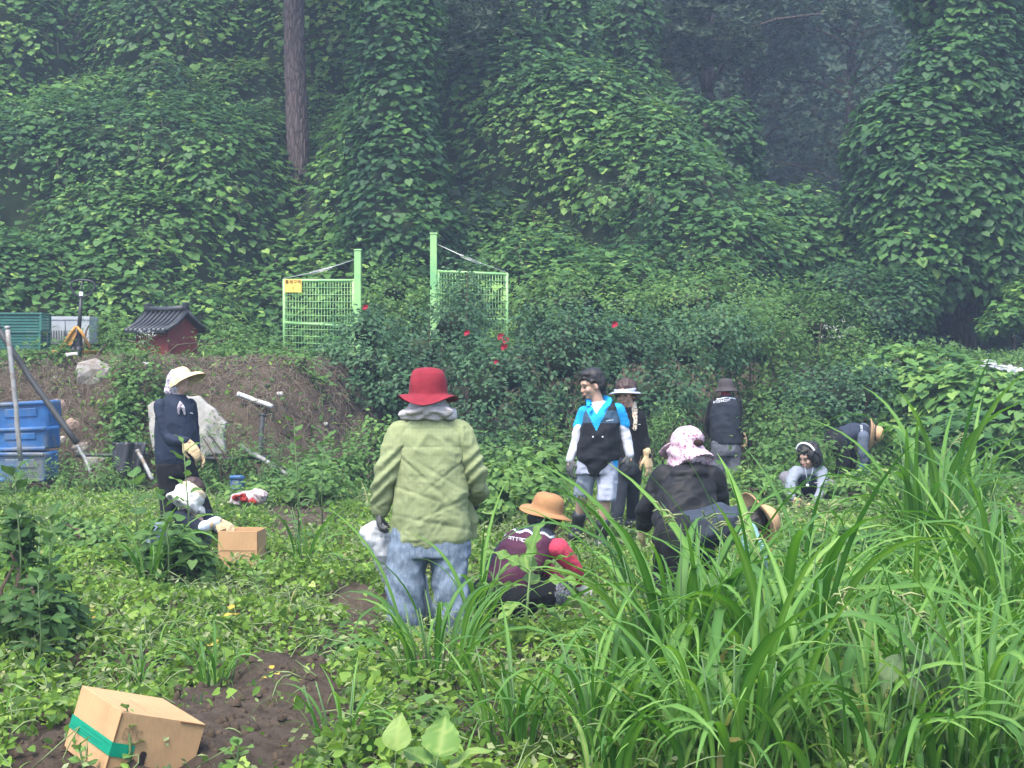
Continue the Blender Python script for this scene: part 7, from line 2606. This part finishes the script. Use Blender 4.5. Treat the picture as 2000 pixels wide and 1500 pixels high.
def hut():
    """Small red hut: slightly flared body, dark tiled saddle roof with round ridge and rolls."""
    Y = 20.6
    c = at(326, 716, Y)
    rz = math.radians(-34)
    root = empty('small_hut', c)
    tag(root, 'little dark red hut with a black tiled saddle roof', 'hut')
    R = np.array([[math.cos(rz), -math.sin(rz), 0], [math.sin(rz), math.cos(rz), 0], [0, 0, 1]])
    P = lambda x, y, z: c + R @ np.array([x, y, z])
    mr = plain_mat('red_brown_board', (.155, .035, .030, 1), .7, .25, .25, 5, .1, dirt=(.10, .035, .03, 1))
    mt = plain_mat('black_tile', (.028, .031, .036, 1), .5, .35, .3, 8, .1)
    mt2 = plain_mat('grey_tile_edge', (.13, .14, .15, 1), .6, .3, .2, 8, .1)
    w, d, h = .31, .27, .52          # half width along the ridge, half depth, wall height
    ap = h + .16
    v = np.array([P(-w, -d, -.15), P(w, -d, -.15), P(w, d, -.15), P(-w, d, -.15), P(-w, -d, h), P(w, -d, h), P(w, d, h), P(-w, d, h), P(-w, 0, ap), P(w, 0, ap)])
    f = [(0, 1, 5, 4), (2, 3, 7, 6), (1, 2, 6, 9, 5), (3, 0, 4, 8, 7), (4, 5, 9, 8), (6, 7, 8, 9), (3, 2, 1, 0)]
    Geo().add(v, f).build('wall', mr, root, False, .012)
    W, D = w + .07, d + .12
    zr, ze = ap + .05, h - .045
    for s in (-1, 1):
        sag = .03
        vv = []
        for t in (0, .5, 1):
            y = s * D * t
            z = zr + (ze - zr) * t - sag * math.sin(math.pi * t)
            for x in (-W, W):
                vv += [P(x, y, z), P(x, y, z - .03)]
        ff = []
        for i in range(2):
            a = i * 4
            ff += [(a, a + 2, a + 6, a + 4), (a + 1, a + 5, a + 7, a + 3), (a, a + 4, a + 5, a + 1), (a + 2, a + 3, a + 7, a + 6)]
        ff += [(8, 10, 11, 9), (0, 1, 3, 2)]
        rf = Geo().add(np.array(vv), ff).build('roof_slope', mt, root)
        n = 9
        for k in range(n):
            x = -W + .03 + (2 * W - .06) * k / (n - 1)
            pts = []
            for t in (.0, .25, .5, .75, 1.0):
                pts.append(P(x, s * D * t * 1.01, zr + (ze - zr) * t - sag * math.sin(math.pi * t) + .012))
            Geo().tube(pts, .023, 8).build('tile_roll', mt, rf, True)
            e = pts[-1]
            Geo().tube([e + R @ np.array([0, -s * .01, .0]), e + R @ np.array([0, s * .012, -.004])], .024, 10).build('tile_end', mt2, rf, True)
    rg = Geo().tube([P(-W - .01, 0, zr + .05), P(0, 0, zr + .035), P(W + .01, 0, zr + .05)], .042, 10).build('ridge', mt, root, True)
    for s in (-1, 1):
        Geo().box(P(s * (W - .02), 0, zr + .085), (.07, .09, .08), R).build('ridge_end', mt, root, False, .015)
        for q in (-1, 1):
            Geo().tube([P(s * (W + .012), 0, zr + .005), P(s * (W + .012), q * D * .5, zr + (ze - zr) * .5 - .03), P(s * (W + .012), q * D, ze)], .026, 8).build('verge', mt, root, True)


hut()


# ================================================================ THE EARTH BANK: tubs, poles, slabs, stones
def blue_tub(label, c, w, h, d, tilt=0.0, ribs=True):
    """Nested blue plastic tub lying on its side: tapered box with a rolled rim and stiffening ribs."""
    root = empty('blue_tub', c)
    tag(root, label, 'tub', 'blue plastic tubs stacked at the bank')
    c = np.asarray(c, float)
    R = np.array([[math.cos(tilt), 0, -math.sin(tilt)], [0, 1, 0], [math.sin(tilt), 0, math.cos(tilt)]])
    v, f = [], []
    prof = ((-d / 2, .80), (-d / 2 + .03, .86), (0, .93), (d / 2, 1.0))
    for y, e in prof:
        for sx, sz in ((-1, -1), (1, -1), (1, 1), (-1, 1)):
            v.append(c + R @ np.array([sx * w / 2 * e, y, sz * h / 2 * (e * .5 + .5)]))
    for i in range(3):
        for j in range(4):
            f.append((i * 4 + j, i * 4 + (j + 1) % 4, i * 4 + 4 + (j + 1) % 4, i * 4 + 4 + j))
    f += [(3, 2, 1, 0), (12, 13, 14, 15)]
    Geo().add(np.array(v), f).build('shell', M_BLUE, root, False, .025)
    for z in (-.5, .5):
        Geo().box(c + R @ np.array([0, -d / 2 - .008, z * h * .86]), (w * .84, .045, .042), R).build('rim', M_BLUE, root, False, .014)
    Geo().box(c + R @ np.array([0, -d / 2 - .004, h * .12]), (w * .52, .02, h * .30), R).build('raised_panel', M_BLUE, root, False, .012)
    return root


M_BLUE = plain_mat('blue_plastic', (.022, .115, .30, 1), .45, .4, .45, 4, .08, dirt=(.13, .14, .14, 1))
blue_tub('topmost blue plastic tub half buried at the left edge of the bank', at(52, 812, 18.0), .72, .34, .40, .05)
blue_tub('blue plastic tub under the topmost one in the bank', at(50, 856, 17.8), .70, .26, .40, .03)
blue_tub('lowest blue plastic tub at the foot of the bank', at(50, 910, 17.65), .66, .34, .40, 0)
blue_tub('small blue tub half hidden in weeds under the grey poles', at(463, 946, 17.2), .16, .20, .16, 0)


def pole(label, pts, r, mat, name='pole', group='poles leaning about the bank', cat='pole'):
    P = [at(*p) for p in pts] if len(pts[0]) == 3 else [hit(*p) + np.array([0, -.16, .02]) for p in pts]
    root = empty(name, P[-1])
    tag(root, label, cat, group)
    s = np.linspace(0, len(P) - 1, 9)
    fine = np.stack([np.interp(s, np.arange(len(P)), [p[k] for p in P]) for k in range(3)], 1)
    fine = fine + .12 * r * RNG.normal(size=fine.shape)
    Geo().tube(fine, r, 12).build('shaft', mat, root, True)
    e = unit(fine[0] - fine[1])
    Geo().tube([fine[0] - e * .03, fine[0] + e * .006], r * 1.12, 12).build('end_ring', mat, root, True)
    return root


M_GPOLE = plain_mat('weathered_grey_pipe', (.26, .26, .25, 1), .6, .35, .3, 12, .2, .2, (.15, .12, .09, 1))
M_WPOLE = plain_mat('white_pipe', (.44, .44, .42, 1), .5, .3, .15, 12, .1)
M_DPOLE = plain_mat('dark_pipe', (.038, .040, .040, 1), .6, .3, .3, 12, .2)
pole('long grey pipe leaning diagonally over the blue tubs', [(-6, 640, 17.5), (60, 740, 17.4), (150, 866, 17.2)], .034, M_DPOLE)
pole('upright grey pipe standing before the blue tubs', [(14, 638, 17.3), (28, 760, 17.2), (40, 900, 17.2)], .028, M_GPOLE)
pole('white plastic pipe sticking out of the bank below the hut', [(470, 772), (536, 797)], .030, M_WPOLE)
pole('grey pipe sloping down at the foot of the bank', [(468, 872, 17.8), (515, 898, 17.6), (562, 928, 17.4)], .028, M_GPOLE)
pole('upright dark post standing under the white pipe', [(514, 808, 18.3), (510, 850, 18.2), (506, 905, 18.1)], .030, M_DPOLE)
pole('horizontal dark rail behind the woman in navy', [(400, 895, 17.8), (470, 896, 17.8), (528, 892, 17.8)], .022, M_DPOLE)
pole('horizontal dark rail left of the woman in navy', [(150, 888, 17.6), (230, 890, 17.6), (290, 886, 17.6)], .020, M_DPOLE)
pole('short pale stick lying under the dark sheet', [(268, 880, 17.3), (282, 905, 17.2), (298, 938, 17.1)], .022, M_GPOLE)
pole('short pale stick left of the dark sheet', [(150, 872, 17.4), (166, 895, 17.3), (178, 925, 17.2)], .020, M_GPOLE)
pole('white pipe lying along the bank top beneath the weeds', [(215, 702), (298, 716)], .030, M_WPOLE)


def slab(label, outline, Y, thick, mat, lean=.25, name='broken_board', group=None, cat='slab', holes=0):
    """Broken upright slab: uneven outline, real thickness, chipped face."""
    pts = np.array([at(x, y, Y + lean * (y - outline[0][1]) / -200) for x, y in outline])
    root = empty(name, pts[np.argmin(pts[:, 2])])
    tag(root, label, cat, group)
    n = len(pts)
    c = pts.mean(0)
    rings, f = [pts], []
    rings.append(c + (pts - c) * .6 + np.array([0, -.012, 0]))
    back = pts + (0, thick, 0)
    v = np.concatenate([pts + (0, .012, 0), c + (pts - c) * .95 + (0, -.0, 0), c + (pts - c) * .5 + np.array([0, -.014, 0]), [c + (0, -.018, 0)], back])
    for i in range(n):
        j = (i + 1) % n
        f += [(i, j, n + j, n + i), (n + i, n + j, 2 * n + j, 2 * n + i), (2 * n + i, 2 * n + j, 3 * n), (3 * n + 1 + i, 3 * n + 1 + j, j, i)]
    f.append(tuple(3 * n + 1 + k for k in range(n)))
    v = v + .008 * np.stack([noise3(v * 9, 1), noise3(v * 9, 2), noise3(v * 9, 3)], 1)
    Geo().add(v, [tuple(q) for q in f]).build('face', mat, root)
    return root


M_CONC = plain_mat('pale_concrete', (.30, .29, .265, 1), .9, .1, .35, 7, .8, dirt=(.15, .135, .11, 1))
M_WSLAB = plain_mat('white_slab', (.42, .40, .36, 1), .85, .15, .2, 9, .6, dirt=(.34, .30, .25, 1))
slab('pale broken concrete slab leaning on the bank behind the woman in navy', [(288, 792), (300, 783), (331, 780), (352, 771), (372, 775), (388, 773), (402, 788), (419, 799), (428, 813), (441, 826), (436, 850), (440, 888), (420, 886), (400, 893), (350, 890), (298, 880), (292, 840)], 18.05, .10, M_CONC, .3)
slab('white foam-like slab on the bank slope below the left gate', [(500, 716), (540, 711), (566, 713), (590, 728), (570, 735), (552, 746), (530, 735)], 20.1, .10, M_WSLAB, .9)
slab('small white board on the bank top by the pallet truck', [(127, 690), (152, 688), (152, 694), (130, 697)], 19.3, .03, M_WSLAB, .2)


def black_sheet():
    c = at(255, 890, 17.45)
    root = empty('black_sheet', c)
    tag(root, 'black plastic sheet hanging over a rail left of the woman in navy', 'sheet')
    m = plain_mat('black_plastic_film', (.020, .021, .024, 1), .4, .4, .3, 12, .4)
    nx, ny = 14, 16
    v = []
    for j in range(ny):
        for i in range(nx):
            u, w = i / (nx - 1), j / (ny - 1)
            px = 220 + u * 66 + 8 * w * math.sin(u * 5)
            py = 864 + w * 72 * (.45 + .55 * math.sin(.4 + u * 2)) + 5 * math.sin(u * 7) * w
            v.append(at(px, py, 17.45 + .05 * math.sin(u * 11 + w * 3) - .05 * w))
    v = np.array(v)
    f = [(j * nx + i, j * nx + i + 1, (j + 1) * nx + i + 1, (j + 1) * nx + i) for j in range(ny - 1) for i in range(nx - 1)]
    o = link('film', np_mesh('film', v, f, m), root)
    s = o.modifiers.new('t', 'SOLIDIFY')
    s.thickness = .006


black_sheet()


def rock(label, px, py, Y, s, mat, seed, name='rock', group='stones in the earth bank', cat='stone'):
    c = hit(px, py, 15.5) + np.array([0, .3 * s[1], 0])
    B = Blob()
    B.ell((0, 0, 0), (1, 1, 1), None, 12, 8)
    v = np.concatenate(B.v)
    v = v * (1 + .28 * noise3(v * 1.3 + seed * 7, seed) + .12 * noise3(v * 3.1 + seed, seed + 1))[:, None]
    v = np.sign(v) * np.abs(v) ** .7
    v = v * (1 + .18 * np.abs(noise3(v * 4.3 + seed, seed + 2)))[:, None]
    o = link(name, np_mesh(name, v * np.asarray(s) + c, B.f, mat, False))
    o2 = tag(o, label, cat, group)
    return o


M_ROCK = plain_mat('grey_stone', (.27, .255, .23, 1), .9, .15, .35, 9, .6, dirt=(.14, .11, .085, 1))
M_ROCKP = plain_mat('pinkish_stone', (.30, .215, .175, 1), .9, .15, .3, 9, .6)
for i, (lab, px, py, Y, s, m) in enumerate([
    ('rounded grey stone right of the lowest blue tub', 160, 875, 17.4, (.11, .09, .075), M_ROCK),
    ('pinkish stone above the diagonal grey pipe', 116, 792, 18.2, (.08, .07, .08), M_ROCKP),
    ('small white stone beside the lower blue tub', 118, 860, 17.4, (.06, .05, .05), M_WSLAB),
    ('flat tan stone right of the diagonal grey pipe', 145, 830, 17.9, (.10, .06, .07), M_ROCKP),
    ('grey stone low in the bank under the dark rail', 185, 905, 17.5, (.13, .10, .10), M_ROCK),
    ('dark block of earth and stone below the hut edge', 185, 735, 18.8, (.22, .15, .18), M_ROCK),
    ('grey stone beside the pale concrete slab', 270, 805, 18.2, (.08, .07, .11), M_ROCK),
    ('tiny white stone high in the bank at left', 108, 738, 18.7, (.03, .03, .025), M_WSLAB),
    ('white stone beside the feathery weed on the bank', 545, 770, 18.9, (.05, .04, .03), M_WSLAB),
    ('small pale stone on the bare slope below the gate', 635, 828, 18.4, (.03, .03, .025), M_WSLAB),
]):
    rock(lab, px, py, Y, s, m, i + 1)


def dry_tangle():
    """Dry brown vines and roots hanging over the cut bank."""
    n = 4200
    x = RNG.uniform(-6.9, -1.4, n)
    y = RNG.uniform(17.8, 20.3, n)
    z = ground_z(x, y)
    L = RNG.uniform(.12, .55, n)
    a = RNG.uniform(0, 6.28, n)
    t = np.linspace(0, 1, 4)
    w = RNG.uniform(.0018, .0048, n)
    dx = np.cos(a) * .55
    dz = -np.abs(RNG.normal(.5, .35, n))
    X = x[:, None] + dx[:, None] * L[:, None] * t + .05 * np.sin(t * 6 + a[:, None])
    Yy = y[:, None] - .16 * L[:, None] * t - .05
    Z = np.maximum(z[:, None] + .06 + dz[:, None] * L[:, None] * t + .08 * np.sin(t * 3.14), ground_z(X, Yy) + .02)
    C = np.stack([X, Yy, Z], 2)
    off = np.array([[0, -.5, 1], [.87, 0, -.5], [-.87, 0, -.5]])
    V = (C[:, :, None, :] + off[None, None] * w[:, None, None, None]).reshape(-1, 3)
    fs = [[i * 3 + j, i * 3 + (j + 1) % 3, i * 3 + (j + 1) % 3 + 3, i * 3 + j + 3] for i in range(3) for j in range(3)]
    F = (np.array(fs)[None] + (np.arange(n) * 12)[:, None, None]).reshape(-1, 4)
    tag(link('dry_vines', np_mesh('dry_vines', V, F, M_DRY)), 'dry brown vines and roots tangled over the earth bank', 'vines', kind='stuff')


dry_tangle()

# ================================================================ CARDBOARD BOXES, BAGS
def card_mat(name, c):
    t = NT(name)
    co = t.coord('Object')
    n1 = t.noise(3, 5, .6, co)
    col = t.ramp(n1, [(.3, tuple(q * .86 for q in c[:3]) + (1,)), (.7, c)])
    n3 = t.noise(2.2, 7, .7, co)
    col = t.mix(t.ramp(n3, [(.50, G(0, 0, 0)), (.72, G(.55, .55, .55))]), col, G(.20, .125, .065))     # damp and dirt stains
    n2 = t.noise(140, 3, .6, t.coord('Object', (1, 1, .15)))
    col = t.mix(.12, col, t.ramp(n2, [(.3, G(.25, .16, .08)), (.7, G(.6, .43, .26))]))
    ht = t.n('ShaderNodeMath', operation='MULTIPLY_ADD')
    t.l(t.noise(7, 3, .5, co), ht.inputs[0])
    ht.inputs[1].default_value = 6.0
    t.l(n2, ht.inputs[2])
    p = t.principled(col, .85, .15, t.bump(ht.outputs[0], .16, .006))
    return t.done(p.outputs[0])


M_CARD = card_mat('brown_cardboard', (.42, .255, .125, 1))
M_CARDIN = card_mat('cardboard_inside', (.36, .23, .12, 1))
M_EDGE = plain_mat('cardboard_edge', (.16, .09, .045, 1), .9, .1, .2)


def panel(g_or_none, a, b, c, d, t, name, mat, parent, bevel=.002):
    """Thin card panel through four corners, thickness t inwards."""
    a, b, c, d = (np.asarray(q, float) for q in (a, b, c, d))
    n = unit(np.cross(b - a, d - a)) * t
    v = np.array([a, b, c, d, a - n, b - n, c - n, d - n])
    return Geo().add(v, [(0, 1, 2, 3), (7, 6, 5, 4), (0, 4, 5, 1), (1, 5, 6, 2), (2, 6, 7, 3), (3, 7, 4, 0)]).build(name, mat, parent, False, bevel)


def front_box():
    B = np.array([-1.4653, 5.7478, .2699]); A = np.array([-1.7055, 6.0690, .3006]); C = np.array([-1.1944, 5.9595, .1716])
    dn = np.array([-1.531, 5.722, .032]) - np.array([-1.465, 5.748, .270])
    D = A + C - B
    root = empty('cardboard_box', (A + C) / 2 + dn)
    tag(root, 'closed cardboard box with green tape tilted on the soil at lower left', 'box', 'cardboard boxes')
    A2, B2, C2, D2 = A + dn, B + dn, C + dn, D + dn
    nA = unit(B - A)
    # side walls
    panel(None, A, A2, B2, B, .005, 'side_panel', M_CARD, root)
    fr = panel(None, B, B2, C2, C, .005, 'front_panel', M_CARD, root)
    panel(None, C, C2, D2, D, .005, 'side_panel', M_CARD, root)
    panel(None, D, D2, A2, A, .005, 'back_panel', M_CARD, root)
    upn = unit(np.cross(C - B, A - B))
    e = upn * .0035
    tp = panel(None, B + e, C + e, D + e, A + e, .006, 'top_panel', M_CARD, root)
    panel(None, A2, D2, C2, B2, .005, 'bottom_panel', M_CARD, root)
    # slit at the far end of the top flap
    x, y = unit(C - B), unit(A - B)
    p0 = B + (C - B) * .70 - y * .003 + upn * .001
    Geo().add(*box_geo((p0 + C - y * .003) / 2 + upn * .002 - upn * .004, (np.linalg.norm(C - p0), .004, .006), np.stack([x, y, upn], 1))).build('flap_edge', M_EDGE, tp)
    # overlapping glued corner strip on the front
    Rf = np.stack([x, unit(np.cross(-unit(dn), x)), -unit(dn)], 1)
    fn = unit(np.cross(x, -unit(dn)))           # out of the front panel
    if np.dot(fn, np.array([0, -1, 0])) < 0:
        fn = -fn
    sn = unit(np.cross(unit(dn), y))
    if np.dot(sn, np.array([-1, -.3, 0])) < 0:
        sn = -sn
    Rs = np.stack([y, sn, -unit(dn)], 1)
    h = np.linalg.norm(dn)
    Geo().box(B + unit(dn) * h * .5 + fn * .0015 + x * .002, (.006, .003, h * .98), Rf).build('corner_seam', M_EDGE, fr)
    # tape round the middle of the left side and onto the front
    mt = plain_mat('green_packing_tape', (.0, .215, .125, 1), .3, .5, .12, 6, .05)
    L = np.linalg.norm(A - B)
    tw = .052
    mid = .56
    tape = Geo().box((A + B) / 2 + dn * mid + sn * .0025, (L + .004, .002, tw), Rs).build('tape', mt, root)
    Geo().box(B + dn * (mid + .005) + x * .045 + fn * .0028, (.092, .002, tw), Rf).build('tape_end', mt, tape)
    for q in (-.012, .004, .013):
        Geo().box((A + B) / 2 + dn * mid + sn * .0042 + unit(dn) * q + y * q * 4, (L * .7, .0012, .0016), Rs).build('tape_crease', plain_mat('tape_crease_green', (.0, .13, .08, 1), .4, .4) if q == -.012 else bpy.data.materials['tape_crease_green'], tape)
    # hand hole
    hc = B + x * .135 + dn * .72 + fn * .001
    th = np.linspace(0, 2 * math.pi, 20, endpoint=False)
    rx, rz2 = .013, .026
    v = []
    for k, (off) in enumerate((.0022, -.010)):
        for t in th:
            cz = math.sin(t) * rx + (.034 if math.sin(t) > 0 else -.034)
            v.append(hc + x * math.cos(t) * rx + Rf[:, 2] * cz + fn * off)
    f = [tuple(range(20))] + [(k, (k + 1) % 20, 20 + (k + 1) % 20, 20 + k) for k in range(20)]
    Geo().add(np.array(v), f).build('hand_hole', plain_mat('dark_hole', (.035, .028, .026, 1), .9, .05), fr)
    # faint printed handling marks
    ink = plain_mat('faded_ink', (.31, .20, .105, 1), .85, .1)
    pr = Geo()
    for (u, w, a, b) in ((.030, .30, .003, .040), (.066, .30, .003, .040), (.048, .22, .036, .003), (.048, .38, .036, .003), (.048, .26, .009, .009), (.048, .345, .010, .010), (.085, .30, .003, .036), (.10, .24, .012, .010), (.10, .35, .012, .010)):
        pr.box(B + x * u + dn * w + fn * .0012, (a, .0012, b), Rf)
    pr.build('printed_marks', ink, fr)['kind'] = 'stuff'
    pr = Geo()
    for k in range(9):
        pr.box(B + x * (.14 + .004 * (k % 2)) + y * (.10 + k * .018) + upn * .0042, (.007, .012, .0006), np.stack([x, y, upn], 1))
    pr.build('printed_line', plain_mat('faint_ink', (.44, .27, .135, 1), .85, .1), tp)['kind'] = 'stuff'


front_box()


def open_box():
    d = 11.9
    b = at(480, 1118, d)
    b[2] = 0.0
    root = empty('cardboard_box', b)
    tag(root, 'open-topped cardboard box standing in front of the crouching person', 'box', 'cardboard boxes')
    rz = math.radians(-24)
    R = np.array([[math.cos(rz), -math.sin(rz), 0], [math.sin(rz), math.cos(rz), 0], [0, 0, 1]])
    h = at(503, 1038, d - .1)[2]
    c0 = at(503, 1100, d - .1); c0[2] = 0
    w, l = .31, .30
    P = lambda x, y, z: c0 + R @ np.array([x, y, z]) + (0, 0, 0)
    # corner (0,0) is the near right one; the long front runs to the left
    R = np.array([[math.cos(math.radians(6)), -math.sin(math.radians(6)), 0], [math.sin(math.radians(6)), math.cos(math.radians(6)), 0], [0, 0, 1]])
    R2 = np.array([[math.cos(math.radians(-4)), -math.sin(math.radians(-4)), 0], [math.sin(math.radians(-4)), math.cos(math.radians(-4)), 0], [0, 0, 1]])
    fx = R2 @ np.array([-1.0, 0, 0])
    fy = R2 @ np.array([0.0, 1, 0]) + np.array([.0, 0, 0])
    q = lambda x, y, z: c0 + fx * x + fy * y + np.array([0, 0, z])
    z0, z1 = -.03, h
    panel(None, q(w, 0, z1), q(w, 0, z0), q(0, 0, z0), q(0, 0, z1), .005, 'front_panel', M_CARD, root)
    panel(None, q(0, 0, z1), q(0, 0, z0), q(0, l, z0), q(0, l, z1), .005, 'side_panel', M_CARD, root)
    panel(None, q(0, l, z1), q(0, l, z0), q(w, l, z0), q(w, l, z1), .005, 'back_panel', M_CARD, root)
    panel(None, q(w, l, z1), q(w, l, z0), q(w, 0, z0), q(w, 0, z1), .005, 'side_panel', M_CARD, root)
    panel(None, q(0, 0, .01), q(w, 0, .01), q(w, l, .01), q(0, l, .01), .005, 'bottom_panel', M_CARDIN, root)
    Geo().tube([q(.001, -.002, z0), q(.001, -.002, z1)], .003, 4).build('corner_seam', M_EDGE, root)
    Geo().box(q(w / 2, -.004, h * .45), (w * .9, .001, .003), np.stack([fx, fy, [0, 0, 1]], 1)).build('fold_line', M_EDGE, root)


open_box()


def white_bag():
    """Thin white plastic bag held low at the left hand of the person in the red hat."""
    d = 9.45
    root = empty('plastic_bag', at(745, 1100, d))
    tag(root, 'thin white plastic bag hanging from the hand of the red-hatted person', 'bag')
    B = Blob()
    B.loft([(at(738, 1022, d), np.array([.03, 0, 0]), np.array([0, .03, 0])), (at(728, 1038, d), np.array([.075, 0, 0]), np.array([0, .05, 0])), (at(738, 1056, d), np.array([.085, 0, 0]), np.array([0, .07, 0])), (at(755, 1085, d + .05), np.array([.08, 0, 0]), np.array([0, .09, 0])), (at(790, 1130, d + .10), np.array([.13, 0, 0]), np.array([0, .09, 0])), (at(815, 1180, d + .12), np.array([.10, 0, 0]), np.array([0, .08, 0])), (at(830, 1200, d + .12), np.array([.06, 0, 0]), np.array([0, .05, 0]))], 22)
    t = NT('white_film')
    p = t.principled(t.ramp(t.noise(14, 5, .6, t.coord('Object')), [(.3, G(.50, .52, .54)), (.7, G(.66, .67, .68))]), .35, .4, t.bump(t.noise(16, 6, .65, t.coord('Object')), .6, .03))
    tr = t.n('ShaderNodeBsdfTranslucent')
    tr.inputs['Color'].default_value = (.6, .62, .62, 1)
    m = t.n('ShaderNodeMixShader'); m.inputs[0].default_value = .35
    t.l(p.outputs[0], m.inputs[1]); t.l(tr.outputs[0], m.inputs[2])
    B.build('film', t.done(m.outputs[0]), root, .010, 2, (.010, 12))


white_bag()


def red_bundle():
    """Crumpled pale bag with red netting lying on the field."""
    d = 15.2
    c = at(485, 998, d)
    c[2] = float(ground_z(c[0:1], c[1:2])[0]) + .16
    root = empty('crumpled_bag', c)
    tag(root, 'crumpled pale pink bag with red contents lying on the field', 'bag')
    B = Blob()
    B.ell(c + (-.02, .03, .005), (.15, .10, .045))
    B.ell(c + (.10, .03, .03), (.07, .06, .05))
    B.ell(c + (.03, .06, .04), (.10, .05, .045))
    B.ell(c + (-.10, -.02, -.01), (.06, .06, .05))
    B.build('film', cloth_mat('pale_pink_film', (.42, .34, .34, 1), None, 20, .5, .5), root, .008, 1, (.017, 17))
    B = Blob()
    r = random.Random(3)
    for k in range(8):
        B.ell(c + (-.10 + k * .022 + r.uniform(-.01, .01), r.uniform(-.10, -.06), r.uniform(-.02, .02) + (.03 if k < 3 else 0)), (.020 + .01 * r.random(), .025, .012 + .014 * r.random()))
    B.build('red_netting', cloth_mat('red_net', (.36, .035, .025, 1), (.20, .02, .015, 1), 40, .6, .5), root, .007, 1, (.010, 30))


red_bundle()


def crumple(label, px, py, Y, s, mat, seed, name='plastic_scrap', group='plastic scraps at the right bank', cat='plastic'):
    B = Blob()
    c = at(px, py, Y)
    r = np.random.default_rng(seed)
    for k in range(4):
        B.ell(c + r.normal(0, .5, 3) * np.asarray(s) * (1, .6, .5), np.asarray(s) * r.uniform(.5, .9))
    o = B.build(name, mat, None, .016, 1, (.03, 14), None, None, seed)
    tag(o, label, cat, group)


M_SCRAP = plain_mat('white_scrap', (.34, .35, .37, 1), .5, .3, .2, 12, .5)
crumple('leftmost peak of crumpled white plastic on the right bank', 1930, 722, 22, (.14, .1, .12), M_SCRAP, 1)
crumple('middle lump of crumpled white plastic on the right bank', 1965, 728, 22, (.13, .1, .09), M_SCRAP, 2)
crumple('crumpled white plastic at the right edge of the bank', 1995, 732, 22, (.15, .1, .09), M_SCRAP, 3)
crumple('crumpled white plastic half under vine leaves on the right bank', 1880, 728, 21.6, (.13, .1, .07), M_SCRAP, 4)

# fallen yellow leaves and pale scraps in the field
M_YEL = leaf_mat('yellow_leaf', [(0, G(.42, .28, .03)), (1, G(.52, .40, .10))], .3, .6, .2)
for i, (lab, px, py, s) in enumerate([('bright yellow withered leaves in the middle of the field', 455, 1200, .10), ('small yellow leaf left of the bright withered ones', 415, 1262, .06), ('yellow leaf under the grey pole at the bank foot', 545, 938, .07), ('yellowed leaf by the dug soil behind the front box', 530, 1325, .06), ('orange-yellow leaf in the far right field', 1830, 905, .09), ('yellow leaf at the left of the field', 190, 1208, .05)]):
    c = gpt(px, py, .16)
    root = empty('yellow_leaf', c)
    tag(root, lab, 'leaf', 'yellowed leaves on the field')
    for k in range(3):
        me = big_leaf(s * .55, s * .2, 70 + i * 5 + k, False, .6, M_YEL, .2 + .2 * k)
        o = link('leaf', me, root, False)
        o.location = (random.uniform(-.03, .03), random.uniform(-.03, .03), random.uniform(0, .04))
        o.rotation_euler = (random.uniform(-.3, .5), random.uniform(-.4, .4), k * 1.7)

# white umbels on the bank and by the hut
def umbel(label, px, py, Y, n, s, seed):
    r = np.random.default_rng(seed)
    root = empty('white_flowers', at(px, py + 30, Y))
    tag(root, label, 'flowers', 'white flower heads')
    c = at(px, py, Y)
    g = Geo()
    P = []
    for k in range(n):
        p = c + r.normal(0, s, 3) * (1, .5, .45)
        g.tube([at(px, py + 34, Y), p], [.004, .002], 4)
        P.append(p + r.normal(0, .03, (14, 3)) * (1, 1, .3))
    st = g.build('stalks', M_STEM, root, True)
    st['kind'] = 'stuff'
    P = np.concatenate(P)
    scatter('florets', 'tiny', P, np.array([0, -.3, 1]) + .6 * rand_dirs(len(P)), rand_dirs(len(P)), np.full(len(P), .014), np.full(len(P), .5), M_WHITE_FL, root)['kind'] = 'stuff'


umbel('white flower heads in front of the little red hut', 285, 650, 19.9, 9, .10, 1)
umbel('white flower heads on the bush below the vine ridge', 1628, 640, 22.6, 12, .16, 2)
umbel('white flower heads at the top of the right bank', 1815, 705, 21.4, 7, .12, 3)
# ================================================================ HAZE
def build_haze():
    g = Geo().box((0, 0, 20), (616, 616, 44))
    t = NT('mist')
    pv = t.n('ShaderNodeVolumePrincipled')
    pv.inputs['Color'].default_value = (.62, .78, 1.0, 1)
    pv.inputs['Density'].default_value = .0024
    pv.inputs['Anisotropy'].default_value = .2
    t.l(pv.outputs[0], t.out.inputs['Volume'])
    o = g.build('haze', t.m)
    tag(o, 'thin pale mist hanging in front of the hillside', kind='stuff')


build_haze()
